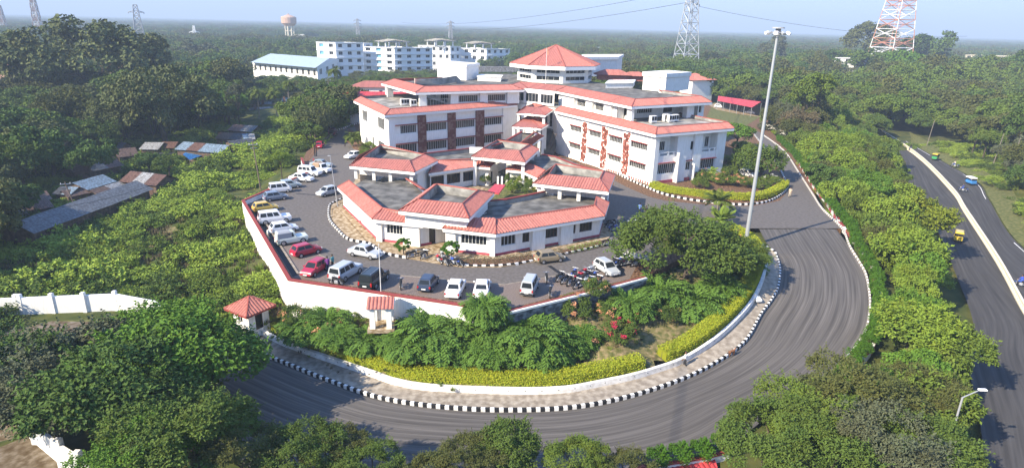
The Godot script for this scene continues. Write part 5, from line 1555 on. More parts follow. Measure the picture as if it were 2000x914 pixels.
# ---------------------------------------------------------------- guard hut, kiosk, sheds
func make_small_buildings():
	var U := Vector3.UP
	# guard hut
	var t := thing("guard_hut", "small white guard hut with pyramidal red tiled roof by the gate road", "hut", Vector3(-28.1,-4.7,-60.58), -0.55)
	hut_walls(t, 2.6, 2.5, 2.2, [[0.7, 1.6, 0.9, 1.7, 2, "glass"]], [[0.8, 1.7, 0.05, 1.9, 1, "glass", "frame_brown"]])
	var b := MB.new()
	hip(b, Vector3(0, 2.25, 0), 2.6, 2.5, 1.2, 0.6, 0.36)
	var r := part("tile_roof", b.mesh(), M.tile, t)
	b = MB.new()
	for s in [[-1, -1], [1, -1], [1, 1], [-1, 1]]: b.tube(Vector3(s[0] * 1.9, 2.3, s[1] * 1.85), Vector3(0, 3.5, 0), 0.09, 0.09, 6)
	part("ridge_cap", b.mesh(), M.tile_cap, r)
	part("fascia", box_mesh(Vector3(3.8, 0.18, 3.7)), M.red_paint, r, Vector3(0, 2.06, 0))
	# kiosk before the retaining wall
	t = thing("gate_kiosk", "small white kiosk with red tiled roof against the retaining wall", "kiosk", Vector3(-12.7,-1.5,-55.36), 0.1)
	for s in [[-0.8, 0.9], [0.8, 0.9], [-0.8, -0.9], [0.8, -0.9]]: column(t, Vector3(s[0], 0, s[1]), 0.5, 0.4, 2.45)
	b = MB.new()
	b.box(Vector3(0, 1.2, -1.0), Vector3(1.6, 2.4, 0.15))
	part("wall", b.mesh(), M.white_wall, t)
	part("plinth", box_mesh(Vector3(2.6, 0.35, 2.6)), M.forecourt, t, Vector3(0, -0.3, 0))
	b = MB.new()
	for s in [1.0, -1.0]:
		var e := [Vector3(-1.3, 2.3, s * 1.4), Vector3(1.3, 2.3, s * 1.4)]
		tile_band(b, e[0], e[1], Vector3(-1.3, 3.0, 0), Vector3(1.3, 3.0, 0), 0.36)
	r = part("tile_roof", b.mesh(), M.tile, t)
	b = MB.new()
	for x in [-1.2, 1.2]:
		b.tri(Vector3(x, 2.25, 1.3), Vector3(x, 2.25, -1.3), Vector3(x, 2.93, 0))
	part("gable", b.mesh(), M.white_wall, r)
	part("ceiling", box_mesh(Vector3(2.5, 0.1, 2.6)), M.trim, r, Vector3(0, 2.2, 0))
	# pole with lamp cluster on the kiosk
	t = thing("lamp_pole", "slim white pole rising from the kiosk roof with lamp fittings at its foot", "lamp post", Vector3(-13.3,0.75,-58.12))
	b = MB.new()
	b.tube(Vector3(0, -0.6, 0), Vector3(0, 5.3, 0), 0.05, 0.035, 8)
	part("pole", b.mesh(), M.white_paint, t)
	for s in [-0.45, 0.4]: part("lamp_fitting", box_mesh(Vector3(0.5, 0.25, 0.35), 0.05), M.white_paint, t, Vector3(s * 0.6, -0.45, 0.2))
	# red shed roof at the bottom edge
	t = thing("gate_shed", "red corrugated roof at the bottom edge below the white railing", "shed", Vector3.ZERO)
	var q := [Vector3(11.57,-4.3,-38.5),Vector3(13.27,-4.3,-39.14),Vector3(16,-4.3,-39.83),Vector3(16.31,-4.3,-38.9),Vector3(15.11,-4.3,-36.26),Vector3(11.05,-4.3,-36.12)]
	b = MB.new()
	tile_band(b, Vector3(10.38,-5,-36.12), Vector3(16.16,-5,-37.89), Vector3(11.59,-4.5,-38.86), Vector3(16.18,-4.5,-40.2), 0.4, 0.06)
	part("sheet_roof", b.mesh(), M.red_sheet, t)
	b = MB.new()
	b.prism([Vector3(11.74,-4.7,-39.11),Vector3(16.17,-4.7,-40.33),Vector3(15.94,-4.7,-37.81),Vector3(10.52,-4.7,-36.04)], 1.4)
	part("wall", b.mesh(), M.white_wall, t)
	# vehicle shed at the right back
	t = thing("vehicle_shed", "long open vehicle shed with bright red sheet roof behind the right wing", "shed", Vector3.ZERO)
	var a0 := Vector3(72.48,3,-225.82)
	var a1 := Vector3(78.37,3,-207.9)
	var c0 := Vector3(74.31,4.2,-231.24)
	var c1 := Vector3(82.44,4.2,-210.93)
	b = MB.new()
	tile_band(b, a0, a1, c0, c1, 0.5, 0.05)
	part("sheet_roof", b.mesh(), M.red_sheet, t)
	for k in 6:
		for e in [a0.lerp(a1, k / 5.0), c0.lerp(c1, k / 5.0)]:
			b = MB.new()
			b.tube(Vector3(e.x, 0, e.z), e - Vector3(0, 0.05, 0), 0.08, 0.08, 6)
			part("post", b.mesh(), M.steel_grey, t)
	b = MB.new()
	b.quad(Vector3(c0.x, 0, c0.z), Vector3(c1.x, 0, c1.z), c1 - U * 0.2, c0 - U * 0.2)
	part("back_wall", b.mesh(), M.sheet_dark, t)
	# little houses beside it
	gable_house("white_shed", "pale green roofed shed left of the small white house behind the right wing", Vector3(86.29,0,-284.6), 12.0, 9.0, 3.0, 2.2, 0.1, "white_wall", "hall_roof")
	gable_house("white_house", "small white gabled house behind the red vehicle shed", Vector3(90.7,0,-271.95), 8.0, 6.0, 3.2, 1.9, 1.9, "white_wall", "sheet_white")
	gable_house("brown_shed", "brown roofed shed between the pale shed and vehicle shed", Vector3(80,0,-261.74), 11.0, 5.0, 2.0, 1.0, 0.2, "mud_wall", "sheet_brown")
	t = thing("annexe", "white annexe with red hipped roof seen past the right wing", "building", Vector3(71.09,0,-253.64), 0.5)
	b = MB.new()
	b.box(Vector3(0, 4.2, 0), Vector3(11, 8.4, 10))
	part("wall", b.mesh(), M.white_wall, t)
	b = MB.new()
	hip(b, Vector3(0, 8.4, 0), 11, 10, 2.2, 1.0)
	part("tile_roof", b.mesh(), M.tile, t)
	t = thing("annexe", "small pale blue block with red roof seen past the left terrace", "building", Vector3(-47.61,0,-217.62), 0.1)
	hut_walls(t, 16.0, 8.0, 6.0, [[3.0, 4.2, 3.8, 5.0, 1], [9.0, 10.2, 3.8, 5.0, 1], [12.0, 13.2, 3.8, 5.0, 1]], [])
	b = MB.new()
	hip(b, Vector3(0, 6.0, 0), 16, 8, 1.8, 0.8)
	part("tile_roof", b.mesh(), M.tile, t)


func hut_walls(t: Node3D, w: float, d: float, h: float, front: Array, right: Array, m := "white_wall"):
	var x := w / 2
	var z := d / 2
	facade(t, Vector3(-x, 0, z), Vector3(x, 0, z), -0.8, h, front, M[m], 0.12)
	facade(t, Vector3(x, 0, z), Vector3(x, 0, -z), -0.8, h, right, M[m], 0.12)
	facade(t, Vector3(x, 0, -z), Vector3(-x, 0, -z), -0.8, h, [], M[m], 0.12)
	facade(t, Vector3(-x, 0, -z), Vector3(-x, 0, z), -0.8, h, [], M[m], 0.12)


func gable_house(called: String, label: String, at: Vector3, w: float, d: float, h: float, rise: float, turn: float, wm: String, rm: String, windows := 1):
	var t := thing(called, label, "house" if called.contains("house") else "shed", at, turn)
	var holes := []
	for k in windows: holes.append([w * (k + 0.5) / windows - 0.5, w * (k + 0.5) / windows + 0.5, h * 0.4, h * 0.8, 1, "glass", "frame_brown"])
	hut_walls(t, w, d, h, holes, [], wm)
	var b := MB.new()
	for s in [1.0, -1.0]:
		b.tri(Vector3(s * w / 2, h, d / 2), Vector3(s * w / 2, h, -d / 2), Vector3(s * w / 2, h + rise, 0))
	part("gable", b.mesh(), M[wm], t)
	for s in [1.0, -1.0]:
		b = MB.new()
		var o := 0.5
		tile_band(b, Vector3(-w / 2 - o, h - rise * o / (d / 2), s * (d / 2 + o)), Vector3(w / 2 + o, h - rise * o / (d / 2), s * (d / 2 + o)), Vector3(-w / 2 - o, h + rise, 0), Vector3(w / 2 + o, h + rise, 0), 0.5, 0.04)
		part("sheet_roof", b.mesh(), M[rm], t)
	return t


# ---------------------------------------------------------------- huts in the valley and far buildings
func hut(called: String, label: String, e0: Vector3, e1: Vector3, depth: float, rise: float, roof: String, wall := "mud_wall", second := ""):
	var t := thing(called, label, "hut", Vector3.ZERO, 0.0, "")
	var x := (e1 - e0).normalized()
	x.y = 0
	x = x.normalized()
	var bk := Vector3(x.z, 0, -x.x)
	if bk.z > 0: bk = -bk
	var g := minf(terrain(e0.x, e0.z), terrain(e1.x, e1.z)) - 0.5
	var r0 := e0 + bk * depth / 2 + Vector3(0, rise, 0)
	var r1 := e1 + bk * depth / 2 + Vector3(0, rise, 0)
	var f0 := e0 + bk * depth
	var f1 := e1 + bk * depth
	var n := maxi(2, int(e0.distance_to(e1) / 3.0))
	for s in 2:
		for k in n:       # overlapping sheets, each a piece of its own
			var b := MB.new()
			var o := Vector3(0, (k % 2) * 0.03, 0)
			var a := float(k) / n
			var c := float(k + 1) / n + 0.012
			if s == 0: tile_band(b, e0.lerp(e1, a) + o, e0.lerp(e1, c) + o, r0.lerp(r1, a) + o, r0.lerp(r1, c) + o, 0.3, 0.03)
			else: tile_band(b, f0.lerp(f1, a) + o, f0.lerp(f1, c) + o, r0.lerp(r1, a) + o, r0.lerp(r1, c) + o, 0.3, 0.03)
			part("roof_sheet", b.mesh(), M[second if second and (k * 7 + s) % 3 == 1 else roof], t)
	var b := MB.new()
	var i0 := e0 + bk * 0.5 + x * 0.4
	var i1 := e1 + bk * 0.5 - x * 0.4
	var j0 := f0 - bk * 0.5 + x * 0.4
	var j1 := f1 - bk * 0.5 - x * 0.4
	var dn := func(p: Vector3) -> Vector3: return Vector3(p.x, g, p.z)
	for q in [[i0, i1], [i1, j1], [j1, j0], [j0, i0]]:
		b.quad(dn.call(q[0]), dn.call(q[1]), q[1], q[0])
	b.tri(i0, j0, r0 + x * 0.4 - Vector3(0, 0.15, 0))
	b.tri(i1, j1, r1 - x * 0.4 - Vector3(0, 0.15, 0))
	part("wall", b.mesh(), M[wall], t)
	for k in n:
		if k % 2 == 0:
			var d := MB.new()
			d.box((i0.lerp(i1, (k + 0.5) / n) * Vector3(1, 0, 1)) + Vector3(0, g + 1.5, 0) - bk * 0.03, Vector3(0.9, 2.0, 0.06), Basis(x, Vector3.UP, x.cross(Vector3.UP)))
			part("door", d.mesh(), M.frame_brown, t)


func make_far_buildings():
	hut("long_shed", "long grey sheet roofed shed lowest on the bushy slope", Vector3(-70.11,-3.6,-85.45), Vector3(-67.22,-3.6,-111.49), 6.5, 1.5, "sheet_grey", "mud_wall")
	hut("hut", "hut with rusty striped sheet roof below the dark trees", Vector3(-88.15,-3.6,-121.25), Vector3(-84.11,-3.6,-130.53), 6.0, 1.6, "sheet_rust", "mud_wall", "sheet_grey")
	hut("hut", "hut with steel blue sheet roof behind the long grey shed", Vector3(-78.73,-3.7,-110.29), Vector3(-77.4,-3.7,-117.08), 6.0, 1.2, "sheet_blue")
	hut("hut", "hut with brown rusty roof ending in one white sheet", Vector3(-76.86,-3.6,-116.73), Vector3(-68.24,-3.6,-114.12), 6.0, 1.5, "sheet_rust", "mud_wall", "sheet_white")
	hut("hut", "low brown patched roof left of the long grey shed", Vector3(-80.86,-4.2,-97.62), Vector3(-78.21,-4.2,-100.84), 5.0, 0.8, "sheet_brown", "mud_wall", "sheet_rust")
	hut("hut", "small brown thatch coloured roof between blue roof and long shed", Vector3(-80.28,-4.2,-106.93), Vector3(-77.85,-4.2,-110.57), 4.0, 0.9, "sheet_brown")
	hut("hut", "dark brown low roof at the far left of the huts", Vector3(-83.89,-4.2,-103.08), Vector3(-81.81,-4.2,-105.52), 6.0, 1.0, "sheet_brown")
	hut("hut", "long hut with pale blue, white and rust sheets in its roof", Vector3(-82.37,-3.4,-147.85), Vector3(-69.61,-3.4,-144.41), 6.5, 1.4, "sheet_blue", "mud_wall", "sheet_rust")
	hut("hut", "hut with pale grey roof left of the dark tarpaulin", Vector3(-91.05,-3.6,-147.77), Vector3(-86.35,-3.6,-147.78), 6.5, 1.2, "sheet_white")
	hut("hut", "rust roofed hut left of the pale blue roof", Vector3(-87.49,-3.6,-149.85), Vector3(-83.51,-3.6,-149.96), 5.0, 1.2, "sheet_rust")
	hut("hut", "brown roofed hut under the trees near the blue roofed one", Vector3(-79.24,-3.2,-161.98), Vector3(-71.46,-3.2,-161.18), 6.0, 1.2, "sheet_brown", "mud_wall", "sheet_dark")
	hut("hut", "small light blue roofed hut at the right end of the village", Vector3(-70.8,-3,-160.14), Vector3(-68.06,-3,-161.46), 5.0, 1.2, "sheet_blue", "mud_wall", "sheet_white")
	hut("hut", "brown gabled hut behind the rusty striped roof", Vector3(-90.13,-3.6,-138.15), Vector3(-86.99,-3.6,-141.04), 5.0, 1.5, "sheet_brown")
	hut("hut", "grey flat roof among trees behind the car park's upper wall", Vector3(-69.54,-2.6,-150.38), Vector3(-65.26,-2.6,-154.6), 5.0, 0.8, "sheet_dark")
	hut("hut", "long pale roof under the trees left of the side road", Vector3(-88.71,-2.2,-207.86), Vector3(-76.46,-2.2,-213.73), 5.0, 0.9, "sheet_grey", "mud_wall", "sheet_white")
	hut("hut", "pale blue hipped hut roof below the tall palms", Vector3(-85.85,-2.4,-227.07), Vector3(-78.39,-2.4,-226.51), 8.0, 2.2, "sheet_blue", "mud_wall", "sheet_white")
	hut("hut", "bright blue roofed hut left of the tall palms", Vector3(-90.16,-2.4,-220.22), Vector3(-86.31,-2.4,-220.98), 5.0, 1.5, "sheet_blue")
	hut("hut", "dark slate roofed hut left of the pole above the rusty striped hut", Vector3(-99.61,-3.4,-147.22), Vector3(-94.78,-3.4,-147.04), 5.0, 1.0, "sheet_dark")
	hut("hut", "rust and grey roofed hut uphill of the pale blue roof", Vector3(-80.3,-2.6,-171.95), Vector3(-72.49,-2.6,-169.92), 6.0, 1.3, "sheet_rust", "mud_wall", "sheet_grey")
	hut("hut", "small hut with dark blue sheets left of the steel blue roof", Vector3(-83.91,-4,-108.13), Vector3(-80.21,-4,-107.71), 4.5, 0.9, "sheet_dark", "mud_wall", "sheet_blue")
	hut("hut", "small pink and white patched hut at the left end of the long shed", Vector3(-80.7,-4.4,-94.35), Vector3(-79.01,-4.4,-96.48), 4.0, 0.9, "sheet_rust", "pink_wall", "sheet_white")
	hut("hut", "low debris roofed lean-to between steel blue and striped roofs", Vector3(-76.87,-4.3,-109.92), Vector3(-75.49,-4.3,-116.78), 3.0, 0.6, "sheet_brown", "mud_wall", "sheet_white")
	for k in 14:
		var p := Vector3(-620 + k * 104 + 37 * sin(k * 5.1), -4, -620 - 260 * absf(sin(k * 2.7)))
		gable_house("distant_house", ["pale house in the far woods, %s", "white roofed house in the far woods, %s", "red roofed house in the far woods, %s"][k % 3] % ["left of the left masts", "between the left masts", "below the grey mast with a dish", "left of the faded red roof", "right of the faded red roof", "left of the water tower", "right of the water tower", "above the left campus block", "above the right campus block", "left of the tall pylon", "right of the tall pylon", "left of the lamp mast's head", "right of the lamp mast's head", "at the right edge"][k], p, 18, 9, 10.5, 2.2, 0.4 * k, "far_white", ["cream_wall", "sheet_white", "red_sheet"][k % 3], 3)
	# tarpaulins
	var t := thing("tarpaulin_shelter", "shelter under a bright blue tarpaulin below the pale blue roof", "shelter")
	var q := [Vector3(-80,-4.4,-147),Vector3(-75.91,-4.6,-142.2),Vector3(-75.01,-4.4,-146.47),Vector3(-78.69,-3.2,-148.88),Vector3(-77.41,-3.3,-144.45)]
	var b := MB.new()
	b.quad(q[0], q[1], q[2], q[3])
	b.tri(q[0], q[3], q[3] + Vector3(-2, -1.5, -2))
	part("tarpaulin", b.mesh(), M.tarp_blue, t)
	b = MB.new()
	for p in q.slice(0, 4): b.tube(Vector3(p.x, -7, p.z), p - Vector3(0, 0.03, 0), 0.06, 0.06, 5)
	part("posts", b.mesh(), M.pole_wood, t)
	t = thing("tarpaulin_shelter", "shelter under a dark slate tarpaulin left of the bright blue one", "shelter")
	q = [Vector3(-89.81,-4.2,-150.05),Vector3(-83.66,-4.6,-146.03),Vector3(-82.4,-4.2,-148.4),Vector3(-86.2,-3.2,-148.31)]
	b = MB.new()
	b.quad(q[0], q[1], q[2], q[3])
	part("tarpaulin", b.mesh(), M.sheet_dark, t)
	b = MB.new()
	for p in q: b.tube(Vector3(p.x, -7, p.z), p - Vector3(0, 0.03, 0), 0.06, 0.06, 5)
	part("posts", b.mesh(), M.pole_wood, t)
	# campus
	t = thing("hall", "long white hall with pale blue metal roof left of the campus blocks", "building")
	var h0 := Vector3(-142.18,-2,-344.41)
	var h1 := Vector3(-98.01,-2,-313.83)
	var h2 := Vector3(-106.55,-2,-388.8)
	var up := Vector3(0, 9.0, 0)
	var holes := []
	var n := h0.distance_to(h1)
	for k in 12: holes.append([n * (k + 0.3) / 12, n * (k + 0.7) / 12, 1.0, 3.8, 2, "curtain_glass"])
	facade(t, h0, h1, -4.0, 5.0, holes, M.white_wall)
	n = h1.distance_to(h2)
	holes = []
	for k in 4: holes.append([n * (k + 0.3) / 4, n * (k + 0.7) / 4, 1.0, 3.8, 2, "curtain_glass"])
	facade(t, h1, h2, -4.0, 5.0, holes, M.white_wall)
	b = MB.new()
	var bk := h2 - h1
	var y7 := Vector3(0, 7.0, 0)
	var rg := Vector3(0, 9.6, 0)
	tile_band(b, h0 + y7 * Vector3(1, 1, 1) - bk * 0.05, h1 + y7 - bk * 0.05, h0 + bk * 0.5 + rg, h1 + bk * 0.5 + rg, 1.2, 0.08)
	tile_band(b, h0 + bk + y7, h1 + bk + y7, h0 + bk * 0.5 + rg, h1 + bk * 0.5 + rg, 1.2, 0.08)
	part("metal_roof", b.mesh(), M.hall_roof, t)
	b = MB.new()
	b.tri(h1 + y7, h1 + bk + y7, h1 + bk * 0.5 + rg)
	b.tri(h0 + y7, h0 + bk + y7, h0 + bk * 0.5 + rg)
	part("gable", b.mesh(), M.far_white, t)
	campus_block("white campus block with blue window panels at the left end", Vector3(-105.93,-2,-377.36), 13, 17, 17.0, 4, 2, 3, true, 0)
	campus_block("white campus block with blue window panels and slatted rooftop pavilion", Vector3(-73.58,-2,-388.28), 29, 26, 14.5, 4, 4, 4, true, 1)
	campus_block("white campus block with rounded galleries and flat slatted roof pavilion", Vector3(-44.9,-2,-437.16), 24, 8, 14.5, 3, 5, 2, false, 1)
	campus_block("rightmost white campus block with shaded bluish end wall", Vector3(-20.74,-2,-446.1), 30, 20, 13.0, 3, 5, 4, false, 1)
	campus_block("recessed plain white block between the two blue panelled campus blocks", Vector3(-97.4,-2,-410.99), 9, 6, 16.0, 3, 1, 1, false, 0)
	campus_block("low white link block joining the campus blocks at the middle", Vector3(-62.25,-2,-460.89), 26, 8, 10.0, 2, 6, 2, false, 0)
	campus_block("small white block far behind the left campus block", Vector3(-625.15,-4,-1945.79), 40, 20, 12.0, 3, 4, 3, false, 0)
	# houses in the woods at the right
	campus_block("cream white two storey house alone in the woods at the right", Vector3(221.98,4,-414.04), 16, 7, 8.0, 2, 3, 2, false, 0, "far_white")
	campus_block("long low cream house at the far right edge", Vector3(450.53,6,-582.06), 40, 10, 5.0, 1, 6, 2, false, 0, "cream_wall")
	campus_block("white house beside the red and white mast", Vector3(388.85,7,-624.74), 14, 8, 7.0, 2, 3, 2, false, 0, "far_white")
	campus_block("pink house cut by the left edge of the view", Vector3(-211.23,-5,-264.04), 24, 12, 11.0, 3, 5, 3, false, 0, "pink_wall")
	campus_block("small pink and white house below the great tree", Vector3(-196.35,-5,-263.41), 12, 8, 5.5, 1, 3, 2, false, 0, "pink_wall")
	campus_block("white house peeping out under the great tree's right side", Vector3(-191.25,-5,-296.48), 7, 6, 6.0, 1, 2, 1, false, 0, "far_white")
	for s in [["tiny white house far off at the left horizon", 60, 62], ["pale flat house left of the thin left mast", 36, 60], ["white house between the two left masts", 15, 68], ["white bright house above the great tree", 175, 60], ["far pale house near the middle horizon", 945, 83], ["white box house above the woods right of the pylon", 1436, 82]]:
		campus_block(s[0], onto(s[1], s[2]), 26, 10, 8.0, 1, 3, 1, false, 0, "far_white")
	gable_house("red_roofed_house", "house with faded red roof and white gable beyond the great tree", onto(340, 85), 34, 16, 5, 6.0, 0.3, "far_white", "red_sheet", 4)
	gable_house("long_roof", "long pale low roof in the far woods above the campus", onto(955, 84), 46, 10, 4, 2.0, -0.1, "cream_wall", "cream_wall", 3)
	# water tower
	t = thing("water_tower", "pinkish concrete water tower on legs in the distance", "water tower", onto(567, 84))
	b = MB.new()
	for k in 8:
		var a := TAU * k / 8
		b.tube(Vector3(cos(a) * 4.4, -6, sin(a) * 4.4), Vector3(cos(a) * 4.4, 17, sin(a) * 4.4), 0.5, 0.45, 6)
		for y in [2.0, 7.0, 12.0]: b.tube(Vector3(cos(a) * 4.4, y, sin(a) * 4.4), Vector3(cos(a + TAU / 8) * 4.4, y, sin(a + TAU / 8) * 4.4), 0.35, 0.35, 5)
	part("legs", b.mesh(), M.cream_wall, t)
	b = MB.new()
	var prof := [[4.2, 16.5], [7.4, 19.5], [7.6, 25.0], [7.0, 25.8], [0.6, 28.0], [0.6, 28.8], [0.0, 28.9]]
	for i in prof.size() - 1:
		for k in 18:
			var a := TAU * k / 18
			var c := TAU * (k + 1) / 18
			var p0 := Vector3(cos(a) * prof[i][0], prof[i][1], -sin(a) * prof[i][0])
			var p1 := Vector3(cos(c) * prof[i][0], prof[i][1], -sin(c) * prof[i][0])
			var p2 := Vector3(cos(c) * prof[i + 1][0], prof[i + 1][1], -sin(c) * prof[i + 1][0])
			var p3 := Vector3(cos(a) * prof[i + 1][0], prof[i + 1][1], -sin(a) * prof[i + 1][0])
			b.quad(p0, p1, p2, p3)
	part("tank", b.mesh(), M.tank, t)
	t.scale = Vector3.ONE * 1.35


# the point on flat far ground seen in that direction from the camera's height
func onto(u: float, v: float) -> Vector3:
	var far := {"60,62": Vector3(-860.72,-4,-1147.25), "36,60": Vector3(-918.49,-4,-1194.43), "15,68": Vector3(-753.22,-4,-956.96), "175,60": Vector3(-872.87,-4,-1325.27), "945,83": Vector3(-59.16,-4,-1167.78), "1436,82": Vector3(621.55,-4,-1849.55), "340,85": Vector3(-418.92,-4,-789.27), "955,84": Vector3(-48.88,-4,-1143.2), "567,84": Vector3(-316.47,-4,-903.85)}
	return far["%d,%d" % [u, v]]


func campus_block(label: String, at: Vector3, left: float, right: float, h: float, floors: int, cols: int, cols2: int, blue: bool, top: int, m := "far_white"):
	var t := thing("campus_block" if m == "far_white" and left > 25 else "distant_house", label, "building")
	var dl := Vector3(-0.955, 0, -0.295)
	var dr := Vector3(0.80, 0, -0.60)
	var g := at.y - 3.0
	var holes := []
	var y0 := at.y
	for f in floors:
		for c in cols: holes.append([left * (c + 0.28) / cols, left * (c + 0.72) / cols, y0 + h * (f + 0.35) / floors, y0 + h * (f + 0.8) / floors, 2, "blue_panel" if blue and c % 2 == 0 else "glass"])
	facade(t, at + dl * left, at, g, y0 + h, holes, M[m], 0.5)
	holes = []
	for f in floors:
		for c in cols2: holes.append([right * (c + 0.28) / cols2, right * (c + 0.72) / cols2, y0 + h * (f + 0.35) / floors, y0 + h * (f + 0.8) / floors, 2, "glass"])
	facade(t, at, at + dr * right, g, y0 + h, holes, M[m], 0.5)
	var a := Vector3(at.x, y0 + h, at.z)
	var b := MB.new()
	var bk := dr * right
	var lf := dl * left
	b.quad(a + bk + Vector3(0, g - y0 - h, 0), a + bk + lf + Vector3(0, g - y0 - h, 0), a + bk + lf, a + bk)
	b.quad(a + bk + lf + Vector3(0, g - y0 - h, 0), a + lf + Vector3(0, g - y0 - h, 0), a + lf, a + bk + lf)
	part("wall", b.mesh(), M[m], t)
	b = MB.new()
	b.prism([a + Vector3(0, -0.5, 0), a + bk + Vector3(0, -0.5, 0), a + bk + lf + Vector3(0, -0.5, 0), a + lf + Vector3(0, -0.5, 0)], 0.0)
	part("flat_roof", b.mesh(), M.pale_roof, t)
	for f in range(1, floors + 1):
		b = MB.new()
		swept(b, [a + lf, a, a + bk], 0.9, -h + h * f / floors - 0.35, -h + h * f / floors + 0.05)
		part("sill_band", b.mesh(), M[m], t)
	if top == 1:
		var c := a + lf * 0.45 + bk * 0.45
		b = MB.new()
		var fr := Basis(dr, Vector3.UP, dr.cross(Vector3.UP))
		for s in [[-1, -1], [1, -1], [1, 1], [-1, 1], [0, 1], [0, -1]]: b.box(c + fr * Vector3(s[0] * 7, 1.6, s[1] * 5), Vector3(0.7, 3.2, 0.7), fr)
		part("pavilion_posts", b.mesh(), M[m], t)
		b = MB.new()
		for k in 15: b.box(c + fr * Vector3(-8.5 + k * 1.2, 3.3 + 1.2 * (1.0 - absf(k - 7) / 7.0), 0), Vector3(0.5, 0.35, 13), fr)
		for s in [-6.3, 0, 6.3]: b.box(c + fr * Vector3(0, 3.2, s), Vector3(18, 0.4, 0.5), fr)
		part("pavilion_slats", b.mesh(), M.parapet, t)


# ---------------------------------------------------------------- lattice masts, pylons, wires, poles
func lattice(called: String, label: String, at: Vector3, w0: float, w1: float, h: float, levels: int, r: float, m: String, m2 := "", arms := [], turn := 0.4, cat := "pylon"):
	var t := thing(called, label, cat, at, turn)
	var C := [[-1, -1], [1, -1], [1, 1], [-1, 1]]
	var mats := [m, m2 if m2 else m]
	for c in C:
		for s in (2 if not m2 else levels):
			var n := 2 if not m2 else levels
			var y0 := h * s / n
			var y1 := h * (s + 1) / n
			var a := lerpf(w0, w1, y0 / h) / 2
			var d := lerpf(w0, w1, y1 / h) / 2
			var b := MB.new()
			b.tube(Vector3(c[0] * a, y0, c[1] * a), Vector3(c[0] * d, y1, c[1] * d), r * 1.5, r * 1.3, 5)
			part("leg", b.mesh(), M[mats[s % 2] if m2 else m], t)
	for s in levels:
		var b := MB.new()
		var y0 := h * s / levels
		var y1 := h * (s + 1) / levels
		var a := lerpf(w0, w1, y0 / h) / 2
		var d := lerpf(w0, w1, y1 / h) / 2
		for k in 4:
			var p: Array = C[k]
			var q: Array = C[(k + 1) % 4]
			b.tube(Vector3(p[0] * a, y0, p[1] * a), Vector3(q[0] * d, y1, q[1] * d), r, r, 4, false)
			b.tube(Vector3(q[0] * a, y0, q[1] * a), Vector3(p[0] * d, y1, p[1] * d), r, r, 4, false)
			b.tube(Vector3(p[0] * d, y1, p[1] * d), Vector3(q[0] * d, y1, q[1] * d), r, r, 4, false)
			if m2:
				var mp := Vector3((p[0] + q[0]) * 0.5 * (a + d) / 2, (y0 + y1) / 2, (p[1] + q[1]) * 0.5 * (a + d) / 2)
				b.tube(Vector3(p[0] * a, y0, p[1] * a).lerp(Vector3(p[0] * d, y1, p[1] * d), 0.5), mp, r, r, 4, false)
				b.tube(Vector3(q[0] * a, y0, q[1] * a).lerp(Vector3(q[0] * d, y1, q[1] * d), 0.5), mp, r, r, 4, false)
		part("bracing", b.mesh(), M[mats[(s + 1) % 2] if m2 else m], t)
	for y in arms:
		var b := MB.new()
		for s in [-1.0, 1.0]:
			var e := Vector3(s * (w1 / 2 + 3.6 + (0.8 if y == arms[0] else 0.0)), y, 0)
			for z in [-1.0, 1.0]:
				b.tube(Vector3(s * w1 / 2, y, z * w1 / 2), e, r, r, 4)
				b.tube(Vector3(s * w1 / 2, y + 1.3, z * w1 / 2), e, r, r, 4)
			b.tube(e, e - Vector3(0, 1.2, 0), r * 1.3, r * 1.3, 5)
		part("crossarm", b.mesh(), M[m], t)
	return t


func wire(label: String, a: Vector3, b: Vector3, sag: float, r := 0.05):
	var m := MB.new()
	var n := 18
	for k in n:
		var s := float(k) / n
		var e := float(k + 1) / n
		m.tube(a.lerp(b, s) - Vector3(0, sag * 4 * s * (1 - s), 0), a.lerp(b, e) - Vector3(0, sag * 4 * e * (1 - e), 0), r, r, 4, false)
	solo("power_line", m.mesh(), M.dark, label, "wire", Vector3.ZERO, 0.0, "overhead wires between the pylons")


func pole(called: String, label: String, foot: Vector3, h: float, lean: Vector3, arm := true, m := "pole_wood", group := ""):
	var t := thing(called, label, "pole", foot, 0.0, group)
	var b := MB.new()
	b.tube(Vector3(0, -0.8, 0), lean + Vector3(0, h, 0), 0.13, 0.09, 7)
	part("post", b.mesh(), M[m], t)
	if arm:
		b = MB.new()
		b.box(lean * 0.94 + Vector3(0, h * 0.94, 0), Vector3(1.6, 0.12, 0.12), Basis(Vector3.UP, 0.5))
		b.box(lean * 0.87 + Vector3(0, h * 0.87, 0), Vector3(1.2, 0.1, 0.1), Basis(Vector3.UP, 0.5))
		part("crossarm", b.mesh(), M.steel_grey, t)
		for s in [-0.65, 0.0, 0.65]:
			b = MB.new()
			b.tube(lean * 0.94 + Vector3(s * 0.88, h * 0.94, -s * 0.48), lean * 0.94 + Vector3(s * 0.88, h * 0.94 + 0.25, -s * 0.48), 0.05, 0.04, 6)
			part("insulator", b.mesh(), M.trim, t)


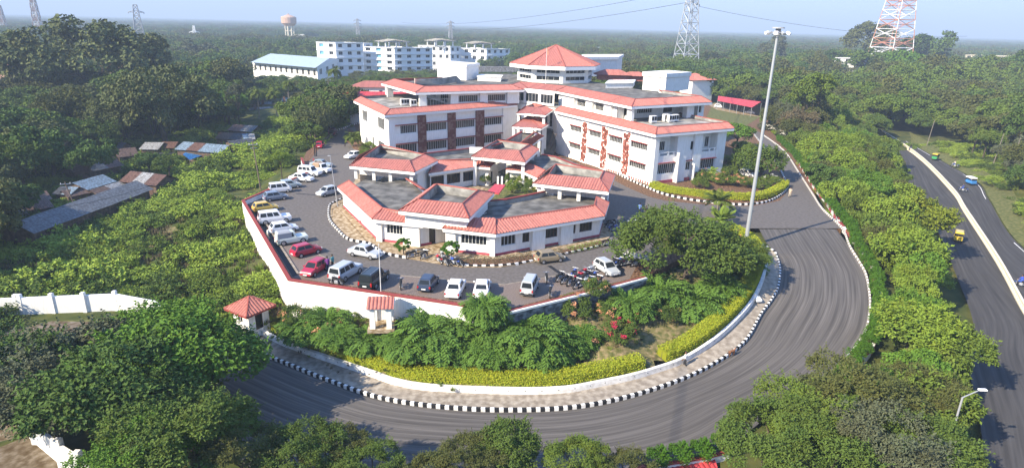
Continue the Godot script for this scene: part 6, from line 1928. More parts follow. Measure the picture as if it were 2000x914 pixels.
func make_towers():
	var py := Vector3(117.33,-3,-444.84)
	lattice("pylon", "tall grey power pylon behind the right wing", py, 14.0, 3.6, 62.0, 9, 0.22, "steel", "", [46.0, 52.0, 58.0], 0.35)
	lattice("telecom_mast", "huge red and white lattice mast over the right woods", Vector3(275.97,5,-477.47), 22.0, 11.0, 58.0, 9, 0.19, "far_white", "steel_orange", [], 0.35, "mast")
	lattice("telecom_mast", "thin red and white mast at the upper left", Vector3(-589.8,-4,-798.51), 9.0, 3.0, 64.0, 12, 0.35, "steel", "steel_rust", [], 0.2, "mast")
	lattice("telecom_mast", "hazy thin mast at the left edge of the view", Vector3(-691.33,-4,-872.23), 9.0, 3.5, 40.0, 9, 0.35, "steel_grey", "steel_rust", [], 0.2, "mast")
	lattice("telecom_mast", "grey lattice mast with small dish beyond the great tree", Vector3(-328.82,-4,-563.61), 10.0, 3.0, 40.0, 9, 0.25, "steel_grey", "", [34.0], 0.5, "mast")
	lattice("pylon", "slim grey pylon above the white campus blocks", Vector3(-200.31,-4,-817.78), 6.5, 1.6, 34.0, 9, 0.22, "steel_grey", "", [24.0, 28.0, 32.0], 0.3)
	lattice("pylon", "slim grey pylon left of the red lantern roof", Vector3(-77.91,-4,-762.6), 6.5, 1.6, 34.0, 9, 0.22, "steel_grey", "", [24.0, 28.0, 32.0], 0.3)
	lattice("pylon", "small far pylon right of the faded red roof", Vector3(-364.8,-4,-732.76), 5.0, 1.6, 22.0, 7, 0.25, "far_white", "", [15.0], 0.3)
	wire("upper wire running right from the tall pylon", py + Vector3(4, 55, 0), Vector3(-1018.2,24,2549.66), 3.0, 0.1)
	wire("lower wire running right from the tall pylon", py + Vector3(4, 45, 0), py + Vector3(300, 30, -160), 6.0, 0.1)
	wire("upper wire running left from the tall pylon", py + Vector3(-4, 55, 0), py + Vector3(-320, 30, -700), 10.0, 0.12)
	wire("lower wire running left from the tall pylon", py + Vector3(-4, 47, 0), py + Vector3(-330, 24, -700), 12.0, 0.12)
	# high mast lamp
	var foot := Vector3(31.19,0,-77.98)
	var t := thing("high_mast_lamp", "tall pale high mast lamp with ring of floodlights beside the ring road", "lamp post", foot)
	var b := MB.new()
	for k in 3: b.tube(Vector3(0, k * 9.0 - (0.5 if k == 0 else 0.0), 0), Vector3(0, (k + 1) * 9.0, 0), 0.27 - k * 0.045, 0.235 - k * 0.045, 12, false)
	part("pole", b.mesh(), M.steel, t)
	b = MB.new()
	b.tube(Vector3(0, -0.2, 0), Vector3(0, 0.35, 0), 0.55, 0.5, 10)
	part("base", b.mesh(), M.steel_grey, t)
	b = MB.new()
	for k in 16:
		var a := TAU * k / 16
		var c := TAU * (k + 1) / 16
		b.tube(Vector3(cos(a) * 1.0, 26.9, sin(a) * 1.0), Vector3(cos(c) * 1.0, 26.9, sin(c) * 1.0), 0.06, 0.06, 5)
	for k in 4: b.tube(Vector3(0, 26.9, 0), Vector3(cos(TAU * k / 4), 26.9, sin(TAU * k / 4)), 0.05, 0.05, 5)
	b.tube(Vector3(0, 26.6, 0), Vector3(0, 27.4, 0), 0.35, 0.3, 10)
	b.tube(Vector3(0, 27.35, 0), Vector3(0, 27.5, 0), 0.75, 0.7, 14)
	part("head_frame", b.mesh(), M.steel_grey, t)
	for k in 9:
		var a := TAU * k / 9
		b = MB.new()
		b.cbox(Vector3.ZERO, Vector3(0.5, 0.3, 0.42), 0.06, Basis(Vector3.UP, -a) * Basis(Vector3.BACK, -0.45))
		part("floodlight", b.mesh(), M.trim if k % 2 else M.steel, t, Vector3(cos(a) * 1.25, 26.85, sin(a) * 1.25))
	# other poles
	t = thing("street_lamp", "slender lamp post on the planting strip left of the pavilions", "lamp post", Vector3(-26.76,0,-90.76))
	b = MB.new()
	b.tube(Vector3(0, 0, 0), Vector3(-0.6, 7.9, 0), 0.09, 0.05, 8)
	part("pole", b.mesh(), M.steel_grey, t)
	part("lamp_head", box_mesh(Vector3(0.45, 0.12, 0.2), 0.03), M.steel_grey, t, Vector3(-0.75, 7.9, 0))
	t = thing("street_lamp", "white lamp arm sticking out of the trees over the highway's left lane", "lamp post", Vector3(34.57,1.2,-40.87) - Vector3(0, 7.6, 0))
	b = MB.new()
	b.tube(Vector3(0, -1, 0), Vector3(0, 7.4, 0), 0.1, 0.07, 8)
	b.tube(Vector3(0, 7.4, 0), Vector3(1.4, 7.9, -0.3), 0.05, 0.04, 6)
	part("pole", b.mesh(), M.steel_grey, t)
	part("lamp_head", box_mesh(Vector3(0.6, 0.12, 0.26), 0.04), M.trim, t, Vector3(1.65, 7.85, -0.35))
	pole("utility_pole", "two legged rusty pole wound with creepers beyond the car park wall", Vector3(-46.61,-2.971,-110.63), 9.0, Vector3(-0.6, 0, 0))
	pole("utility_pole", "bare pole standing on the slope beside the long grey shed", Vector3(-73.39,-6.282,-100.12), 6.8, Vector3(-1.6, 0, 0), true, "pole_wood")
	pole("utility_pole", "short pole between the rusty striped hut and the trees", Vector3(-98.14,-5.493,-153.55), 4.5, Vector3(-0.4, 0, 0), false)
	for q in [["pole at the bend on the far side of the highway", Vector3(124.23,-5.251,-186.1)], ["pole near the earth bank right of the highway bend", Vector3(129.48,-3.631,-171.88)], ["leaning pole by the bare earth bank above the highway", Vector3(122.77,-4.524,-156.85)], ["rightmost pale pole on the slope above the highway", Vector3(123.35,-4.754,-152.06)]]:
		pole("utility_pole", q[0], q[1], 8.5, Vector3(0.7, 0, 0), false, "pale_bark")
	pole("utility_pole", "tall pole with crossarms among the palms left of the office building", Vector3(-54.98,0,-186.62), 11.0, Vector3(-0.3, 0, 0))
	pole("gate_post", "black gate post on the left side road near the low white wall", Vector3(-41.71,0,-127.77), 3.4, Vector3.ZERO, false, "dark")
	pole("gate_post", "black gate post beside the other on the left side road", Vector3(-41.37,0,-127.81), 3.4, Vector3.ZERO, false, "dark")
	wire("sagging wire over the roof of the long grey shed", Vector3(-71.78,0.5,-82.65), Vector3(-59.95,0.5,-100.12), 1.0, 0.03)


# ---------------------------------------------------------------- vehicles
func panel(b: MB, a: Vector3, c: Vector3, d: Vector3, e: Vector3, u0: float, u1: float, v0: float, v1: float, lift := 0.012):
	# a piece of the quad a, c, d, e (counterclockwise from outside), laid just proud of it
	var f := func(u: float, v: float) -> Vector3: return a.lerp(c, u).lerp(e.lerp(d, u), v)
	var k := (c - a).cross(e - a).normalized() * lift
	b.quad(f.call(u0, v0) + k, f.call(u1, v0) + k, f.call(u1, v1) + k, f.call(u0, v1) + k)


# body: x forward. p: L, W, H, belt, nose (bonnet end height), hood x, windscreen top x, rear top x, rear belt x, tail height
const CARS := {
	"hatch": [3.6, 1.56, 1.48, 0.92, 0.72, 0.95, 0.35, -1.35, -1.68, 0.92],
	"sedan": [4.25, 1.66, 1.46, 0.90, 0.72, 0.95, 0.40, -0.95, -1.35, 0.92],
	"suv": [4.4, 1.74, 1.82, 1.08, 0.98, 0.95, 0.55, -2.0, -2.12, 1.08],
	"van": [3.5, 1.5, 1.75, 1.0, 0.9, 1.45, 0.95, -1.60, -1.72, 1.0],
	"jeep": [3.95, 1.58, 1.72, 1.0, 0.96, 0.55, 0.3, -1.8, -1.9, 1.0],
}


func car(kind: String, paint: String, label: String, rear: Vector3, front: Vector3, opt := ""):
	var p: Array = CARS[kind]
	var L: float = p[0]; var W: float = p[1]; var H: float = p[2]; var belt: float = p[3]; var nose: float = p[4]
	var d := front - rear
	var t := thing("parked_car" if opt != "moving" else "car", label, "car", (rear + front) / 2, atan2(-d.z, d.x), "cars in the car park" if kind != "jeep" else "")
	var lo := 0.24
	# lower body sections: x, half width, top height, bottom
	var S := [[-L / 2, W * 0.41, p[9] * 0.72, 0.36], [-L / 2 + 0.07, W * 0.47, p[9] * 0.93, 0.27], [-L / 2 + 0.35, W * 0.5, p[9], lo], [p[8], W * 0.5, belt, lo], [0.0, W * 0.5, belt, lo], [p[5], W * 0.5, belt * 0.97, lo], [L / 2 - 0.5, W * 0.495, (nose + belt * 0.97) / 2, lo], [L / 2 - 0.12, W * 0.46, nose, 0.27], [L / 2, W * 0.38, nose * 0.78, 0.33]]
	var b := MB.new()
	var rings := []
	for s in S:
		var h: float = s[2] - s[3]
		var r := []
		for q in [[0.86, 0.0], [1.0, 0.22], [1.0, 0.62], [0.965, 0.86], [0.86, 1.0]]: r.append(Vector3(s[0], s[3] + h * q[1], s[1] * q[0]))
		for k in range(4, -1, -1): r.append(Vector3(r[k].x, r[k].y, -r[k].z))
		rings.append(r)
	for i in rings.size() - 1:
		for k in 10:
			var j := (k + 1) % 10
			b.quad(rings[i][k], rings[i + 1][k], rings[i + 1][j], rings[i][j])
	for e in [0, rings.size() - 1]:
		for k in range(1, 9): b.tri(rings[e][0], rings[e][k], rings[e][k + 1])
	# cabin
	var hw := W * 0.465
	var tw := W * 0.37
	var y0 := belt - 0.03
	var B := [Vector3(p[8], y0, hw), Vector3(p[5], y0, hw), Vector3(p[5], y0, -hw), Vector3(p[8], y0, -hw)]
	var T := [Vector3(p[7], H - 0.07, tw), Vector3(p[6], H - 0.07, tw), Vector3(p[6], H - 0.07, -tw), Vector3(p[7], H - 0.07, -tw)]
	var R := [Vector3(p[7] + 0.12, H, tw - 0.1), Vector3(p[6] - 0.14, H, tw - 0.1), Vector3(p[6] - 0.14, H, -tw + 0.1), Vector3(p[7] + 0.12, H, -tw + 0.1)]
	for k in 4:
		var j := (k + 1) % 4
		b.quad(B[k], B[j], T[j], T[k])
		b.quad(T[k], T[j], R[j], R[k])
	b.quad(R[0], R[1], R[2], R[3])
	part("body", b.mesh(), M[paint], t)
	var canvas := kind == "jeep"
	# windows
	for side in 2:
		var a: int = 0 if side == 0 else 2
		var g := [[0.06, 0.33], [0.37, 0.63], [0.67, 0.9]] if kind == "suv" or kind == "van" else [[0.1, 0.46], [0.5, 0.88]]
		for q in g:
			if canvas and (q[0] < 0.4) == (side == 0): continue
			var w := MB.new()
			panel(w, B[a], B[a + 1], T[a + 1], T[a], q[0], q[1], 0.14, 0.88)
			part("side_window", w.mesh(), M.glass, t)
	var ws := MB.new()
	panel(ws, B[1], B[2], T[2], T[1], 0.07, 0.93, 0.08, 0.92)
	part("windscreen", ws.mesh(), M.glass, t)
	if not canvas:
		ws = MB.new()
		panel(ws, B[3], B[0], T[0], T[3], 0.1, 0.9, 0.15, 0.9)
		part("rear_window", ws.mesh(), M.glass, t)
	else:
		var cv := MB.new()
		cv.cbox(Vector3((p[7] + 0.0) / 2 - 0.05, 1.36, 0), Vector3(1.7, 0.84, W * 0.93), 0.16)
		part("canvas_top", cv.mesh(), M[opt if opt and M.has(opt) else "steel_grey"], t)
	# wheels
	var wr := 0.29 if kind != "suv" and kind != "jeep" else 0.36
	for x in [-L * 0.3, L * 0.31]:
		for s in [-1.0, 1.0]:
			var w := MB.new()
			w.tube(Vector3(0, 0, -0.1), Vector3(0, 0, 0.1), wr, wr, 14)
			var o := part("wheel", w.mesh(), M.tyre, t, Vector3(x, wr, s * (W / 2 - 0.07)))
			w = MB.new()
			w.tube(Vector3(0, 0, s * 0.095), Vector3(0, 0, s * 0.115), wr * 0.62, wr * 0.55, 12)
			part("rim", w.mesh(), M.rim, o)
	for s in [-1.0, 1.0]:
		var l := MB.new()
		l.cbox(Vector3(L / 2 - 0.1, nose * 0.84, s * W * 0.35), Vector3(0.16, 0.17, 0.32), 0.03)
		part("headlight", l.mesh(), M.lamp_clear, t)
		l = MB.new()
		l.cbox(Vector3(-L / 2 + 0.06, p[9] * 0.74, s * W * 0.41), Vector3(0.12, 0.24 if kind != "suv" else 0.4, 0.16), 0.02)
		part("tail_light", l.mesh(), M.lamp_red, t)
		l = MB.new()
		l.cbox(Vector3(p[5] - 0.25, belt + 0.06, s * (W * 0.5 + 0.08)), Vector3(0.12, 0.15, 0.18), 0.03)
		part("mirror", l.mesh(), M[paint], t)
	for e in [[-L / 2 - 0.01, 0.44, p[9] * 0.5], [L / 2 + 0.0, 0.42, nose * 0.5]]:
		var l := MB.new()
		l.cbox(Vector3(e[0], e[1], 0), Vector3(0.1, 0.16, W * 0.84), 0.03)
		part("bumper", l.mesh(), M.tyre if kind in ["suv", "jeep", "van"] else M[paint], t)
		l = MB.new()
		l.box(Vector3(e[0] + (-0.06 if e[0] < 0 else 0.06), e[2] + 0.06, 0), Vector3(0.02, 0.12, 0.46))
		part("number_plate", l.mesh(), M.trim, t)
	var gr := MB.new()
	gr.box(Vector3(L / 2 - 0.045, nose * 0.74, 0), Vector3(0.06, 0.12, W * 0.4))
	part("grille", gr.mesh(), M.dark, t)
	if opt == "rails":
		for s in [-1.0, 1.0]:
			var l := MB.new()
			l.tube(Vector3(p[7] + 0.2, H + 0.05, s * (tw - 0.12)), Vector3(p[6] - 0.2, H + 0.05, s * (tw - 0.12)), 0.025, 0.025, 5)
			part("roof_rail", l.mesh(), M.steel_grey, t)
	if opt == "spare":
		var l := MB.new()
		l.tube(Vector3(-L / 2 - 0.14, 0.95, 0), Vector3(-L / 2 + 0.02, 0.95, 0), 0.33, 0.33, 14)
		part("spare_wheel", l.mesh(), M.tyre, t)
	if opt == "open_door":
		var l := MB.new()
		l.cbox(Vector3(0.35, 0.65, -W / 2 - 0.5), Vector3(0.06, 0.7, 0.95), 0.02, Basis(Vector3.UP, 0.25))
		part("open_door", l.mesh(), M[paint], t)
	return t


func make_cars():
	for s in [["car_white", 0.72, 0.72, 0.72], ["car_silver", 0.42, 0.44, 0.46], ["car_red", 0.36, 0.012, 0.035], ["car_blue", 0.02, 0.035, 0.07], ["car_steel", 0.16, 0.20, 0.26], ["car_yellow", 0.60, 0.40, 0.06], ["car_black", 0.012, 0.018, 0.02], ["car_brown", 0.24, 0.19, 0.12], ["car_maroon", 0.10, 0.02, 0.03], ["car_pale", 0.55, 0.60, 0.55], ["car_teal", 0.30, 0.36, 0.38], ["auto_green", 0.05, 0.28, 0.10], ["auto_yellow", 0.62, 0.45, 0.05], ["auto_blue", 0.05, 0.22, 0.55], ["canvas_tan", 0.34, 0.24, 0.16], ["bike_red", 0.40, 0.02, 0.03], ["bike_blue", 0.03, 0.07, 0.30]]:
		var m := mat(s[0], lin(s[1], s[2], s[3]), 0.35)
		m.clearcoat_enabled = not s[0].begins_with("canvas")
		m.clearcoat = 0.8
		m.clearcoat_roughness = 0.08
	car("sedan", "car_white", "white saloon second from right of the two white cars' left, tail to the red coping", Vector3(-6.05,0,-58.17), Vector3(-5.62,0,-62.31))
	car("sedan", "car_white", "white saloon parked just left of the silver van", Vector3(-3.1,0,-58.22), Vector3(-3,0,-62.47))
	car("van", "car_silver", "silver grey van at the corner of the car park wall", Vector3(1.55,0,-58.86), Vector3(2.51,0,-63.1))
	car("hatch", "car_blue", "dark blue hatchback alone right of the flag kiosk pole", Vector3(-9.16,0,-59.65), Vector3(-8.6,0,-63.27))
	car("suv", "car_black", "black sport utility car beside the kiosk pole", Vector3(-15.22,0,-60.48), Vector3(-14.43,0,-63.49), "rails")
	car("suv", "car_silver", "silver sport utility car with an open door", Vector3(-19.03,0,-62.05), Vector3(-17.74,0,-65.38), "open_door")
	car("hatch", "car_red", "red hatchback facing the corner of the wall, two people behind it", Vector3(-21.66,0,-66.39), Vector3(-22.68,0,-62.97))
	car("hatch", "car_red", "red hatchback side on, tail to the left wall", Vector3(-26.24,0,-69.06), Vector3(-23.68,0,-71.72))
	car("jeep", "car_pale", "pale jeep with grey canvas top above the side-on red hatchback", Vector3(-29.6,0,-73.36), Vector3(-26.62,0,-75.35), "steel_grey")
	car("hatch", "car_white", "white hatchback between the pale jeep and the white estate", Vector3(-31.98,0,-77.63), Vector3(-29.31,0,-79.57))
	car("suv", "car_white", "long white estate car below the yellow car", Vector3(-35.05,0,-81.62), Vector3(-31.6,0,-83.56))
	car("hatch", "car_yellow", "yellow hatchback in the corner of the left wall", Vector3(-37.95,0,-87.07), Vector3(-35.53,0,-88.89))
	car("hatch", "car_steel", "steel blue hatchback right of the yellow car's corner", Vector3(-38.64,0,-93.17), Vector3(-36.29,0,-94.89))
	car("van", "car_white", "white van behind the steel blue hatchback", Vector3(-39.64,0,-97.73), Vector3(-37.01,0,-99.3))
	car("hatch", "car_teal", "pale blue grey hatchback with bright roof beside the white van", Vector3(-39.16,0,-100.79), Vector3(-36.52,0,-102.44))
	car("sedan", "car_white", "white saloon before the white sport utility car at the upper wall", Vector3(-39.3,0,-106.94), Vector3(-35.69,0,-106.17))
	car("suv", "car_white", "tall white sport utility car at the upper wall", Vector3(-39.3,0,-111.31), Vector3(-35.26,0,-110.11))
	car("jeep", "car_white", "white jeep with tan canvas at the top of the car row", Vector3(-37.95,0,-114.86), Vector3(-33.74,0,-112.33), "canvas_tan")
	car("sedan", "car_teal", "grey blue saloon seen past the tan jeep at the top of the row", Vector3(-39.03,0,-118.33), Vector3(-35.87,0,-117.77))
	car("hatch", "car_silver", "silver hatchback at the left tip of the pavilion kerb", Vector3(-29.29,0,-99.05), Vector3(-31.33,0,-96.28))
	car("sedan", "car_white", "white saloon by the flower bed of the left end wall", Vector3(-32.51,0,-128.55), Vector3(-34.26,0,-125.71))
	car("hatch", "car_red", "bright red car on the left side road before the maroon jeep", Vector3(-43.18,0,-134.52), Vector3(-43.97,0,-140.55))
	car("suv", "car_maroon", "maroon jeep farthest up the left side road", Vector3(-44.86,0,-150.68), Vector3(-45.65,0,-156.63), "spare")
	car("sedan", "car_silver", "silver saloon driving past the tip of the left pavilion", Vector3(-19.37,0,-70.94), Vector3(-16.13,0,-69.58), "moving")
	car("hatch", "car_brown", "brown hatchback at the striped kerb before the right pavilion", Vector3(3.29,0,-69.53), Vector3(5.94,0,-70.57))
	car("hatch", "car_silver", "silver wagon between the two rows of motorcycles", Vector3(10.2,0,-68.65), Vector3(11.95,0,-65.3))
	car("hatch", "car_white", "white car under the left end of the red vehicle shed", Vector3(73.37,0,-231.22), Vector3(76.38,0,-228.84))
	car("sedan", "car_white", "white car under the right part of the red vehicle shed", Vector3(82.15,0,-213.55), Vector3(80.07,0,-217.05))
	car("sedan", "car_white", "white car half hidden by the island's shrubs", Vector3(44.9,0,-119.43), Vector3(46.2,0,-118.27))
	# three wheelers on the highway
	auto("auto_green", "green and yellow three wheeler at the highway bend", Vector3(113.21,-4.9,-165.49), Vector3(115.97,-4.9,-167.84))
	auto("auto_blue", "blue and white three wheeler on the far lane of the highway", Vector3(105.59,-5.3,-139.19), Vector3(105.52,-5.3,-141.14))
	auto("auto_yellow", "yellow topped three wheeler in tree shade on the near lane", Vector3(73.7,-5.6,-97.02), Vector3(76.67,-5.6,-101.17))
	# hand cart by the motorcycles
	var c := thing("hand_cart", "white framed cart standing by the right row of motorcycles", "cart", Vector3(15.54,0,-70.52), -0.6)
	var b := MB.new()
	for s in [[0, 0.75, 0.55, 2.6, 0.06, 0.06], [0, 0.75, -0.55, 2.6, 0.06, 0.06], [1.3, 0.75, 0, 0.06, 0.06, 1.1], [-1.3, 0.75, 0, 0.06, 0.06, 1.1], [0, 1.25, 0.55, 2.6, 0.06, 0.06], [1.3, 1.0, 0.55, 0.06, 0.55, 0.06], [-1.3, 1.0, 0.55, 0.06, 0.55, 0.06]]: b.box(Vector3(s[0], s[1], s[2]), Vector3(s[3], s[4], s[5]))
	part("frame", b.mesh(), M.trim, c)
	part("bed", box_mesh(Vector3(2.5, 0.05, 1.0)), M.steel_grey, c, Vector3(0, 0.68, 0))
	for s in [-0.6, 0.6]:
		b = MB.new()
		b.tube(Vector3(0, 0.33, s - 0.04), Vector3(0, 0.33, s + 0.04), 0.33, 0.33, 14)
		part("wheel", b.mesh(), M.tyre, c)


func auto(paint: String, label: String, rear: Vector3, front: Vector3):
	var d := front - rear
	var t := thing("three_wheeler", label, "three wheeler", (rear + front) / 2, atan2(-d.z, d.x))
	var b := MB.new()
	var S := [[-1.3, 0.6, 0.95], [-1.1, 0.66, 1.0], [0.2, 0.66, 0.7], [0.5, 0.62, 0.95], [1.0, 0.4, 0.95], [1.3, 0.16, 0.75]]
	var rings := []
	for s in S:
		var r := []
		for q in [[0.9, 0.0], [1.0, 0.3], [1.0, 0.8], [0.88, 1.0]]: r.append(Vector3(s[0], 0.3 + (s[2] - 0.3) * q[1], s[1] * q[0]))
		for k in range(3, -1, -1): r.append(Vector3(r[k].x, r[k].y, -r[k].z))
		rings.append(r)
	for i in rings.size() - 1:
		for k in 8: b.quad(rings[i][k], rings[i + 1][k], rings[i + 1][(k + 1) % 8], rings[i][(k + 1) % 8])
	for e in [0, 5]:
		for k in range(1, 7): b.tri(rings[e][0], rings[e][k], rings[e][k + 1])
	part("body", b.mesh(), M[paint], t)
	b = MB.new()
	b.cbox(Vector3(-0.25, 1.6, 0), Vector3(2.0, 0.28, 1.25), 0.12)
	part("hood", b.mesh(), M.auto_yellow if paint != "auto_blue" else M.trim, t)
	b = MB.new()
	b.box(Vector3(-1.15, 1.2, 0), Vector3(0.06, 0.6, 1.2))
	for s in [-0.58, 0.58]:
		for x in [-0.3, 0.65]: b.box(Vector3(x, 1.2, s), Vector3(0.05, 0.65, 0.05))
	part("hood_frame", b.mesh(), M.dark, t)
	b = MB.new()
	b.quad(Vector3(0.85, 0.9, 0.5), Vector3(0.85, 0.9, -0.5), Vector3(0.68, 1.5, -0.5), Vector3(0.68, 1.5, 0.5))
	part("windscreen", b.mesh(), M.glass, t)
	part("bench", box_mesh(Vector3(0.5, 0.4, 1.1), 0.05), M.tyre, t, Vector3(-0.7, 0.55, 0))
	for s in [[-0.85, 0.55], [-0.85, -0.55], [1.0, 0.0]]:
		b = MB.new()
		b.tube(Vector3(s[0], 0.25, s[1] - 0.06), Vector3(s[0], 0.25, s[1] + 0.06), 0.25, 0.25, 12)
		part("wheel", b.mesh(), M.tyre, t)
	b = MB.new()
	b.tube(Vector3(1.25, 0.82, 0), Vector3(1.33, 0.82, 0), 0.1, 0.1, 10)
	part("headlight", b.mesh(), M.lamp_clear, t)


func ring(b: MB, c: Vector3, r: float, th: float, n := 14):
	for k in n:
		var a := TAU * k / n
		var d := TAU * (k + 1) / n
		b.tube(c + Vector3(cos(a) * r, sin(a) * r, 0), c + Vector3(cos(d) * r, sin(d) * r, 0), th, th, 5, false)


func make_bike(paint: String) -> Node3D:
	var t := thing("motorcycle", "", "motorcycle")
	for x in [-0.62, 0.64]:
		var b := MB.new()
		ring(b, Vector3(x, 0.29, 0), 0.24, 0.055)
		var o := part("wheel", b.mesh(), M.tyre, t)
		b = MB.new()
		for k in 5: b.tube(Vector3(x, 0.29, 0), Vector3(x + cos(TAU * k / 5) * 0.22, 0.29 + sin(TAU * k / 5) * 0.22, 0), 0.018, 0.018, 4)
		part("spokes", b.mesh(), M.rim, o)
	var b := MB.new()
	b.cbox(Vector3(0.0, 0.42, 0), Vector3(0.42, 0.34, 0.26), 0.06)
	b.tube(Vector3(-0.1, 0.3, 0.16), Vector3(-0.75, 0.36, 0.17), 0.045, 0.055, 7)
	part("engine", b.mesh(), M.steel_grey, t)
	b = MB.new()
	b.tube(Vector3(0.64, 0.29, 0.08), Vector3(0.42, 0.95, 0.08), 0.03, 0.03, 5)
	b.tube(Vector3(0.64, 0.29, -0.08), Vector3(0.42, 0.95, -0.08), 0.03, 0.03, 5)
	b.tube(Vector3(-0.62, 0.29, 0.08), Vector3(-0.45, 0.72, 0.1), 0.03, 0.03, 5)
	b.tube(Vector3(-0.62, 0.29, -0.08), Vector3(-0.45, 0.72, -0.1), 0.03, 0.03, 5)
	b.tube(Vector3(0.4, 0.8, 0), Vector3(-0.75, 0.7, 0), 0.035, 0.03, 5)
	part("frame", b.mesh(), M.steel_grey, t)
	b = MB.new()
	b.cbox(Vector3(0.2, 0.82, 0), Vector3(0.46, 0.24, 0.28), 0.08)
	b.cbox(Vector3(0.66, 0.57, 0), Vector3(0.5, 0.05, 0.13), 0.02, Basis(Vector3.BACK, -0.15))
	b.cbox(Vector3(-0.72, 0.72, 0), Vector3(0.4, 0.14, 0.2), 0.05)
	part("tank", b.mesh(), M[paint], t)
	b = MB.new()
	b.cbox(Vector3(-0.36, 0.8, 0), Vector3(0.7, 0.13, 0.26), 0.05)
	part("seat", b.mesh(), M.tyre, t)
	b = MB.new()
	b.tube(Vector3(0.38, 1.0, -0.36), Vector3(0.42, 1.0, 0.36), 0.022, 0.022, 5)
	part("handlebar", b.mesh(), M.chrome, t)
	b = MB.new()
	b.tube(Vector3(0.5, 0.88, 0), Vector3(0.58, 0.88, 0), 0.1, 0.1, 10)
	part("headlight", b.mesh(), M.lamp_clear, t)
	return t


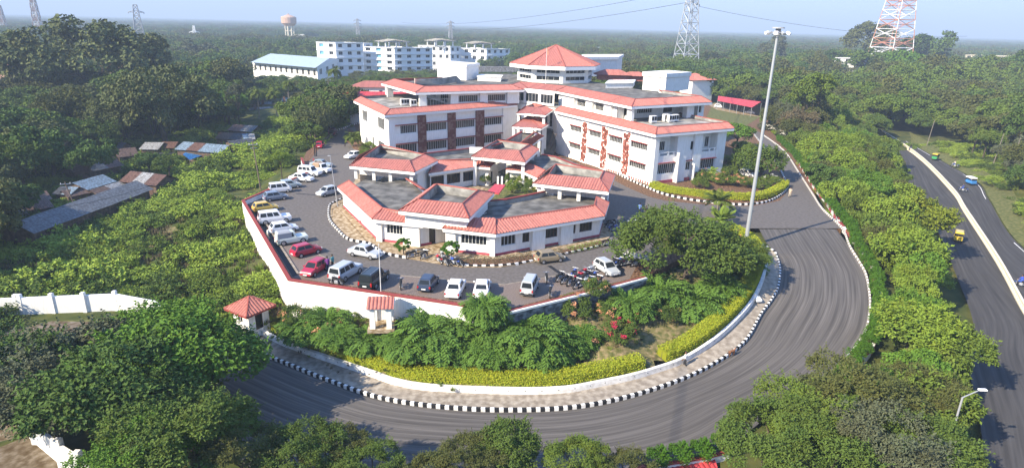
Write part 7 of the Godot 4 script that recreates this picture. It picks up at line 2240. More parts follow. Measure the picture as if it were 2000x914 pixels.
func make_bikes():
	var proto := [make_bike("black_paint"), make_bike("bike_red"), make_bike("bike_blue"), make_bike("car_silver")]
	var first := [true, true, true, true]
	var rows := [
		["motorcycle in the left row beside the silver wagon", "motorcycles in the left row by the silver wagon", 0.9, [Vector3(5.52,0,-64.15),Vector3(6.46,0,-63.05),Vector3(7.17,0,-65.3),Vector3(7.24,0,-62.26),Vector3(7.77,0,-64.29),Vector3(8,0,-62.58),Vector3(8.61,0,-64.64),Vector3(8.82,0,-62.91),Vector3(9.35,0,-64.54),Vector3(9.65,0,-63.25),Vector3(8.3,0,-65.52),Vector3(8.95,0,-66.18),Vector3(6.04,0,-63.46)]],
		["motorcycle in the right row beside the white cart", "motorcycles in the right row by the cart", 0.7, [Vector3(12.29,0,-68.79),Vector3(12.9,0,-69.16),Vector3(13.46,0,-69.2),Vector3(13.98,0,-69.4),Vector3(14.51,0,-69.61),Vector3(14.92,0,-69.13),Vector3(12.81,0,-70.17),Vector3(13.46,0,-70.38),Vector3(14.06,0,-70.6)]],
		["motorcycle in the bunch beside the round bush before the passage", "motorcycles bunched by the round bush", 2.2, [Vector3(-8.63,0,-68.73),Vector3(-8.34,0,-69.94),Vector3(-7.77,0,-68.12),Vector3(-7.34,0,-68.65),Vector3(-6.79,0,-68.02),Vector3(-6.24,0,-67.89)]],
		["motorcycle in the dark lane behind the leafy tree", "motorcycles in the shaded lane by the right canopy", 0.3, [Vector3(17.21,0,-82.51),Vector3(17.53,0,-85.11),Vector3(14.39,0,-84.86),Vector3(13.92,0,-83.64),Vector3(14.23,0,-82.28)]],
	]
	var n := 0
	for r in rows:
		for q in r[3]:
			var k: int = [0, 0, 2, 0, 1, 3][n % 6]
			var turn: float = r[2] + sin(n * 7.3) * 0.25
			if first[k]:
				first[k] = false
				proto[k].position = q
				proto[k].rotation.y = turn
				tag(proto[k], r[0], "motorcycle", r[1])
			else: dup(proto[k], q, turn, r[0], r[1])
			n += 1
	for s in [["motorcycle left of the two before the passage, by the striped kerb", Vector3(-12.01,0,-70.04), 0.6], ["motorcycle right of the two before the passage", Vector3(-10.57,0,-69.96), 1.2], ["lone motorcycle at the end of the striped kerb right of the flower strip", Vector3(12.46,0,-76.22), 0.5], ["lone scooter on the paving between black car and blue hatchback", Vector3(-11.79,0,-61.1), 1.7], ["motorcycle standing right of the silver van, nearer the lane", Vector3(3.95,0,-63.76), 1.6], ["motorcycle standing right of the silver van, nearer the wall", Vector3(4.16,0,-59.92), 1.5], ["motorcycle at the tail of the silver sport utility car", Vector3(-18.79,0,-61.36), 2.9]]:
		dup(proto[0], s[1], s[2], s[0]).remove_meta("group")
	# bicycles along the right pavilion
	var cy := thing("bicycle", "bicycle leaning under the middle windows of the right pavilion", "bicycle", Vector3(4.31,0.13,-76.45), 0.35)
	for x in [-0.52, 0.52]:
		var b := MB.new()
		ring(b, Vector3(x, 0.34, 0), 0.32, 0.022, 16)
		for k in 6: b.tube(Vector3(x, 0.34, 0), Vector3(x + cos(PI * k / 3) * 0.32, 0.34 + sin(PI * k / 3) * 0.32, 0), 0.006, 0.006, 3)
		part("wheel", b.mesh(), M.tyre, cy)
	var b := MB.new()
	for s in [[-0.52, 0.34, -0.05, 0.36], [-0.05, 0.36, -0.18, 0.85], [-0.05, 0.36, 0.36, 0.8], [-0.16, 0.78, 0.36, 0.82], [-0.52, 0.34, -0.16, 0.78], [0.52, 0.34, 0.34, 0.95]]: b.tube(Vector3(s[0], s[1], 0), Vector3(s[2], s[3], 0), 0.02, 0.02, 5)
	part("frame", b.mesh(), M.black_paint, cy)
	b = MB.new()
	b.tube(Vector3(0.33, 0.98, -0.25), Vector3(0.33, 0.98, 0.25), 0.016, 0.016, 5)
	part("handlebar", b.mesh(), M.chrome, cy)
	part("saddle", box_mesh(Vector3(0.26, 0.06, 0.16), 0.02), M.tyre, cy, Vector3(-0.2, 0.86, 0))
	dup(cy, Vector3(5.14,0.13,-76.92), 0.5, "bicycle next to the one under the middle windows of the right pavilion")
	dup(cy, Vector3(7.75,0.13,-79.2), 0.35, "bicycle left of the pair under the right windows of the right pavilion")
	dup(cy, Vector3(8.64,0.13,-79.91), 0.3, "bicycle in the middle under the right windows of the right pavilion")
	dup(cy, Vector3(9.48,0.13,-80.63), 0.4, "bicycle at the right end of the right pavilion wall")
	# riders on the highway
	for s in [["motorcycle ridden down the far lane near the blue three wheeler", Vector3(98.81,-5.3,-132.54), 2.2], ["motorcycle ridden at the far bend of the highway", Vector3(114.68,-4.7,-178.32), 0.6], ["motorcycle ridden at the far right edge of the highway", Vector3(71.15,-5.9,-80.01), 2.0], ["motorcycle with load near the highway's far edge line", Vector3(113.48,-4.9,-157.24), 2.3]]:
		var o := dup(proto[2], s[1], s[2], s[0])
		o.remove_meta("group")


# ---------------------------------------------------------------- people and a dog: one skin over jointed, tapering bones
func smin(a: float, b: float, k: float) -> float:
	var h := clampf(0.5 + 0.5 * (b - a) / k, 0.0, 1.0)
	return lerpf(b, a, h) - k * h * (1.0 - h)


func field(bones: Array, p: Vector3, k: float) -> float:
	var d := 9.0
	for q in bones:
		var a: Vector3 = q[0]
		var ab: Vector3 = q[1] - a
		var t := clampf((p - a).dot(ab) / maxf(ab.length_squared(), 1e-6), 0, 1)
		var e := (p - a - ab * t).length() - lerpf(q[2], q[3], t)
		d = e if d > 8.0 else smin(d, e, k)
	return d


# surface nets
func skin(bones: Array, cell: float, k := 0.04) -> ArrayMesh:
	var lo := Vector3(9, 9, 9)
	var hi := -lo
	for q in bones:
		for i in 2:
			var r := Vector3.ONE * (maxf(q[2], q[3]) + cell * 2)
			lo = lo.min(q[i] - r)
			hi = hi.max(q[i] + r)
	var n := Vector3i(((hi - lo) / cell).ceil()) + Vector3i.ONE
	var f := PackedFloat32Array()
	f.resize(n.x * n.y * n.z)
	for z in n.z:
		for y in n.y:
			for x in n.x: f[(z * n.y + y) * n.x + x] = field(bones, lo + Vector3(x, y, z) * cell, k)
	var id := {}
	var vs := PackedVector3Array()
	var ns := PackedVector3Array()
	for z in n.z - 1:
		for y in n.y - 1:
			for x in n.x - 1:
				var s := Vector3.ZERO
				var c := 0
				var v := []
				for i in 8: v.append(f[((z + (i >> 2)) * n.y + y + ((i >> 1) & 1)) * n.x + x + (i & 1)])
				for e in [[0, 1], [2, 3], [4, 5], [6, 7], [0, 2], [1, 3], [4, 6], [5, 7], [0, 4], [1, 5], [2, 6], [3, 7]]:
					if (v[e[0]] < 0) != (v[e[1]] < 0):
						var t: float = v[e[0]] / (v[e[0]] - v[e[1]])
						var p := Vector3(e[0] & 1, (e[0] >> 1) & 1, e[0] >> 2)
						s += p.lerp(Vector3(e[1] & 1, (e[1] >> 1) & 1, e[1] >> 2), t)
						c += 1
				if c:
					id[Vector3i(x, y, z)] = vs.size()
					var p := lo + (Vector3(x, y, z) + s / c) * cell
					vs.append(p)
					var g := Vector3(field(bones, p + Vector3(0.01, 0, 0), k) - field(bones, p - Vector3(0.01, 0, 0), k), field(bones, p + Vector3(0, 0.01, 0), k) - field(bones, p - Vector3(0, 0.01, 0), k), field(bones, p + Vector3(0, 0, 0.01), k) - field(bones, p - Vector3(0, 0, 0.01), k))
					ns.append(g.normalized())
	var ix := PackedInt32Array()
	var ax := [Vector3i(1, 0, 0), Vector3i(0, 1, 0), Vector3i(0, 0, 1)]
	for c in id:
		for a in 3:
			var q: Vector3i = c + ax[a]
			if q.x >= n.x or q.y >= n.y or q.z >= n.z: continue
			var s0: float = f[(c.z * n.y + c.y) * n.x + c.x]
			var s1: float = f[(q.z * n.y + q.y) * n.x + q.x]
			if (s0 < 0) == (s1 < 0): continue
			var u: Vector3i = ax[(a + 1) % 3]
			var w: Vector3i = ax[(a + 2) % 3]
			if not (id.has(c - u) and id.has(c - w) and id.has(c - u - w)): continue
			var o := [id[c], id[c - u], id[c - u - w], id[c - w]]
			if s0 < 0: ix.append_array([o[0], o[2], o[1], o[0], o[3], o[2]])
			else: ix.append_array([o[0], o[1], o[2], o[0], o[2], o[3]])
	var a := []
	a.resize(Mesh.ARRAY_MAX)
	a[Mesh.ARRAY_VERTEX] = vs
	a[Mesh.ARRAY_NORMAL] = ns
	a[Mesh.ARRAY_INDEX] = ix
	var m := ArrayMesh.new()
	m.add_surface_from_arrays(Mesh.PRIMITIVE_TRIANGLES, a)
	return m


# facing +x, feet at y 0; step is the stride, lift raises the arms, sit bends the figure onto a seat
func person(label: String, at: Vector3, turn: float, shirt: Color, legs: Color, step := 0.0, lift := 0.0, sit := false):
	var t := thing("person", label, "person", at, turn)
	var hy := 0.88 if not sit else 0.9
	var hip := [Vector3(0, hy, 0.1), Vector3(0, hy, -0.1)]
	var knee := []
	var foot := []
	var toe := []
	for s in 2:
		var e := 1.0 if s == 0 else -1.0
		if sit:
			knee.append(Vector3(0.38, 0.78, e * 0.2))
			foot.append(Vector3(0.2, 0.36, e * 0.2))
			toe.append(Vector3(0.38, 0.33, e * 0.21))
		else:
			knee.append(Vector3(0.05 + e * step * 0.5, 0.47, e * 0.11))
			foot.append(Vector3(e * step - 0.03, 0.08 + (0.05 if e * step < -0.05 else 0.0), e * 0.11))
			toe.append(foot[s] + Vector3(0.17, -0.035, e * 0.03))
	var chest := Vector3(0.02 if not sit else 0.08, hy + 0.42, 0)
	var sh := [chest + Vector3(0, 0.06, 0.19), chest + Vector3(0, 0.06, -0.19)]
	var elbow := []
	var wrist := []
	for s in 2:
		var e := 1.0 if s == 0 else -1.0
		if sit:
			elbow.append(sh[s] + Vector3(0.2, -0.2, e * 0.06))
			wrist.append(Vector3(0.42, 1.02, e * 0.28))
		else:
			elbow.append(sh[s] + Vector3(-0.04 - e * step * 0.35, -0.29, e * 0.05))
			wrist.append(elbow[s] + Vector3(0.08 - e * step * 0.3 + lift * 0.14, -0.24 + lift * 0.22, e * 0.0))
	var head := chest + Vector3(0.02, 0.34, 0)
	var bones := [[Vector3(0, hy, 0), chest, 0.13, 0.14], [sh[0], sh[1], 0.07, 0.07], [chest, head - Vector3(0, 0.12, 0), 0.06, 0.05], [head - Vector3(0, 0.04, 0), head + Vector3(0.0, 0.05, 0), 0.085, 0.095], [head + Vector3(0.06, -0.07, 0), head + Vector3(0.075, -0.08, 0), 0.045, 0.04], [head + Vector3(0.1, -0.01, 0), head + Vector3(0.115, -0.025, 0), 0.012, 0.016]]
	for s in 2:
		bones.append([hip[s], knee[s], 0.085, 0.058])
		bones.append([knee[s], foot[s], 0.056, 0.038])
		bones.append([foot[s], toe[s], 0.042, 0.03])
		bones.append([sh[s], elbow[s], 0.052, 0.04])
		bones.append([elbow[s], wrist[s], 0.04, 0.028])
		var dn: Vector3 = (wrist[s] - elbow[s]).normalized()
		bones.append([wrist[s], wrist[s] + dn * 0.08, 0.028, 0.034])
		bones.append([head + Vector3(0, -0.01, (1 if s == 0 else -1) * 0.088), head + Vector3(0, 0.02, (1 if s == 0 else -1) * 0.09), 0.015, 0.018])
	part("body", skin(bones, 0.034, 0.035), M.skin, t)
	var fb := MB.new()
	for s in 2:
		var dn: Vector3 = (wrist[s] - elbow[s]).normalized()
		var palm: Vector3 = wrist[s] + dn * 0.085
		for k in 4: fb.tube(palm + Vector3(0.024 - k * 0.016, 0, 0), palm + dn * [0.065, 0.08, 0.075, 0.055][k] + Vector3(0.028 - k * 0.018, 0, 0), 0.01, 0.007, 5)
		fb.tube(palm + Vector3(0.03, 0.02, 0), palm + dn * 0.03 + Vector3(0.06, 0.01, 0), 0.012, 0.009, 5)
	part("fingers", fb.mesh(), M.skin, t)
	var sm := mat("shirt_%s" % label.hash(), shirt, 0.9)
	var tm := mat("trousers_%s" % label.hash(), legs, 0.9)
	var cl := [[Vector3(0, hy + 0.02, 0), chest, 0.155, 0.16], [sh[0], sh[1], 0.088, 0.088]]
	for s in 2: cl.append([sh[s], sh[s].lerp(elbow[s], 0.85), 0.07, 0.06])
	part("shirt", skin(cl, 0.034, 0.04), sm, t)
	var tr := [[hip[0], hip[1], 0.115, 0.115]]
	for s in 2:
		tr.append([hip[s], knee[s], 0.1, 0.075])
		tr.append([knee[s], foot[s].lerp(knee[s], 0.12), 0.075, 0.06])
	part("trousers", skin(tr, 0.034, 0.04), tm, t)
	part("hair", skin([[head + Vector3(-0.03, 0.05, 0), head + Vector3(0.02, 0.085, 0), 0.1, 0.085]], 0.03, 0.02), M.hair, t)
	for s in 2:
		var b := MB.new()
		b.cbox((foot[s] + toe[s]) / 2 - Vector3(0, 0.02, 0), Vector3(0.27, 0.09, 0.1), 0.03)
		part("shoe", b.mesh(), M.tyre, t)


func make_people():
	person("person in white shirt and dark trousers walking along the pavement", Vector3(17.08,-4.05,-52.86), 2.7, lin(0.75, 0.75, 0.72), lin(0.03, 0.03, 0.035), 0.16, 0.4)
	person("person in purple shirt standing behind the red hatchback", Vector3(-20.88,0,-65.34), 2.2, lin(0.20, 0.05, 0.22), lin(0.03, 0.05, 0.10))
	person("person in teal shirt standing behind the red hatchback, right one", Vector3(-20.48,0,-65.99), 2.9, lin(0.08, 0.26, 0.26), lin(0.03, 0.03, 0.04))
	person("person in pale clothes standing in the drain by the left wall", Vector3(-31.32,0,-75), 0.4, lin(0.55, 0.56, 0.5), lin(0.30, 0.30, 0.26), 0.05)
	person("person in beige clothes walking on the road at the tip of the island", Vector3(47.77,0,-103.63), -2.0, lin(0.50, 0.42, 0.30), lin(0.42, 0.36, 0.28), 0.15)
	person("person in blue shirt by the motorcycles behind the leafy tree", Vector3(19.47,0,-91.15), 1.0, lin(0.10, 0.18, 0.40), lin(0.03, 0.03, 0.05))
	person("person in dark clothes by the motorcycles behind the leafy tree", Vector3(20.18,0,-89.6), 2.0, lin(0.05, 0.05, 0.06), lin(0.03, 0.03, 0.05))
	person("person in blue riding the motorcycle near the blue three wheeler", Vector3(98.96,-5.35,-132.74), 2.2, lin(0.06, 0.09, 0.25), lin(0.03, 0.03, 0.04), 0.0, 0.0, true)
	person("person in black riding the motorcycle at the far bend", Vector3(114.86,-4.75,-178.6), 0.6, lin(0.02, 0.02, 0.02), lin(0.03, 0.03, 0.04), 0.0, 0.0, true)
	person("person in bright blue riding at the far right edge of the highway", Vector3(71.25,-5.95,-80.13), 2.0, lin(0.05, 0.10, 0.50), lin(0.03, 0.03, 0.05), 0.0, 0.0, true)
	person("person in cream riding near the highway's far edge line", Vector3(113.66,-4.95,-157.49), 2.3, lin(0.55, 0.5, 0.4), lin(0.05, 0.05, 0.05), 0.0, 0.0, true)
	# a brown dog at the kerb
	var d := thing("dog", "brown dog standing on the road at the striped kerb", "dog", Vector3(22.02,-3.45,-54.41), 0.5)
	var bones := [[Vector3(-0.28, 0.46, 0), Vector3(0.05, 0.45, 0), 0.10, 0.115], [Vector3(0.05, 0.45, 0), Vector3(0.25, 0.47, 0), 0.12, 0.13], [Vector3(0.28, 0.5, 0), Vector3(0.42, 0.64, 0), 0.08, 0.065], [Vector3(0.44, 0.66, 0), Vector3(0.5, 0.66, 0), 0.075, 0.065], [Vector3(0.52, 0.64, 0), Vector3(0.64, 0.61, 0), 0.045, 0.032], [Vector3(-0.36, 0.5, 0), Vector3(-0.55, 0.66, 0), 0.03, 0.018]]
	for s in [-1.0, 1.0]:
		bones.append([Vector3(0.25, 0.42, s * 0.08), Vector3(0.24, 0.22, s * 0.08), 0.055, 0.032])
		bones.append([Vector3(0.24, 0.22, s * 0.08), Vector3(0.26, 0.03, s * 0.08), 0.03, 0.026])
		bones.append([Vector3(0.26, 0.03, s * 0.08), Vector3(0.31, 0.025, s * 0.08), 0.028, 0.024])
		bones.append([Vector3(-0.3, 0.44, s * 0.08), Vector3(-0.2, 0.28, s * 0.09), 0.075, 0.045])
		bones.append([Vector3(-0.2, 0.28, s * 0.09), Vector3(-0.36, 0.17, s * 0.09), 0.04, 0.028])
		bones.append([Vector3(-0.36, 0.17, s * 0.09), Vector3(-0.33, 0.03, s * 0.09), 0.027, 0.024])
		bones.append([Vector3(-0.33, 0.03, s * 0.09), Vector3(-0.28, 0.025, s * 0.09), 0.027, 0.023])
		bones.append([Vector3(0.43, 0.72, s * 0.05), Vector3(0.42, 0.79, s * 0.07), 0.026, 0.01])
	part("body", skin(bones, 0.02, 0.03), mat("fur", lin(0.22, 0.10, 0.05), 0.95), d)


# ---------------------------------------------------------------- foliage
class Leaves:
	var v := PackedVector3Array()
	var n := PackedVector3Array()
	var c := PackedColorArray()

	# a leaf blade folded along its midrib
	func leaf(p: Vector3, dir: Vector3, nn: Vector3, l: float, w: float, col: Color):
		var side := dir.cross(nn).normalized() * w
		var up := dir.cross(side).normalized()
		if up.dot(nn) < 0: up = -up
		var a := p
		var m := p + dir * l * 0.45
		var e := p + dir * l - up * l * 0.12
		var s0 := m + side + up * w * 0.25
		var s1 := m - side + up * w * 0.25
		v.append(a); v.append(s0); v.append(e)
		v.append(a); v.append(e); v.append(s1)
		var n0 := (e - a).cross(s0 - a).normalized()
		var n1 := (s1 - a).cross(e - a).normalized()
		for k in 3: n.append(n0)
		for k in 3: n.append(n1)
		for k in 6: c.append(col)

	func mesh() -> ArrayMesh:
		var a := []
		a.resize(Mesh.ARRAY_MAX)
		a[Mesh.ARRAY_VERTEX] = v
		a[Mesh.ARRAY_NORMAL] = n
		a[Mesh.ARRAY_COLOR] = c
		var m := ArrayMesh.new()
		m.add_surface_from_arrays(Mesh.PRIMITIVE_TRIANGLES, a)
		return m


func rdir(r: RandomNumberGenerator) -> Vector3:
	var y := r.randf_range(-1, 1)
	var a := r.randf_range(0, TAU)
	var s := sqrt(1 - y * y)
	return Vector3(cos(a) * s, y, sin(a) * s)


func leaf_mat(called: String, r: float, g: float, b: float, back := 0.35) -> StandardMaterial3D:
	var m := mat(called, lin(r, g, b), 0.6)
	m.vertex_color_use_as_albedo = true
	m.metallic_specular = 0.2
	m.backlight_enabled = true
	m.backlight = Color(back, back, back * 0.5)
	return m


# crown of leaf clumps spread over an ellipsoid of unit radius; sizes are in crown radii
func crown(sd: int, squash: float, clumps: int, cr: float, per: int, l: float, w: float, low := -0.35, droop := 0.2, spiky := 0.0) -> ArrayMesh:
	var r := RandomNumberGenerator.new()
	r.seed = sd
	var lv := Leaves.new()
	var lobes := []
	for i in 9:
		var a := TAU * i / 8.0 + r.randf_range(-0.35, 0.35)
		var y := r.randf_range(-0.25, 0.45)
		var far := r.randf_range(0.42, 0.66)
		lobes.append([Vector3(cos(a) * far, y * squash, sin(a) * far) if i < 8 else Vector3(0, 0.5 * squash, 0), r.randf_range(0.3, 0.48)])
	for i in clumps:
		var d := rdir(r)
		var tries := 0
		var lobe: Array = lobes[i % 9]
		while (d.y < low or d.dot(lobe[0]) < -0.15) and tries < 20:
			d = rdir(r)
			tries += 1
		var ce: Vector3 = lobe[0] + Vector3(d.x, d.y * squash * 1.1, d.z) * lobe[1] * r.randf_range(0.7, 1.0)
		var rad := cr * r.randf_range(0.65, 1.25)
		var tone := r.randf_range(0.78, 1.2)
		var warm := r.randf_range(-0.08, 0.12)
		for k in per:
			var e := rdir(r)
			if e.y < -0.45: e.y = -e.y
			if e.dot(d) < -0.35: e = -e
			var p := ce + Vector3(e.x, e.y * 0.72, e.z) * rad * (r.randf_range(0.6, 1.02) + (spiky * r.randf() if spiky > 0 else 0.0))
			var nn := (e * 0.8 + Vector3(0, 0.45, 0) + rdir(r) * 0.8).normalized()
			var t := rdir(r)
			var dir := (t - nn * t.dot(nn) + e * (0.3 + spiky) - Vector3(0, droop, 0)).normalized()
			var q := tone * r.randf_range(0.8, 1.2)
			lv.leaf(p, dir, nn, l * r.randf_range(0.7, 1.3), w * r.randf_range(0.8, 1.2), Color(q * (1.0 + warm), q, q * (1.0 - warm)))
		if spiky < 0.2: continue
		for k in 3:      # shoots that stand out of the clump
			var e := (d + Vector3(0, 0.35, 0) + rdir(r) * 0.8).normalized()
			var p := ce + e * rad * 0.75
			for j in 11:
				p += e * rad * 0.075
				var q := tone * r.randf_range(0.85, 1.3)
				lv.leaf(p, (e * 0.5 + rdir(r)).normalized(), (Vector3.UP + rdir(r) * 0.7).normalized(), l * r.randf_range(0.7, 1.2), w, Color(q * (1.0 + warm), q, q * (1.0 - warm)))
	return lv.mesh()


# trunk with limbs for a crown of radius 1 whose middle is at height h
func trunk(sd: int, h: float, squash: float, r0: float, limbs := 7) -> ArrayMesh:
	var r := RandomNumberGenerator.new()
	r.seed = sd
	var b := MB.new()
	var lean := Vector3(r.randf_range(-0.12, 0.12), 0, r.randf_range(-0.12, 0.12))
	var fork := Vector3(lean.x, h - squash * 0.65, lean.z)
	b.tube(Vector3(0, -0.25, 0), fork * 0.5, r0 * 1.25, r0, 7, false)
	b.tube(fork * 0.5, fork, r0, r0 * 0.85, 7, false)
	for i in limbs:
		var a := TAU * i / limbs + r.randf_range(-0.4, 0.4)
		var e := Vector3(cos(a) * r.randf_range(0.4, 0.75), h + squash * r.randf_range(-0.25, 0.45), sin(a) * r.randf_range(0.4, 0.75))
		var m := fork.lerp(e, 0.5) + Vector3(0, 0.08, 0)
		b.tube(fork, m, r0 * 0.6, r0 * 0.38, 5, false)
		b.tube(m, e, r0 * 0.38, r0 * 0.1, 5, false)
		b.tube(m, m + (e - m).rotated(Vector3.UP, 0.7) * 0.8 + Vector3(0, 0.1, 0), r0 * 0.25, r0 * 0.06, 4, false)
	return b.mesh()


var kinds := {}


func tree_kind(key: String, leaf: String, meshes: Array, h: float, squash: float, r0: float, bark := "bark"):
	var tr := []
	for k in meshes.size(): tr.append(trunk(900 + k, h, squash, r0))
	kinds[key] = [meshes, tr, leaf, h, bark]


# one tree: crown radius rad, crown middle hc above the ground
func tree(key: String, called: String, label: String, at: Vector3, rad: float, hc := 0.0, group := "", leaf := "", stretch := 1.0, turn := -1.0) -> Node3D:
	var q: Array = kinds[key]
	var i := rng.randi() % int(q[0].size())
	var t := thing(called, label, "tree", at, rng.randf() * TAU if turn < 0 else turn, group)
	var m: StandardMaterial3D = M[leaf if leaf else q[2]]
	var lift: float = hc if hc > 0 else q[3] * rad
	var c := part("crown", q[0][i], m, t, Vector3(0, lift, 0))
	c.scale = Vector3(rad, rad * stretch, rad)
	var b := part("trunk", q[1][i], M[q[4]], t)
	b.scale = Vector3(rad, lift / q[3], rad)
	return t


func make_kinds():
	leaf_mat("leaf_dark", 0.071, 0.119, 0.026, 0.25)
	leaf_mat("leaf_banyan", 0.099, 0.116, 0.041, 0.25)
	leaf_mat("leaf_mid", 0.088, 0.133, 0.027)
	leaf_mat("leaf_light", 0.112, 0.160, 0.027)
	leaf_mat("leaf_olive", 0.095, 0.106, 0.032)
	leaf_mat("leaf_yellow", 0.155, 0.190, 0.024)
	leaf_mat("leaf_grey", 0.097, 0.110, 0.061, 0.25)
	leaf_mat("leaf_bush", 0.162, 0.231, 0.031)
	leaf_mat("leaf_lush", 0.098, 0.183, 0.024)
	leaf_mat("leaf_hedge", 0.37, 0.355, 0.028, 0.3)
	leaf_mat("leaf_slope", 0.256, 0.340, 0.050)
	leaf_mat("leaf_spray", 0.095, 0.173, 0.029)
	leaf_mat("leaf_kerb", 0.069, 0.157, 0.015)
	leaf_mat("leaf_palm", 0.107, 0.142, 0.027)
	leaf_mat("leaf_brown", 0.135, 0.110, 0.060)
	leaf_mat("petal_pink", 0.55, 0.03, 0.09, 0.4)
	leaf_mat("petal_peach", 0.62, 0.30, 0.16, 0.4)
	leaf_mat("petal_white", 0.60, 0.58, 0.52, 0.4)
	leaf_mat("petal_red", 0.45, 0.05, 0.03, 0.4)
	# close trees, fine leaves
	tree_kind("teak", "leaf_lush", [crown(1, 0.75, 70, 0.24, 250, 0.062, 0.022, -0.5, 0.35, 0.35), crown(2, 0.7, 75, 0.23, 250, 0.062, 0.022, -0.5, 0.35, 0.35)], 1.25, 0.72, 0.05)
	tree_kind("rose_apple", "leaf_dark", [crown(3, 0.7, 80, 0.22, 210, 0.058, 0.02, -0.55, 0.3, 0.25), crown(4, 0.75, 80, 0.22, 210, 0.058, 0.02, -0.55, 0.3, 0.25)], 1.2, 0.7, 0.05)
	tree_kind("acacia", "leaf_olive", [crown(5, 0.62, 75, 0.2, 250, 0.05, 0.015, -0.4, 0.1, 0.25), crown(6, 0.66, 75, 0.2, 250, 0.05, 0.015, -0.4, 0.1, 0.25)], 1.2, 0.65, 0.045)
	# woods
	tree_kind("broad", "leaf_mid", [crown(7, 0.72, 46, 0.28, 95, 0.105, 0.04), crown(8, 0.66, 46, 0.28, 95, 0.105, 0.04), crown(9, 0.8, 46, 0.27, 95, 0.105, 0.04)], 1.25, 0.7, 0.055)
	tree_kind("feather", "leaf_light", [crown(10, 0.6, 46, 0.27, 110, 0.11, 0.026, -0.4, 0.1, 0.2), crown(11, 0.66, 48, 0.26, 110, 0.11, 0.026, -0.4, 0.1, 0.2)], 1.2, 0.6, 0.045)
	tree_kind("banyan", "leaf_banyan", [crown(12, 0.5, 130, 0.15, 110, 0.05, 0.02, -0.25), crown(13, 0.55, 120, 0.16, 110, 0.05, 0.02, -0.25)], 0.62, 0.45, 0.05)
	tree_kind("slim", "leaf_grey", [crown(14, 1.5, 36, 0.3, 80, 0.13, 0.045), crown(15, 1.4, 36, 0.3, 80, 0.13, 0.045)], 2.0, 1.4, 0.06)
	# far trees
	kinds["far"] = [crown(20, 0.75, 30, 0.31, 62, 0.10, 0.048, -0.35, 0.0), crown(21, 0.65, 30, 0.31, 62, 0.10, 0.048, -0.35, 0.0), crown(22, 0.9, 30, 0.31, 62, 0.10, 0.048, -0.35, 0.0), crown(23, 0.7, 30, 0.31, 62, 0.10, 0.048, -0.35, 0.0)]
	kinds["bush"] = [crown(24, 0.7, 22, 0.36, 58, 0.13, 0.05, -0.2, 0.1, 0.2), crown(25, 0.6, 24, 0.34, 58, 0.13, 0.042, -0.2, 0.2, 0.3), crown(26, 0.8, 22, 0.36, 58, 0.13, 0.052, -0.2)]


# long arching sprays with leaflets on both sides, as on the garden's drooping shrubs
func spray_shrub(sd: int, sprays: int, leaf: float) -> ArrayMesh:
	var r := RandomNumberGenerator.new()
	r.seed = sd
	var lv := Leaves.new()
	for i in sprays:
		var a := r.randf() * TAU
		var el := r.randf_range(0.15, 1.25)
		var d := Vector3(cos(a) * cos(el), sin(el), sin(a) * cos(el))
		var p := Vector3(cos(a), 0, sin(a)) * r.randf_range(0.0, 0.3) + Vector3(0, r.randf_range(0.15, 0.5), 0)
		var n := r.randi_range(9, 14)
		var tone := r.randf_range(0.75, 1.25)
		var step := r.randf_range(0.075, 0.10)
		for k in n:
			d = (d - Vector3(0, 0.03 + 0.022 * k, 0)).normalized()
			p += d * step
			if p.y < 0.03: break
			var side := d.cross(Vector3.UP).normalized()
			var up := side.cross(d).normalized()
			for s in [-1.0, 1.0]:
				var q := tone * r.randf_range(0.85, 1.15)
				lv.leaf(p, (side * s + d * 0.7 - Vector3(0, 0.25, 0)).normalized(), (up + rdir(r) * 0.3).normalized(), leaf * r.randf_range(0.8, 1.2), leaf * 0.2, Color(q, q, q * 0.95))
			if k % 2 == 0: lv.leaf(p, (d + up * 0.4).normalized(), up, leaf, leaf * 0.2, Color(tone, tone, tone))
	return lv.mesh()


func blossoms(sd: int, n: int, squash: float, size: float, patch := 9) -> ArrayMesh:
	var r := RandomNumberGenerator.new()
	r.seed = sd
	var lv := Leaves.new()
	for i in patch:
		var d := rdir(r)
		d.y = absf(d.y)
		var ce := Vector3(d.x, d.y * squash, d.z) * r.randf_range(0.85, 1.02)
		for k in n / patch:
			var p := ce + rdir(r) * r.randf_range(0.03, 0.2)
			for j in 3:
				var nn := (d + rdir(r) * 0.6).normalized()
				var t := rdir(r)
				var q := r.randf_range(0.75, 1.2)
				lv.leaf(p, (t - nn * t.dot(nn)).normalized(), nn, size, size * 0.4, Color(q, q, q))
	return lv.mesh()


func palm_crown(sd: int, fronds: int, droop: float) -> ArrayMesh:
	var r := RandomNumberGenerator.new()
	r.seed = sd
	var lv := Leaves.new()
	for i in fronds:
		var a := TAU * i / fronds * 1.618 * 2.0
		var el := r.randf_range(-0.1, 1.2)
		var d := Vector3(cos(a) * cos(el), sin(el), sin(a) * cos(el))
		var p := Vector3.ZERO
		for k in 14:
			d = (d - Vector3(0, droop * (0.4 + k * 0.09), 0)).normalized()
			p += d * 0.075
			var side := d.cross(Vector3.UP).normalized()
			var up := side.cross(d).normalized()
			var ln := 0.26 * sin(PI * (k + 1.5) / 16.0) + 0.05
			for s in [-1.0, 1.0]:
				for e in 2:
					var q := r.randf_range(0.8, 1.2)
					lv.leaf(p - d * e * 0.037, (side * s + d * 0.6 - Vector3(0, 0.35, 0)).normalized(), up, ln, 0.022, Color(q, q, q))
			lv.leaf(p - d * 0.08, d, up, 0.1, 0.008, Color(1.6, 1.3, 1.0))
	return lv.mesh()


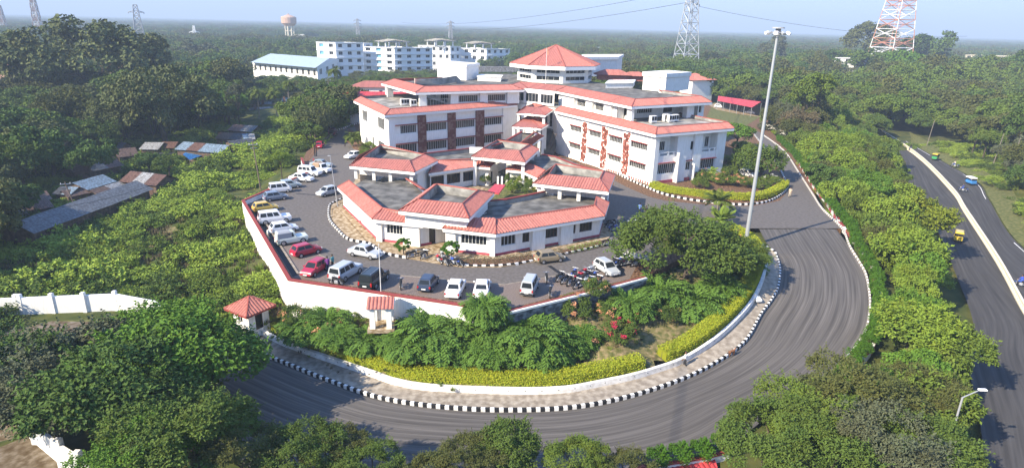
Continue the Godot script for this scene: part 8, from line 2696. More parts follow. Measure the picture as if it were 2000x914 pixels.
func palm(label: String, at: Vector3, h: float, rad: float, droop := 0.12, called := "palm_tree", leaf := "leaf_palm", group := ""):
	var t := thing(called, label, "palm", at, rng.randf() * TAU, group)
	var lean := Vector3(rng.randf_range(-0.06, 0.06) * h, 0, rng.randf_range(-0.06, 0.06) * h)
	if h > 0.4:
		var b := MB.new()
		b.tube(Vector3(0, -0.4, 0), lean * 0.4 + Vector3(0, h * 0.5, 0), 0.2, 0.15, 8, false)
		b.tube(lean * 0.4 + Vector3(0, h * 0.5, 0), lean + Vector3(0, h, 0), 0.15, 0.12, 8, false)
		part("trunk", b.mesh(), M.pale_bark, t)
	var key := "palm%.2f" % droop
	if not cache.has(key): cache[key] = palm_crown(int(droop * 100), 22, droop)
	var o := part("fronds", cache[key], M[leaf], t, lean + Vector3(0, h, 0))
	o.scale = Vector3.ONE * rad


func make_trees():
	make_kinds()
	var k := []
	# the big trees close to the camera, lower left
	for s in [
		["teak", "large glossy leaved tree over the gate road at lower left", [Vector3(-27.53,-5.714,-45), 6.15, 5.5], "", 0.8],
		["teak", "glossy leaved tree right under the long white wall at left", [Vector3(-33.04,-5.821,-50.42), 4.69, 5], "", 0.8],
		["rose_apple", "dull grey green tree at the left edge above the lower wall", [Vector3(-35.53,-6.254,-44.27), 5.9, 5], "leaf_grey", 0.85],
		["rose_apple", "dark tree filling the left edge of the view", [Vector3(-40.3,-6.373,-43.83), 5.23, 5], "leaf_dark", 0.85],
		["teak", "dark green tree leaning over the white wall at lower left", [Vector3(-28.9,-5.753,-39.99), 5.38, 6], "leaf_dark", 0.85],
		["rose_apple", "grey green tree over the pillars of the lower left wall", [Vector3(-35.88,-6.483,-41.06), 4.15, 5.5], "leaf_grey", 0.85],
		["acacia", "feathery dark tree at the foot of the big glossy tree", [Vector3(-21.41,-5.583,-35.07), 4.66, 6], "leaf_mid", 0.85],
		["acacia", "feathery tree at the bottom edge left of centre", [Vector3(-23.61,-5.512,-32.69), 3.26, 6], "leaf_lush", 0.85],
		["acacia", "olive tree at the bottom edge before the shaded road", [Vector3(-17.44,-5.59,-34.39), 2.91, 5], "leaf_olive", 0.85],
		["acacia", "tree top peeping into the bottom edge, third from left", [Vector3(-13.89,-5.47,-34.97), 2.61, 4.5], "leaf_mid", 0.9],
		["acacia", "pointed tree top with young shoots at the bottom edge", [Vector3(-12.09,-5.446,-35.84), 2.14, 4], "leaf_olive", 0.9],
		["acacia", "low tree top at the bottom edge in the shade of the road", [Vector3(-9.28,-5.43,-34.48), 2.24, 4], "leaf_mid", 0.9],
		["acacia", "low leafy top at the bottom edge left of the middle", [Vector3(-5,-5.233,-33.5), 2.19, 4], "leaf_olive", 0.9],
		["teak", "bright leafy treetop at the bottom edge near the middle", [Vector3(0.01,-5.237,-36.31), 2.24, 4], "leaf_mid", 1.0],
		["acacia", "wide low treetop at the bottom edge right of the middle", [Vector3(-2.4,-5.239,-34.89), 2.26, 4], "leaf_olive", 0.9],
		["acacia", "leafy treetop at the bottom edge left of the red roof", [Vector3(4.94,-5.025,-35.28), 2.28, 4], "leaf_light", 0.9],
		["acacia", "small treetop touching the red roof's left end", [Vector3(7.86,-5.007,-33.93), 2.04, 4], "leaf_olive", 0.9],
		["acacia", "large leafy tree right of the red shed roof", [Vector3(18.65,-4.749,-36.8), 3.77, 5], "leaf_mid", 0.9],
		["acacia", "leafy tree in the lower right corner group, beside the road bend", [Vector3(23.05,-4.545,-39.2), 4.16, 4.5], "leaf_light", 0.85],
		["acacia", "leafy tree at the bottom edge of the lower right group", [Vector3(20.08,-4.622,-33.69), 3.68, 5], "leaf_mid", 0.85],
		["acacia", "olive tree in the middle of the lower right group", [Vector3(28,-4.505,-42.09), 4.42, 4.5], "leaf_olive", 0.85],
		["acacia", "tree with brownish leaves at the bottom right", [Vector3(25.55,-4.52,-35.11), 3.97, 5], "leaf_grey", 0.85],
		["rose_apple", "dense tree at the bottom right beside the highway", [Vector3(29.53,-4.676,-37.22), 3.46, 4], "leaf_mid", 0.85],
		["acacia", "tree at the lower right leaning over the highway edge line", [Vector3(34.51,-4.902,-45), 3.21, 3.6], "leaf_olive", 0.85],
		["feather", "pale bushy tree bulging over the highway lane", [Vector3(41.96,-5.428,-52.36), 3.15, 4.5], "leaf_light", 0.9],
		["feather", "pale green tree left of the one bulging over the highway", [Vector3(39.41,-3.993,-54.21), 3.72, 4], "leaf_bush", 0.85],
		["feather", "bright yellowish green tree in the strip between the two roads", [Vector3(61.19,-3.133,-90.19), 5.04, 4], "leaf_yellow", 0.8],
		["feather", "yellow green tree below the brightest one in the strip", [Vector3(50.61,-2.934,-74.9), 4.27, 3.5], "leaf_bush", 0.85],
		# around the building
		["acacia", "big feathery tree beside the car park's right end", [Vector3(20.52,-0.916,-67.71), 7.27, 4], "leaf_mid", 0.85],
		["acacia", "second feathery crown right of the big tree by the mast", [Vector3(25.94,-1.488,-69.69), 3.99, 3], "leaf_mid", 0.8],
		["acacia", "feathery crown left of the big tree behind the cart", [Vector3(16.97,0,-67.59), 3.27, 3.6], "leaf_mid", 0.85],
		["feather", "round leafy tree on the island behind the palm", [Vector3(47.26,0,-116.79), 4.64, 3.2], "leaf_mid", 0.9],
		["broad", "leafy tree on the lawn behind the right wing", [Vector3(53.48,0,-149), 3.69, 3.5], "leaf_lush", 0.9],
		["broad", "small leafy tree right of the right wing's end wall", [Vector3(51.46,0,-138.3), 2.59, 2], "leaf_light", 0.9],
		# valley on the left
		["banyan", "huge spreading old tree on the left skyline", [Vector3(-148.19,-3.701,-221.59), 26.69, 14], "leaf_banyan", 1.0],
		["banyan", "broad dark tree below the great one, above the huts", [Vector3(-91.62,-5.628,-162), 14.25, 11], "leaf_banyan", 1.15],
		["banyan", "dark lower crown left of the broad dark tree", [Vector3(-101.07,-5.202,-159.36), 8.53, 8], "leaf_banyan", 1.1],
		["broad", "grey green bushy tree behind the broad dark tree", [Vector3(-197.55,-4.825,-397.01), 12.68, 9], "leaf_grey", 1.0],
		["broad", "tree left of the white hall in the valley", [Vector3(-105.48,-2.168,-230.6), 8.83, 9], "leaf_olive", 1.0],
		["broad", "rounded tree under the left leg of the red and white mast", [Vector3(220.37,2.205,-401.17), 11.95, 8], "leaf_mid", 0.9],
		["broad", "rounded tree under the right leg of the red and white mast", [Vector3(235.41,1.876,-391.46), 12.44, 8], "leaf_lush", 0.9],
		["broad", "wide tree before the middle of the red and white mast", [Vector3(188.19,1.998,-325.81), 9.1, 7], "leaf_olive", 0.9],
		["slim", "slim grey tree among the trees above the huts", [Vector3(-81.23,-3.691,-182.53), 2.97, 9], "leaf_grey", 1.0],
		["broad", "round dark tree left of the office building's red canopy", [Vector3(-55.13,-0.993,-175.15), 5.71, 7], "leaf_mid", 0.95],
		["broad", "bright leafy tree beside the left side road", [Vector3(-55.06,-0.571,-157.85), 4.85, 6], "leaf_light", 0.9],
		["broad", "leafy tree at the bend of the left side road", [Vector3(-50.44,0,-181.76), 4.43, 7], "leaf_lush", 0.9],
		["broad", "tree standing above the left side road's shade", [Vector3(-47.41,-0.894,-141.46), 3.51, 4], "leaf_mid", 0.9],
		["feather", "light green papaya like tree inside the upper wall", [Vector3(-43.26,-1.312,-112.53), 1.89, 4], "leaf_bush", 0.9],
		["broad", "dark tree at the left edge beyond the long shed", [Vector3(-81.45,-6.222,-96.8), 3.96, 4.5], "leaf_dark", 0.9],
		["broad", "dark green bushy tree between huts and tarpaulin", [Vector3(-78.89,-6.139,-131.21), 3.04, 3.5], "leaf_dark", 0.9],
		["broad", "small tree right of the bright blue tarpaulin", [Vector3(-71,-5.111,-124.01), 2.62, 3.5], "leaf_mid", 0.9],
		["broad", "tall dark tree group left of the rusty striped hut", [Vector3(-93.79,-5.513,-122.42), 6.67, 7], "leaf_dark", 1.0],
		["broad", "dark tree above the rusty striped hut", [Vector3(-84.16,-5.788,-119.88), 4.54, 6], "leaf_dark", 1.0],
		["broad", "shadowy tree at the left edge under the terrace", [Vector3(-114.15,-4.918,-141.13), 6.44, 7], "leaf_dark", 1.0],
		# right woods
		["broad", "tall dark tree rising over the skyline left of the red and white mast", [Vector3(281.17,6.379,-524.42), 17.51, 16], "leaf_olive", 1.1],
		["broad", "dense tree at the foot of the red and white mast", [Vector3(316.96,6.959,-508.32), 19.04, 10], "leaf_mid", 0.9],
		["slim", "tall slim tree behind the lamp mast", [Vector3(198.81,2.502,-501.7), 9.92, 10], "leaf_grey", 1.1],
	]:
		var q: Array = s[2]
		tree(s[0], "tree", s[1], q[0], q[1], q[2], "", s[3], s[4])
	for s in [["coconut palm drooping before the broad dark tree", [Vector3(-102.71,-5.34,-148.88), 0, 5], 5.5, 4.2], ["tall palm left of the side road pole", [Vector3(-62,0,-215.46), 0, 9], 11.0, 3.2], ["slender palm among the trees above the huts", [Vector3(-79.73,-2.318,-193.76), 0, 8], 8.0, 3.0], ["slender twin palm right of the other above the huts", [Vector3(-72.6,-2.082,-189.89), 0, 8], 8.0, 3.0], ["palm in front of the white hall", [Vector3(-76.3,0,-210.83), 0, 7], 7.0, 2.6], ["low palm among the trees left of the white hall", [Vector3(-105.9,-2.203,-244.21), 0, 7], 7.0, 2.8]]:
		palm(s[0], s[1][0], s[2], s[3], 0.15)
	palm("date palm with spread fronds at the junction", Vector3(31.47,0,-91.62), 2.2, 2.6, 0.07)
	palm("fan of pale fronds low below the date palm", Vector3(30.47,0,-86.38), 0.8, 2.4, 0.05, "palm_tree", "leaf_bush")
	palm("cycad palm left of the island tree", Vector3(47.08,0.2,-128.65), 1.4, 2.2, 0.1)
	palm("short thick palm in the island's flower bed", Vector3(37.32,0.2,-114.01), 1.6, 1.5, 0.13, "palm_tree", "leaf_bush")
	palm("spreading palm at the right edge of the right wing", Vector3(46.43,0.2,-130.63), 1.0, 2.0, 0.1)
	palm("palm in the bed along the left end wall", Vector3(-36.69,0.2,-139.17), 2.0, 2.2, 0.12)
	palm("low palm at the foot of the left end wall", Vector3(-32.49,0.2,-133.1), 1.0, 1.6, 0.12)
	palm("palm in the tuft of plants left of the kiosk", Vector3(-15.17,-3.6,-58.07), 0.9, 1.7, 0.14)


# a hedge of small leaves along a line
func hedge(label: String, line: Array, w: float, h: float, leaf := "leaf_hedge", size := 0.13, dens := 150.0, sd := 5):
	var r := RandomNumberGenerator.new()
	r.seed = sd
	var lv := Leaves.new()
	var pts := even(line, 0.5)
	for i in pts.size() - 1:
		var d: Vector3 = pts[i + 1] - pts[i]
		d.y = 0
		d = d.normalized()
		var s := Vector3(-d.z, 0, d.x)
		var bump := r.randf_range(0.97, 1.03)
		for k in int(dens * (w + 2 * h) * 0.5):
			var u := r.randf_range(-h, w + h)
			var p: Vector3 = pts[i].lerp(pts[i + 1], r.randf())
			var nn := Vector3.UP
			if u < 0:
				p += -s * (w / 2 + r.randf_range(-0.1, 0.05)) + Vector3(0, h + u, 0)
				nn = -s
			elif u > w:
				p += s * (w / 2 + r.randf_range(-0.1, 0.05)) + Vector3(0, h - (u - w), 0)
				nn = s
			else: p += s * (u - w / 2) + Vector3(0, h * bump + r.randf_range(-0.07, 0.05) - 0.35 * pow(absf(u / w - 0.5) * 2.0, 4.0) * 0.3, 0)
			var n2 := (nn + Vector3(0, 0.5, 0) + rdir(r) * 0.8).normalized()
			var t := rdir(r)
			var q := r.randf_range(0.8, 1.15)
			var g := r.randf_range(0.72, 0.95)
			lv.leaf(p, (t - n2 * t.dot(n2) + nn * 0.4).normalized(), n2, size * r.randf_range(0.7, 1.3), size * 0.36, Color(q * g, q, q))
	var t := thing("hedge", label, "hedge")
	part("foliage", lv.mesh(), M[leaf], t)
	var b := MB.new()
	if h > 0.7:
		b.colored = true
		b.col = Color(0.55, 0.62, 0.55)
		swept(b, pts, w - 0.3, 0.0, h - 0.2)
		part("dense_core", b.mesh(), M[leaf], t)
		b = MB.new()
	for i in range(0, pts.size(), 3):
		b.tube(pts[i] - Vector3(0, 0.2, 0), pts[i] + Vector3(0, h * 0.8, 0), 0.04, 0.02, 4, false)
	part("stems", b.mesh(), M.bark, t, Vector3.ZERO, 0.0, "stuff")


func shrub(called: String, label: String, mesh: Mesh, leaf: String, at: Vector3, rad: float, h: float, flower: Mesh = null, petal := "", group := "", turn := -1.0):
	var t := thing(called, label, "shrub", at, rng.randf() * TAU if turn < 0 else turn, group)
	var o := part("foliage", mesh, M[leaf], t, Vector3(0, 0 if called == "drooping_shrub" else h * 0.45, 0))
	o.scale = Vector3(rad, h if called == "drooping_shrub" else h * 0.75, rad)
	if flower:
		var f := part("blossoms", flower, M[petal], t, Vector3(0, h * 0.45, 0))
		f.scale = Vector3(rad, h * 0.75, rad)
	var b := MB.new()
	for k in 4: b.tube(Vector3(0, -0.2, 0), Vector3(cos(k * 1.6) * rad * 0.35, h * 0.6, sin(k * 1.6) * rad * 0.35), 0.05, 0.02, 4, false)
	part("stem", b.mesh(), M.bark, t)


func make_garden():
	var lw := smooth(low_wall_line(), 4)
	var lift := lifted(offset(lw, -1.1), 0.45)
	var cut := int(lw.size() * 0.62)
	hedge("long yellow green hedge along the front of the garden wall", even(lift.slice(6, cut), 0.5), 1.6, 1.1)
	hedge("yellow green hedge curving up the right side of the garden to the lamp mast", even(lift.slice(cut + 1), 0.5), 1.6, 1.1, "leaf_hedge", 0.13, 150.0, 6)
	hedge("thin yellow hedge at the left end of the garden by the guard hut", lift.slice(0, 6), 0.9, 0.5, "leaf_hedge", 0.16, 70.0, 7)
	hedge("yellow green hedge round the island beside the right wing", smooth([Vector3(24.92,0.2,-108.09),Vector3(26.6,0.2,-105),Vector3(29.71,0.2,-103.22),Vector3(34.41,0.2,-101.32),Vector3(39.42,0.2,-100.81),Vector3(43.77,0.2,-103.19),Vector3(48.06,0.2,-108.15),Vector3(50.34,0.2,-112.15)], 4), 1.5, 0.95, "leaf_hedge", 0.17, 85.0, 8)
	var sp := [spray_shrub(31, 190, 0.2), spray_shrub(32, 200, 0.19), spray_shrub(33, 190, 0.21)]
	var bl := [blossoms(41, 220, 1.0, 0.06, 14), blossoms(42, 260, 1.0, 0.055, 10)]
	var bs: Array = kinds["bush"]
	var fine := [crown(51, 0.85, 40, 0.28, 110, 0.10, 0.032, -0.3, 0.35, 0.3), crown(52, 0.8, 40, 0.28, 110, 0.09, 0.03, -0.3, 0.2, 0.2)]
	# drooping shrubs in front of the wall, left to right
	for s in [
		["drooping shrub at the left end before the guard hut", [Vector3(-21.24,-3.581,-56.83), 2.23, 1], 1.9, 0],
		["tall drooping shrub with peach blossoms left of the kiosk", [Vector3(-18.74,-3.359,-57.39), 2.63, 1.2], 2.6, 1],
		["drooping shrub below the kiosk, nearest the white wall", [Vector3(-13.89,-3.432,-54.55), 2.15, 1], 1.9, 2],
		["small drooping shrub right of the kiosk steps", [Vector3(-11.08,-2.99,-53.09), 1.48, 0.9], 1.7, 0],
		["drooping shrub behind the left end of the long hedge", [Vector3(-16.93,-3.04,-54.6), 2.02, 0.9], 1.7, 1],
		["drooping shrub close behind the hedge, left of the two big ones", [Vector3(-9.48,-2.751,-52.41), 2.19, 1], 1.9, 2],
		["drooping shrub close behind the hedge, below the biggest pair", [Vector3(-5.19,-3.306,-53.37), 2.48, 1], 2.0, 0],
		["low drooping shrub close behind the middle of the hedge", [Vector3(-1.43,-2.8,-51.99), 2.42, 1], 1.9, 1],
		["drooping shrub close behind the hedge under the biggest shrub", [Vector3(3.68,-3.202,-52.3), 2.19, 0.9], 1.8, 0],
		["drooping shrub against the grey retaining wall", [Vector3(1.22,-1.76,-54.78), 2.51, 1.1], 2.2, 2],
		["drooping shrub at the wall corner below the silver van", [Vector3(-2.3,0,-54.79), 2.26, 1.1], 2.2, 0],
		["leafy drooping shrub below the peach flowered ones", [Vector3(7.35,-2.725,-55.21), 1.78, 1], 1.8, 2],
		["big drooping shrub left in the front row of the garden", [Vector3(-7.5,-2.649,-54.17), 3.49, 1.3], 2.9, 0],
		["big drooping shrub second from left in the front row", [Vector3(-4.57,-2.633,-54.94), 3.28, 1.3], 3.1, 2],
		["drooping shrub between the two biggest ones", [Vector3(-1.73,-2.196,-53.39), 1.97, 1.1], 2.2, 1],
		["biggest drooping shrub in the middle of the garden", [Vector3(2.21,-2.484,-53.43), 3.45, 1.4], 3.0, 0],
		["drooping shrub right of the biggest one", [Vector3(5.27,-3.024,-54.33), 2.26, 1.1], 2.3, 1],
		["dark leafed low shrub at the right end of the front row", [Vector3(6.26,-3.337,-53.69), 1.5, 0.7], 1.4, 2],
		["drooping spray shrub at the foot of the big feathery tree", [Vector3(16.71,-1.886,-63.65), 3.43, 1.4], 2.8, 0],
		["drooping spray shrub right of the other under the feathery tree", [Vector3(19.93,-2.279,-62.69), 3.39, 1.4], 2.8, 2],
		["drooping spray shrub left of the others under the feathery tree", [Vector3(12.58,-1.447,-59.66), 2.43, 1.2], 2.4, 1],
		["drooping spray shrub beside the right hedge", [Vector3(23.95,-1.599,-64.87), 2.61, 1.2], 2.4, 0],
		["drooping spray shrub near the top of the right hedge", [Vector3(29.07,-1.474,-71.18), 2.2, 1.1], 2.2, 2],
	]:
		var q: Array = s[1]
		var mid: bool = s[0].contains("peach")
		shrub("drooping_shrub", s[0], sp[int(s[3])], "leaf_spray", q[0], q[1] * 0.95, s[2] * 0.72, bl[0] if mid else null, "petal_peach")
		# an inner body of leaves
		var inner := part("inner_leaves", fine[0], M.leaf_lush, get_child(get_child_count() - 1), Vector3(0, 0.6, 0))
		inner.scale = Vector3(q[1] * 0.85, s[2] * 0.42, q[1] * 0.85)
	for s in [
		["bougainvillea with crimson blossoms on the bare slope", [Vector3(11.01,-2.672,-55.24), 1.78, 1], 2.0, "petal_pink", 1],
		["crimson flowered spray behind the bougainvillea", [Vector3(12.99,-2.013,-58.63), 1.33, 1], 1.6, "petal_pink", 0],
		["peach flowered shrub by the grey retaining wall", [Vector3(6.54,-1.405,-58.4), 1.72, 1], 2.0, "petal_peach", 1],
		["peach flowered shrub above the other, near the parked motorcycles", [Vector3(9.11,0,-60.15), 1.49, 1], 1.8, "petal_peach", 0],
		["leafy shrub with few flowers right of the peach ones", [Vector3(10.32,-1.706,-58.69), 1.47, 1], 1.8, "petal_peach", 0],
		["red flowered shrub beside the guard hut", [Vector3(-22.31,-2.839,-57.84), 1.59, 1], 1.7, "petal_peach", 0],
		["shrub with pale blossoms below the feathery tree", [Vector3(16.48,-2.281,-59.69), 1.63, 0.9], 1.4, "petal_peach", 0],
		["pink flowered shrub at the foot of the lamp mast", [Vector3(30.41,-0.205,-79.73), 1.39, 0.8], 1.3, "petal_peach", 1],
	]:
		shrub("flowering_shrub", s[0], fine[1], "leaf_mid", s[1][0], s[1][1], s[2], bl[int(s[4])], s[3])
	# island bed
	for s in [["peach flowered shrub at the left of the island bed", [Vector3(33.44,0,-116), 1.96, 0.9], "petal_peach"], ["peach flowered shrub in the middle of the island bed", [Vector3(35.78,0,-113.97), 1.92, 0.9], "petal_peach"], ["low green shrub at the front of the island bed", [Vector3(33.61,0,-107.87), 1.55, 0.7], ""], ["peach flowered shrub before the short palm", [Vector3(38.39,0,-110.88), 2.06, 0.8], "petal_peach"], ["flowering shrub right of the short palm", [Vector3(40.86,0,-109.88), 2.05, 0.8], "petal_peach"], ["green shrub behind the island bed's palm", [Vector3(41.76,0,-119.09), 2.2, 0.9], ""], ["leafy shrub at the right end of the island bed", [Vector3(43.85,0,-108.4), 1.84, 0.8], ""], ["flowering shrub near the island's right tip", [Vector3(47.12,0,-110.86), 1.69, 0.7], "petal_white"], ["yellow leafed shrub at the island's left end", [Vector3(29.46,0,-114.48), 1.26, 0.9], ""], ["leafy shrub beside the half hidden white car", [Vector3(47.52,0,-121.24), 2.55, 1], ""], ["yellowish shrub beyond the half hidden white car", [Vector3(53.43,0,-140.19), 2.63, 1], ""]]:
		var q: Array = s[1]
		shrub("flowering_shrub" if s[2] else "leafy_shrub", s[0], fine[1], "leaf_yellow" if s[0].begins_with("yellow") else "leaf_light", q[0] + Vector3(0, 0.2, 0), q[1], 1.8, bl[1] if s[2] else null, s[2] if s[2] else "petal_peach")
	for s in [["shrub with white blossoms along the far side of the island road", [Vector3(75.54,-0.646,-180.29), 4.45, 1.2]], ["white flowering shrub right of the other by the island road", [Vector3(76.28,-0.902,-171.34), 3.53, 1.2]]]:
		shrub("flowering_shrub", s[0], fine[1], "leaf_grey", s[1][0], s[1][1], 2.6, bl[0], "petal_white")
	# left end wall bed
	for s in [["leafy shrub in the bed left of the end wall, upper one", [Vector3(-38.09,0,-145.88), 2.18, 1]], ["leafy shrub in the bed at the bend by the white saloon", [Vector3(-30.73,0,-127.56), 1.82, 0.9]], ["yellowish shrub in the bed under the end wall windows", [Vector3(-32.05,0,-136.26), 1.7, 0.9]], ["small shrub at the end of the bed by the pavilion roof", [Vector3(-29.64,0,-133.44), 1.45, 0.7]]]:
		shrub("leafy_shrub", s[0], fine[1], "leaf_bush" if s[0].begins_with("yellowish") else "leaf_light", s[1][0], s[1][1], 1.7)
	# clipped round bushes and the sunken garden
	var ball := crown(61, 1.0, 60, 0.2, 120, 0.09, 0.04, -0.9, 0.0)
	for s in [["clipped round bush left of the passage between the pavilions", Vector3(-13.22,0.1,-70.92), 0.95], ["larger clipped round bush right of the passage, motorcycles under it", Vector3(-7.27,0.1,-69.75), 1.05]]:
		var t := thing("round_bush", s[0], "bush", s[1])
		var o := part("foliage", ball, M.leaf_kerb, t, Vector3(0, s[2] + 0.25, 0))
		o.scale = Vector3.ONE * s[2]
		var b := MB.new()
		b.tube(Vector3(0, -0.1, 0), Vector3(0, s[2], 0), 0.08, 0.06, 6, false)
		part("stem", b.mesh(), M.bark, t)
	for s in [["dark round bush in the sunken garden, leftmost", Vector3(-10.14,0,-109.16), 0.9, "leaf_mid"], ["dark round bush in the sunken garden, middle of three", Vector3(-8.82,0,-110.08), 1.0, "leaf_mid"], ["dark round bush in the sunken garden by the wall corner", Vector3(-7.22,0,-109.85), 1.0, "leaf_mid"], ["yellow shrub at the right corner of the sunken garden", Vector3(4.2,1.2,-98.69), 1.0, "leaf_hedge"], ["light green shrub by the white wall of the sunken garden", Vector3(3.09,1,-101.38), 1.1, "leaf_light"], ["tall yellow leafed shrub in the sunken garden", Vector3(1.55,1,-103.34), 1.2, "leaf_yellow"], ["small palm like shrub left of the tall yellow one", Vector3(-0.48,1,-104.58), 1.1, "leaf_mid"], ["ground shrub in the middle of the sunken garden", Vector3(-0.16,1.4,-96.86), 1.2, "leaf_bush"], ["low green shrub right of the middle of the sunken garden", Vector3(1.66,1.4,-97.03), 1.1, "leaf_mid"], ["plant beside the slim post of the sunken garden", Vector3(-4.92,0.4,-106.55), 1.0, "leaf_light"]]:
		shrub("leafy_shrub", s[0], fine[1], s[3], s[1], s[2], s[2] * 1.5)
	var b := MB.new()
	b.prism([Vector3(-3.39,1.3,-92.42),Vector3(4.46,1.3,-96.78),Vector3(4.78,1.3,-99.4),Vector3(-0.93,1.3,-102),Vector3(-1.68,1.3,-99.65),Vector3(-3.05,1.3,-94.43)], 1.2)
	struct("garden_soil", b.mesh(), M.lawn, "raised soil of the sunken garden")
	# bushes in a row along the outer kerb
	var ok := []
	for k in range(5, 14): ok.append(RING[k][1])
	var row := even(offset(smooth([Vector3(68.66,0,-163.71),Vector3(63.39,0,-140.19),Vector3(56.63,0,-116.82),Vector3(52.5,0,-102.41),Vector3(49.46,0,-90.97),Vector3(48.31,0,-85.86)] + ok, 4), 0.0), 1.85)
	var tuft := [crown(71, 1.1, 18, 0.42, 80, 0.26, 0.05, -0.2, 0.0, 0.5), crown(72, 1.0, 18, 0.42, 80, 0.26, 0.05, -0.2, 0.0, 0.5)]
	for i in range(1, row.size() - 1):
		var d: Vector3 = (row[i + 1] - row[i - 1]).normalized()
		var p: Vector3 = row[i] + Vector3(d.z, 0, -d.x) * 0.85
		var t := thing("kerb_bush", "small clipped green bush in the row along the ring road's outer kerb", "bush", p, i * 1.7, "row of kerb bushes")
		var o := part("foliage", tuft[i % 2], M.leaf_kerb, t, Vector3(0, 0.55, 0))
		o.scale = Vector3(0.66, 0.75, 0.66)
		var sm := MB.new()
		sm.tube(Vector3(0, -0.4, 0), Vector3(0, 0.5, 0), 0.05, 0.04, 5, false)
		part("stem", sm.mesh(), M.bark, t)
	for s in [["round kerb bush at the bottom by the white railing, leftmost", Vector3(13.32,-4.6,-39.86)], ["round kerb bush at the bottom by the white railing, middle", Vector3(15.12,-4.6,-40.35)], ["round kerb bush at the bottom by the white railing, rightmost", Vector3(16.99,-4.6,-41.22)], ["round kerb bush at the bottom left of the red roof", Vector3(11.51,-4.6,-39.33)]]:
		var t := thing("kerb_bush", s[0], "bush", s[1])
		var o := part("foliage", tuft[0], M.leaf_kerb, t, Vector3(0, 0.6, 0))
		o.scale = Vector3(0.75, 0.75, 0.75)
		var sm := MB.new()
		sm.tube(Vector3(0, -0.4, 0), Vector3(0, 0.5, 0), 0.05, 0.04, 5, false)
		part("stem", sm.mesh(), M.bark, t)
	# flower strips before the pavilions
	for s in [["red brown flower strip before the right pavilion's corner", [Vector3(-6.11,0.2,-68.91),Vector3(-3.42,0.2,-69.2),Vector3(-1.21,0.2,-69.35),Vector3(2.55,0.2,-70.98)], "leaf_brown", 11], ["green flower strip beside the right pavilion's path", [Vector3(7.16,0.2,-73.33),Vector3(9.42,0.2,-74.73),Vector3(11.8,0.2,-76.45)], "leaf_bush", 12], ["red flower strip right of the brown hatchback", [Vector3(4.98,0.2,-72.2),Vector3(6.06,0.2,-72.76),Vector3(6.94,0.2,-73.19)], "leaf_brown", 13]]:
		hedge(s[0], s[1], 1.4, 0.3, s[2], 0.14, 45.0, s[3])


var tracks := []


func track(x: float, z: float) -> bool:
	if tracks.is_empty():
		for o in get_children():
			if o.has_meta("label") and o.name.begins_with("dirt_track"):
				var v: PackedVector3Array = o.mesh.surface_get_arrays(0)[Mesh.ARRAY_VERTEX]
				for k in range(0, v.size(), 12): tracks.append(Vector2(v[k].x, v[k].z))
	for p in tracks:
		if Vector2(x, z).distance_squared_to(p) < 5.0: return true
	return false


func scatter(mesh: Mesh, m: Material, places: Array, parent: Node3D, called: String):
	var mm := MultiMesh.new()
	mm.transform_format = MultiMesh.TRANSFORM_3D
	mm.mesh = mesh
	mm.instance_count = places.size()
	for i in places.size(): mm.set_instance_transform(i, places[i])
	var o := MultiMeshInstance3D.new()
	o.name = called
	o.multimesh = mm
	o.material_override = m
	parent.add_child(o, true)
	o.set_meta("kind", "stuff")


# where nothing may grow: roads, yards, buildings
func blocked(x: float, z: float, pad: float, keep: Array) -> bool:
	for q in keep:
		if (q.x - x) * (q.x - x) + (q.z - z) * (q.z - z) < (q.y + pad) * (q.y + pad): return true
	return false


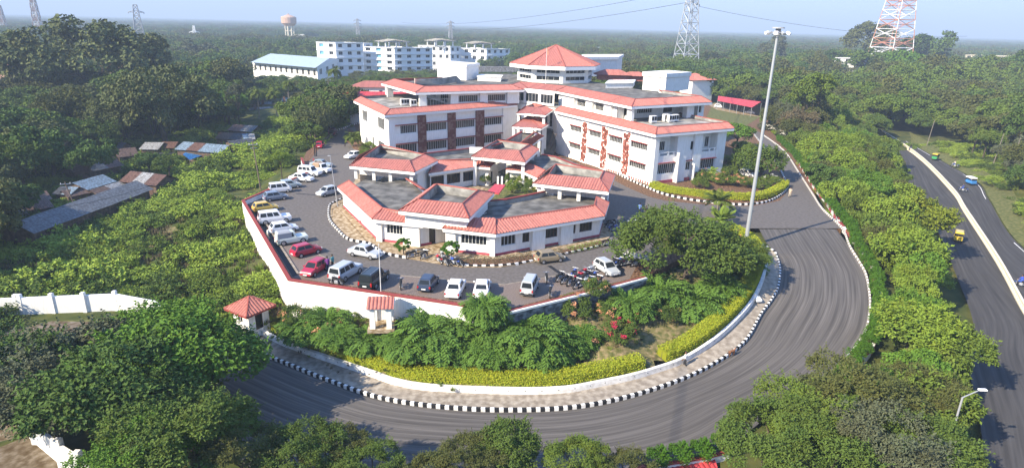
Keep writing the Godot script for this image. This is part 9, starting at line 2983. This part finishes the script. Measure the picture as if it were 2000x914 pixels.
func make_forest():
	var r := RandomNumberGenerator.new()
	r.seed = 77
	# discs to keep free: x, radius, z
	var keep := []
	for k in RING.size() - 1:
		for t in [0.0, 0.5]:
			var m: Vector3 = (RING[k][0].lerp(RING[k + 1][0], t) + RING[k][1].lerp(RING[k + 1][1], t)) * 0.5
			keep.append(Vector3(m.x, 8.0 if k > 3 else 4.0, m.z))
	var rim := keep.duplicate()
	var hw := [[Vector3(110.12,-5,-173.27), Vector3(111.99,-5,-173.5), Vector3(114.02,-5,-173.75), Vector3(120.23,-5,-182.15)], [Vector3(86.48,-5.5,-127.43), Vector3(93.12,-5.5,-127.8), Vector3(100.81,-5.5,-139.7), Vector3(110.15,-5.5,-144.94)], [Vector3(76.73,-5.5,-107.18), Vector3(84.44,-5.5,-110.59), Vector3(91.32,-5.5,-121.19), Vector3(100.56,-5.5,-126.81)], [Vector3(62.81,-6,-81.91), Vector3(72.31,-6,-85.81), Vector3(77.5,-6,-93.3), Vector3(88.71,-6,-102.15)], [Vector3(54.71,-6,-67), Vector3(64.12,-6,-71.12), Vector3(66.77,-6,-73.36), Vector3(73.31,-6,-73.73)], [Vector3(51.05,-6.2,-60.08), Vector3(58.92,-6.2,-60.35), Vector3(60.81,-6.2,-61.55), Vector3(66.65,-6.2,-61.84)], [Vector3(45.41,-6.4,-50.55), Vector3(53.44,-6.4,-50.88), Vector3(55.2,-6.4,-51.79), Vector3(59.01,-6.4,-51.11)], [Vector3(39.83,-6.6,-41.47), Vector3(47.86,-6.6,-41.75), Vector3(48.93,-6.6,-41.79), Vector3(54.76,-6.6,-42)]]
	for i in hw.size() - 1:
		for t in [0.0, 0.2, 0.4, 0.6, 0.8]:
			var m: Vector3 = (hw[i][1] as Vector3).lerp(hw[i + 1][1], t).lerp((hw[i][2] as Vector3).lerp(hw[i + 1][2], t), 0.78)
			keep.append(Vector3(m.x, 10.5, m.z))
	var keep0 := keep.size()
	for q in [[-43, -112], [-44, -122], [-46, -134], [-43, -104]]: keep.append(Vector3(q[0], 7, q[1]))
	var taken := []
	for k in 3: keep.append(Vector3(116 + k * 5, 5, -180 - k * 10))
		# yards, huts and paths on the left
	for q in [Vector3(-77.38,-6.231,-95.8), Vector3(-76.88,-6.296,-100.57), Vector3(-76.47,-6.294,-106.47), Vector3(-75.65,-6.283,-111.53), Vector3(-74.87,-6.116,-117.77), Vector3(-94.42,-5.822,-133.45), Vector3(-93.74,-5.959,-140.68), Vector3(-84.35,-5.723,-121.58), Vector3(-79.21,-5.713,-125.86), Vector3(-74.97,-5.448,-125.4), Vector3(-84.9,-6.184,-108.04), Vector3(-87.32,-5.857,-160.05), Vector3(-82.02,-5.985,-157.57), Vector3(-79.1,-5.991,-159.99), Vector3(-94.51,-5.578,-158.3), Vector3(-81.52,-5.286,-171.95), Vector3(-74.77,-4.874,-172.74)]: keep.append(Vector3(q.x, 5.5, q.z - 2.0))
	for q in [Vector3(-112.46,-2,-342.72), Vector3(-122.42,-2,-339.64), Vector3(-107.23,-2,-362.8)]: keep.append(Vector3(q.x, 22, q.z))
	for q in [Vector3(-106.81,-2,-406.34), Vector3(-87.25,-2,-439.61), Vector3(-59.89,-2,-474.1), Vector3(-26.52,-2,-487.64)]: keep.append(Vector3(q.x, 45, q.z - 15))
	for q in [Vector3(84.08,0,-227.41), Vector3(78.23,0,-238.31), Vector3(87.29,0,-289.62), Vector3(67.17,0,-197.86), Vector3(77.15,0,-217.84)]: keep.append(Vector3(q.x, 13, q.z))
	keep.append(Vector3(Vector3(-306.86,-4,-862.38).x, 90, Vector3(-306.86,-4,-862.38).z + 40))
	for q in [Vector3(219.88,4,-422.9), Vector3(444.96,6,-596.43), Vector3(404.13,7,-653.79)]:
		for s in [1.0, 0.93, 0.86, 0.8]: keep.append(Vector3(q.x * s, 15.0 if s == 1.0 else 11.0, q.z * s))
	for q in [Vector3(-214.89,-5,-267.37), Vector3(-212.11,-5,-272.36), Vector3(-207.3,-5,-278.01), Vector3(-194.71,-5,-241.36), Vector3(-187.03,-5,-242.99), Vector3(-177.14,-5,-241.65), Vector3(-169.6,-5,-246.69)]: keep.append(Vector3(q.x, 12, q.z + 10))
	for q in [Vector3(-58.11,-6,-64.9), Vector3(-54.49,-6,-64.83), Vector3(-50.65,-6,-65.32), Vector3(-46.59,-6,-65.54), Vector3(-42.73,-6,-65.08), Vector3(-50.04,-6,-60.26), Vector3(-54.34,-6,-60.04)]: keep.append(Vector3(q.x, 5.0, q.z))
	var poly := PackedVector2Array(PLAT)
	var single := 0
	# the bushy slope with the huts, the strip between the roads, the bare bank beyond the highway
	var clearing := PackedVector2Array([Vector2(-55.9,-60.5), Vector2(-78.6,-89.2), Vector2(-86.5,-102.5), Vector2(-94.5,-128.0), Vector2(-101.5,-156.6), Vector2(-102.7,-170.3), Vector2(-83.2,-179.3), Vector2(-87.2,-201.9), Vector2(-81.1,-239.1), Vector2(-64.2,-194.8), Vector2(-43.5,-130.5), Vector2(-40.4,-115.5), Vector2(-45.4,-100.4), Vector2(-24.7,-62.7), Vector2(-23.2,-57.8)])
	var strip := PackedVector2Array([Vector2(69.1,-149.3), Vector2(53.3,-96.8), Vector2(52.0,-86.3), Vector2(45.3,-69.4), Vector2(40.2,-60.0), Vector2(32.0,-51.7), Vector2(25.6,-47.0), Vector2(18.5,-41.6), Vector2(17.4,-39.7), Vector2(36.0,-42.2), Vector2(41.3,-51.7), Vector2(43.8,-56.7), Vector2(50.8,-69.7), Vector2(53.1,-74.9), Vector2(69.9,-103.2), Vector2(72.4,-113.5), Vector2(103.2,-172.7), Vector2(115.6,-208.4), Vector2(106.6,-211.5)])
	var bank := PackedVector2Array([Vector2(123.2,-189.4), Vector2(122.8,-174.7), Vector2(104.2,-132.4), Vector2(91.0,-105.2), Vector2(112.9,-134.2), Vector2(131.3,-168.9), Vector2(152.2,-219.7), Vector2(137.9,-213.9)])
	var n0 := 0
	for i in 4200:
		var lo := Vector2(9999, 9999)
		var hi := -lo
		for q in strip:
			lo = lo.min(q)
			hi = hi.max(q)
		var p := Vector2(r.randf_range(lo.x, hi.x), r.randf_range(lo.y, hi.y))
		if not Geometry2D.is_point_in_polygon(p, strip): continue
		var rad := r.randf_range(1.7, 3.3)
		var free := true
		for k in keep.slice(0, keep0):
			if Vector2(k.x, k.z).distance_to(p) < k.y + rad * (0.7 if p.y < -72 else 0.3): free = false
		for k in taken:
			if Vector2(k.x, k.z).distance_to(p) < (k.y + rad) * 0.37: free = false
		if not free or n0 > 230: continue
		taken.append(Vector3(p.x, rad, p.y))
		n0 += 1
		var y := terrain(p.x, p.y)
		tree(["broad", "feather", "broad"][n0 % 3], "roadside_tree", "low leafy tree in the dense green strip between ring road and highway", Vector3(p.x, y, p.y), rad, rad * r.randf_range(0.8, 1.25), "trees in the strip between ring road and highway", ["leaf_mid", "leaf_light", "leaf_bush", "leaf_light", "leaf_lush", "leaf_olive", "leaf_bush"][r.randi() % 7], r.randf_range(0.95, 1.35))
	var near := [[], [], []]
	var patch := FastNoiseLite.new()
	patch.frequency = 0.004
	var far := [[], [], [], []]
	var d := 42.0
	while d < 10000.0:
		var gap := 5.2 if d < 240 else 6.5 + (d - 240) * 0.011
		var a := -0.80
		while a < 0.80:
			var dd := d + r.randf_range(-0.5, 0.5) * gap
			var an := a + r.randf_range(-0.5, 0.5) * gap / d
			a += gap / d
			var x := sin(an) * dd
			var z := -cos(an) * dd
			if Geometry2D.is_point_in_polygon(Vector2(x, z), poly) or blocked(x, z, gap * 0.3, keep): continue
			if x < 95 and z > -72 or x > -30 and x < 40 and z > -98 or x > -50 and x < 10 and z > -95: continue
			var at := Vector2(x, z)
			if Geometry2D.is_point_in_polygon(at, clearing) or Geometry2D.is_point_in_polygon(at, strip): continue
			if Geometry2D.is_point_in_polygon(at, bank) and r.randf() < 0.6: continue
			var big := 0.55 + 0.75 * r.randf() * r.randf() + 0.25 * r.randf()
			if dd > 280: big *= 1.25
			var rad := gap * big * (0.92 if dd < 280 else 0.8)
			if dd < 280:
				if blocked(x, z, rad * 0.75, keep): continue
				var y := terrain(x, z)
				if dd > 205 and an > -0.42 and an < 0.02: rad = minf(rad, 3.2)
				var hgt := rad * r.randf_range(0.9, 1.35)
				if single < 290:
					var kind: String = ["broad", "feather", "broad", "feather", "broad", "slim"][r.randi() % 6] if x > 0 else ["broad", "broad", "feather", "broad"][r.randi() % 4]
					var leaf: String = (["leaf_mid", "leaf_light", "leaf_olive", "leaf_olive", "leaf_dark", "leaf_brown", "leaf_grey"] if x > 0 else ["leaf_dark", "leaf_mid", "leaf_olive", "leaf_banyan", "leaf_lush"])[r.randi() % (7 if x > 0 else 5)]
					var lb := "leafy tree in the woods right of the island road"
					if x > 95 or z < -200: lb = "bushy tree in the woods right of the office building"
					if x < 0: lb = "tree in the thick woods of the left valley round the huts"
					if x < 30 and x > -60 and z < -200: lb = "tree in the woods just behind the office building"
					tree(kind, "woodland_tree", lb, Vector3(x, y, z), rad, hgt if kind != "slim" else hgt * 1.8, lb.replace("tree", "trees").replace("bushy ", "").replace("leafy ", ""), leaf, r.randf_range(0.8, 1.1))
					single += 1
				else:
					near[r.randi() % 3].append(Transform3D(Basis(Vector3.UP, r.randf() * TAU).scaled(Vector3(rad, rad * r.randf_range(0.8, 1.1), rad)), Vector3(x, y + hgt, z)))
			else:
				var y := terrain(x, z) if dd < 500 else -4.0
				var tall := r.randf_range(0.8, 1.2)
				var hh := minf(rad * tall, 9.0 + 3.0 * r.randf())
				if an > -0.42 and an < 0.02 and dd < 440:
					hh = 3.0
					rad *= 0.6
				var pick := int(clampf((patch.get_noise_2d(x, z) + 0.5) * 4.0 + r.randf_range(-2.2, 2.2), 0, 3.99))
				if patch.get_noise_2d(x * 2.3 + 900, z * 2.3) > 0.42: continue
				far[pick].append(Transform3D(Basis(Vector3.UP, r.randf() * TAU).scaled(Vector3(rad, hh * 0.9, rad)), Vector3(x, y + hh * 0.62, z)))
		d += gap * 0.85
	var t := thing("far_woods", "endless hazy woods reaching to the horizon", "woods")
	t.set_meta("kind", "stuff")
	var cols := ["leaf_dark", "leaf_mid", "leaf_olive", "leaf_light", "leaf_grey"]
	var meshes: Array = kinds["far"]
	for k in 4:
		var n: int = far[k].size()
		scatter(meshes[k], M[cols[k]], far[k].slice(0, n / 2), t, "tree_crowns")
		scatter(meshes[k], M[cols[(k + 1) % 5]], far[k].slice(n / 2), t, "tree_crowns")
	t = thing("near_woods", "dense tree crowns filling the nearer woods", "woods")
	t.set_meta("kind", "stuff")
	for k in 3:
		if near[k].size(): scatter(kinds["broad"][0][k], M[["leaf_mid", "leaf_olive", "leaf_light"][k]], near[k], t, "tree_crowns")
	# undergrowth on the slopes
	var ug := [[], [], [], [], []]
	for i in 8500:
		var x := r.randf_range(-120, 150)
		var z := r.randf_range(-190, -42)
		if Geometry2D.is_point_in_polygon(Vector2(x, z), poly) or blocked(x, z, -1.5, keep) or x > 20 and blocked(x, z, 2.4, rim) or track(x, z): continue
		if absf(x) > -z * 0.9 + 6: continue
		if x > -46 and x < 40 and z > -58 - 0.35 * (x + 30) and z > -68: continue
		if x > -28 and x < 44 and z > -90: continue
		var s := r.randf_range(0.8, 2.7) * (1.0 if x < 0 else 0.7)
		var wild := patch.get_noise_2d(x * 9.0, z * 9.0)
		if wild > 0.22 and x < 0 and r.randf() < 0.8: continue
		s *= 0.75 if r.randf() < 0.4 else 1.0 + maxf(0.0, -wild) * 0.9
		ug[clampi(int((wild + 0.5) * 5.0 + r.randf_range(-1.5, 1.5)), 0, 4)].append(Transform3D(Basis(Vector3.UP, r.randf() * TAU).scaled(Vector3(s, s * r.randf_range(0.5, 0.95), s)), Vector3(x, terrain(x, z) + s * 0.12, z)))
	t = thing("undergrowth", "rampant bushes and creepers over the slopes", "undergrowth")
	t.set_meta("kind", "stuff")
	for k in 5: scatter(kinds["bush"][k % 3], M[["leaf_slope", "leaf_mid", "leaf_bush", "leaf_slope", "leaf_light"][k]], ug[k], t, "bushes")
	# grass tufts on the garden slope
	var gr := [[], []]
	var blade := Leaves.new()
	for k in 26:
		var a := r.randf() * TAU
		blade.leaf(Vector3(cos(a), 0, sin(a)) * r.randf_range(0, 0.4), (Vector3(cos(a) * 0.5, 1, sin(a) * 0.5)).normalized(), Vector3(cos(a), 0.3, sin(a)).normalized(), r.randf_range(0.4, 0.9), 0.05, Color.WHITE * r.randf_range(0.8, 1.2))
	var bm := blade.mesh()
	for i in 2600:
		var x := r.randf_range(-30, 34)
		var z := r.randf_range(-82, -46)
		if Geometry2D.is_point_in_polygon(Vector2(x, z), poly) or blocked(x, z, -1.0, keep): continue
		var s := r.randf_range(0.25, 0.6)
		gr[r.randi() % 2].append(Transform3D(Basis(Vector3.UP, r.randf() * TAU).scaled(Vector3(s, s, s)), Vector3(x, terrain(x, z) - 0.03, z)))
	for i in 3000:
		var x := r.randf_range(-75, -24)
		var z := r.randf_range(-105, -60)
		if Geometry2D.is_point_in_polygon(Vector2(x, z), poly) or blocked(x, z, -1.5, keep): continue
		var s := r.randf_range(0.5, 1.3)
		gr[r.randi() % 2].append(Transform3D(Basis(Vector3.UP, r.randf() * TAU).scaled(Vector3(s, s, s)), Vector3(x, terrain(x, z) - 0.05, z)))
	t = thing("grass", "grass tufts on the garden slope and the left bank", "grass")
	t.set_meta("kind", "stuff")
	scatter(bm, M.leaf_bush, gr[0], t, "grass_tufts")
	scatter(bm, M.leaf_brown, gr[1], t, "grass_tufts")
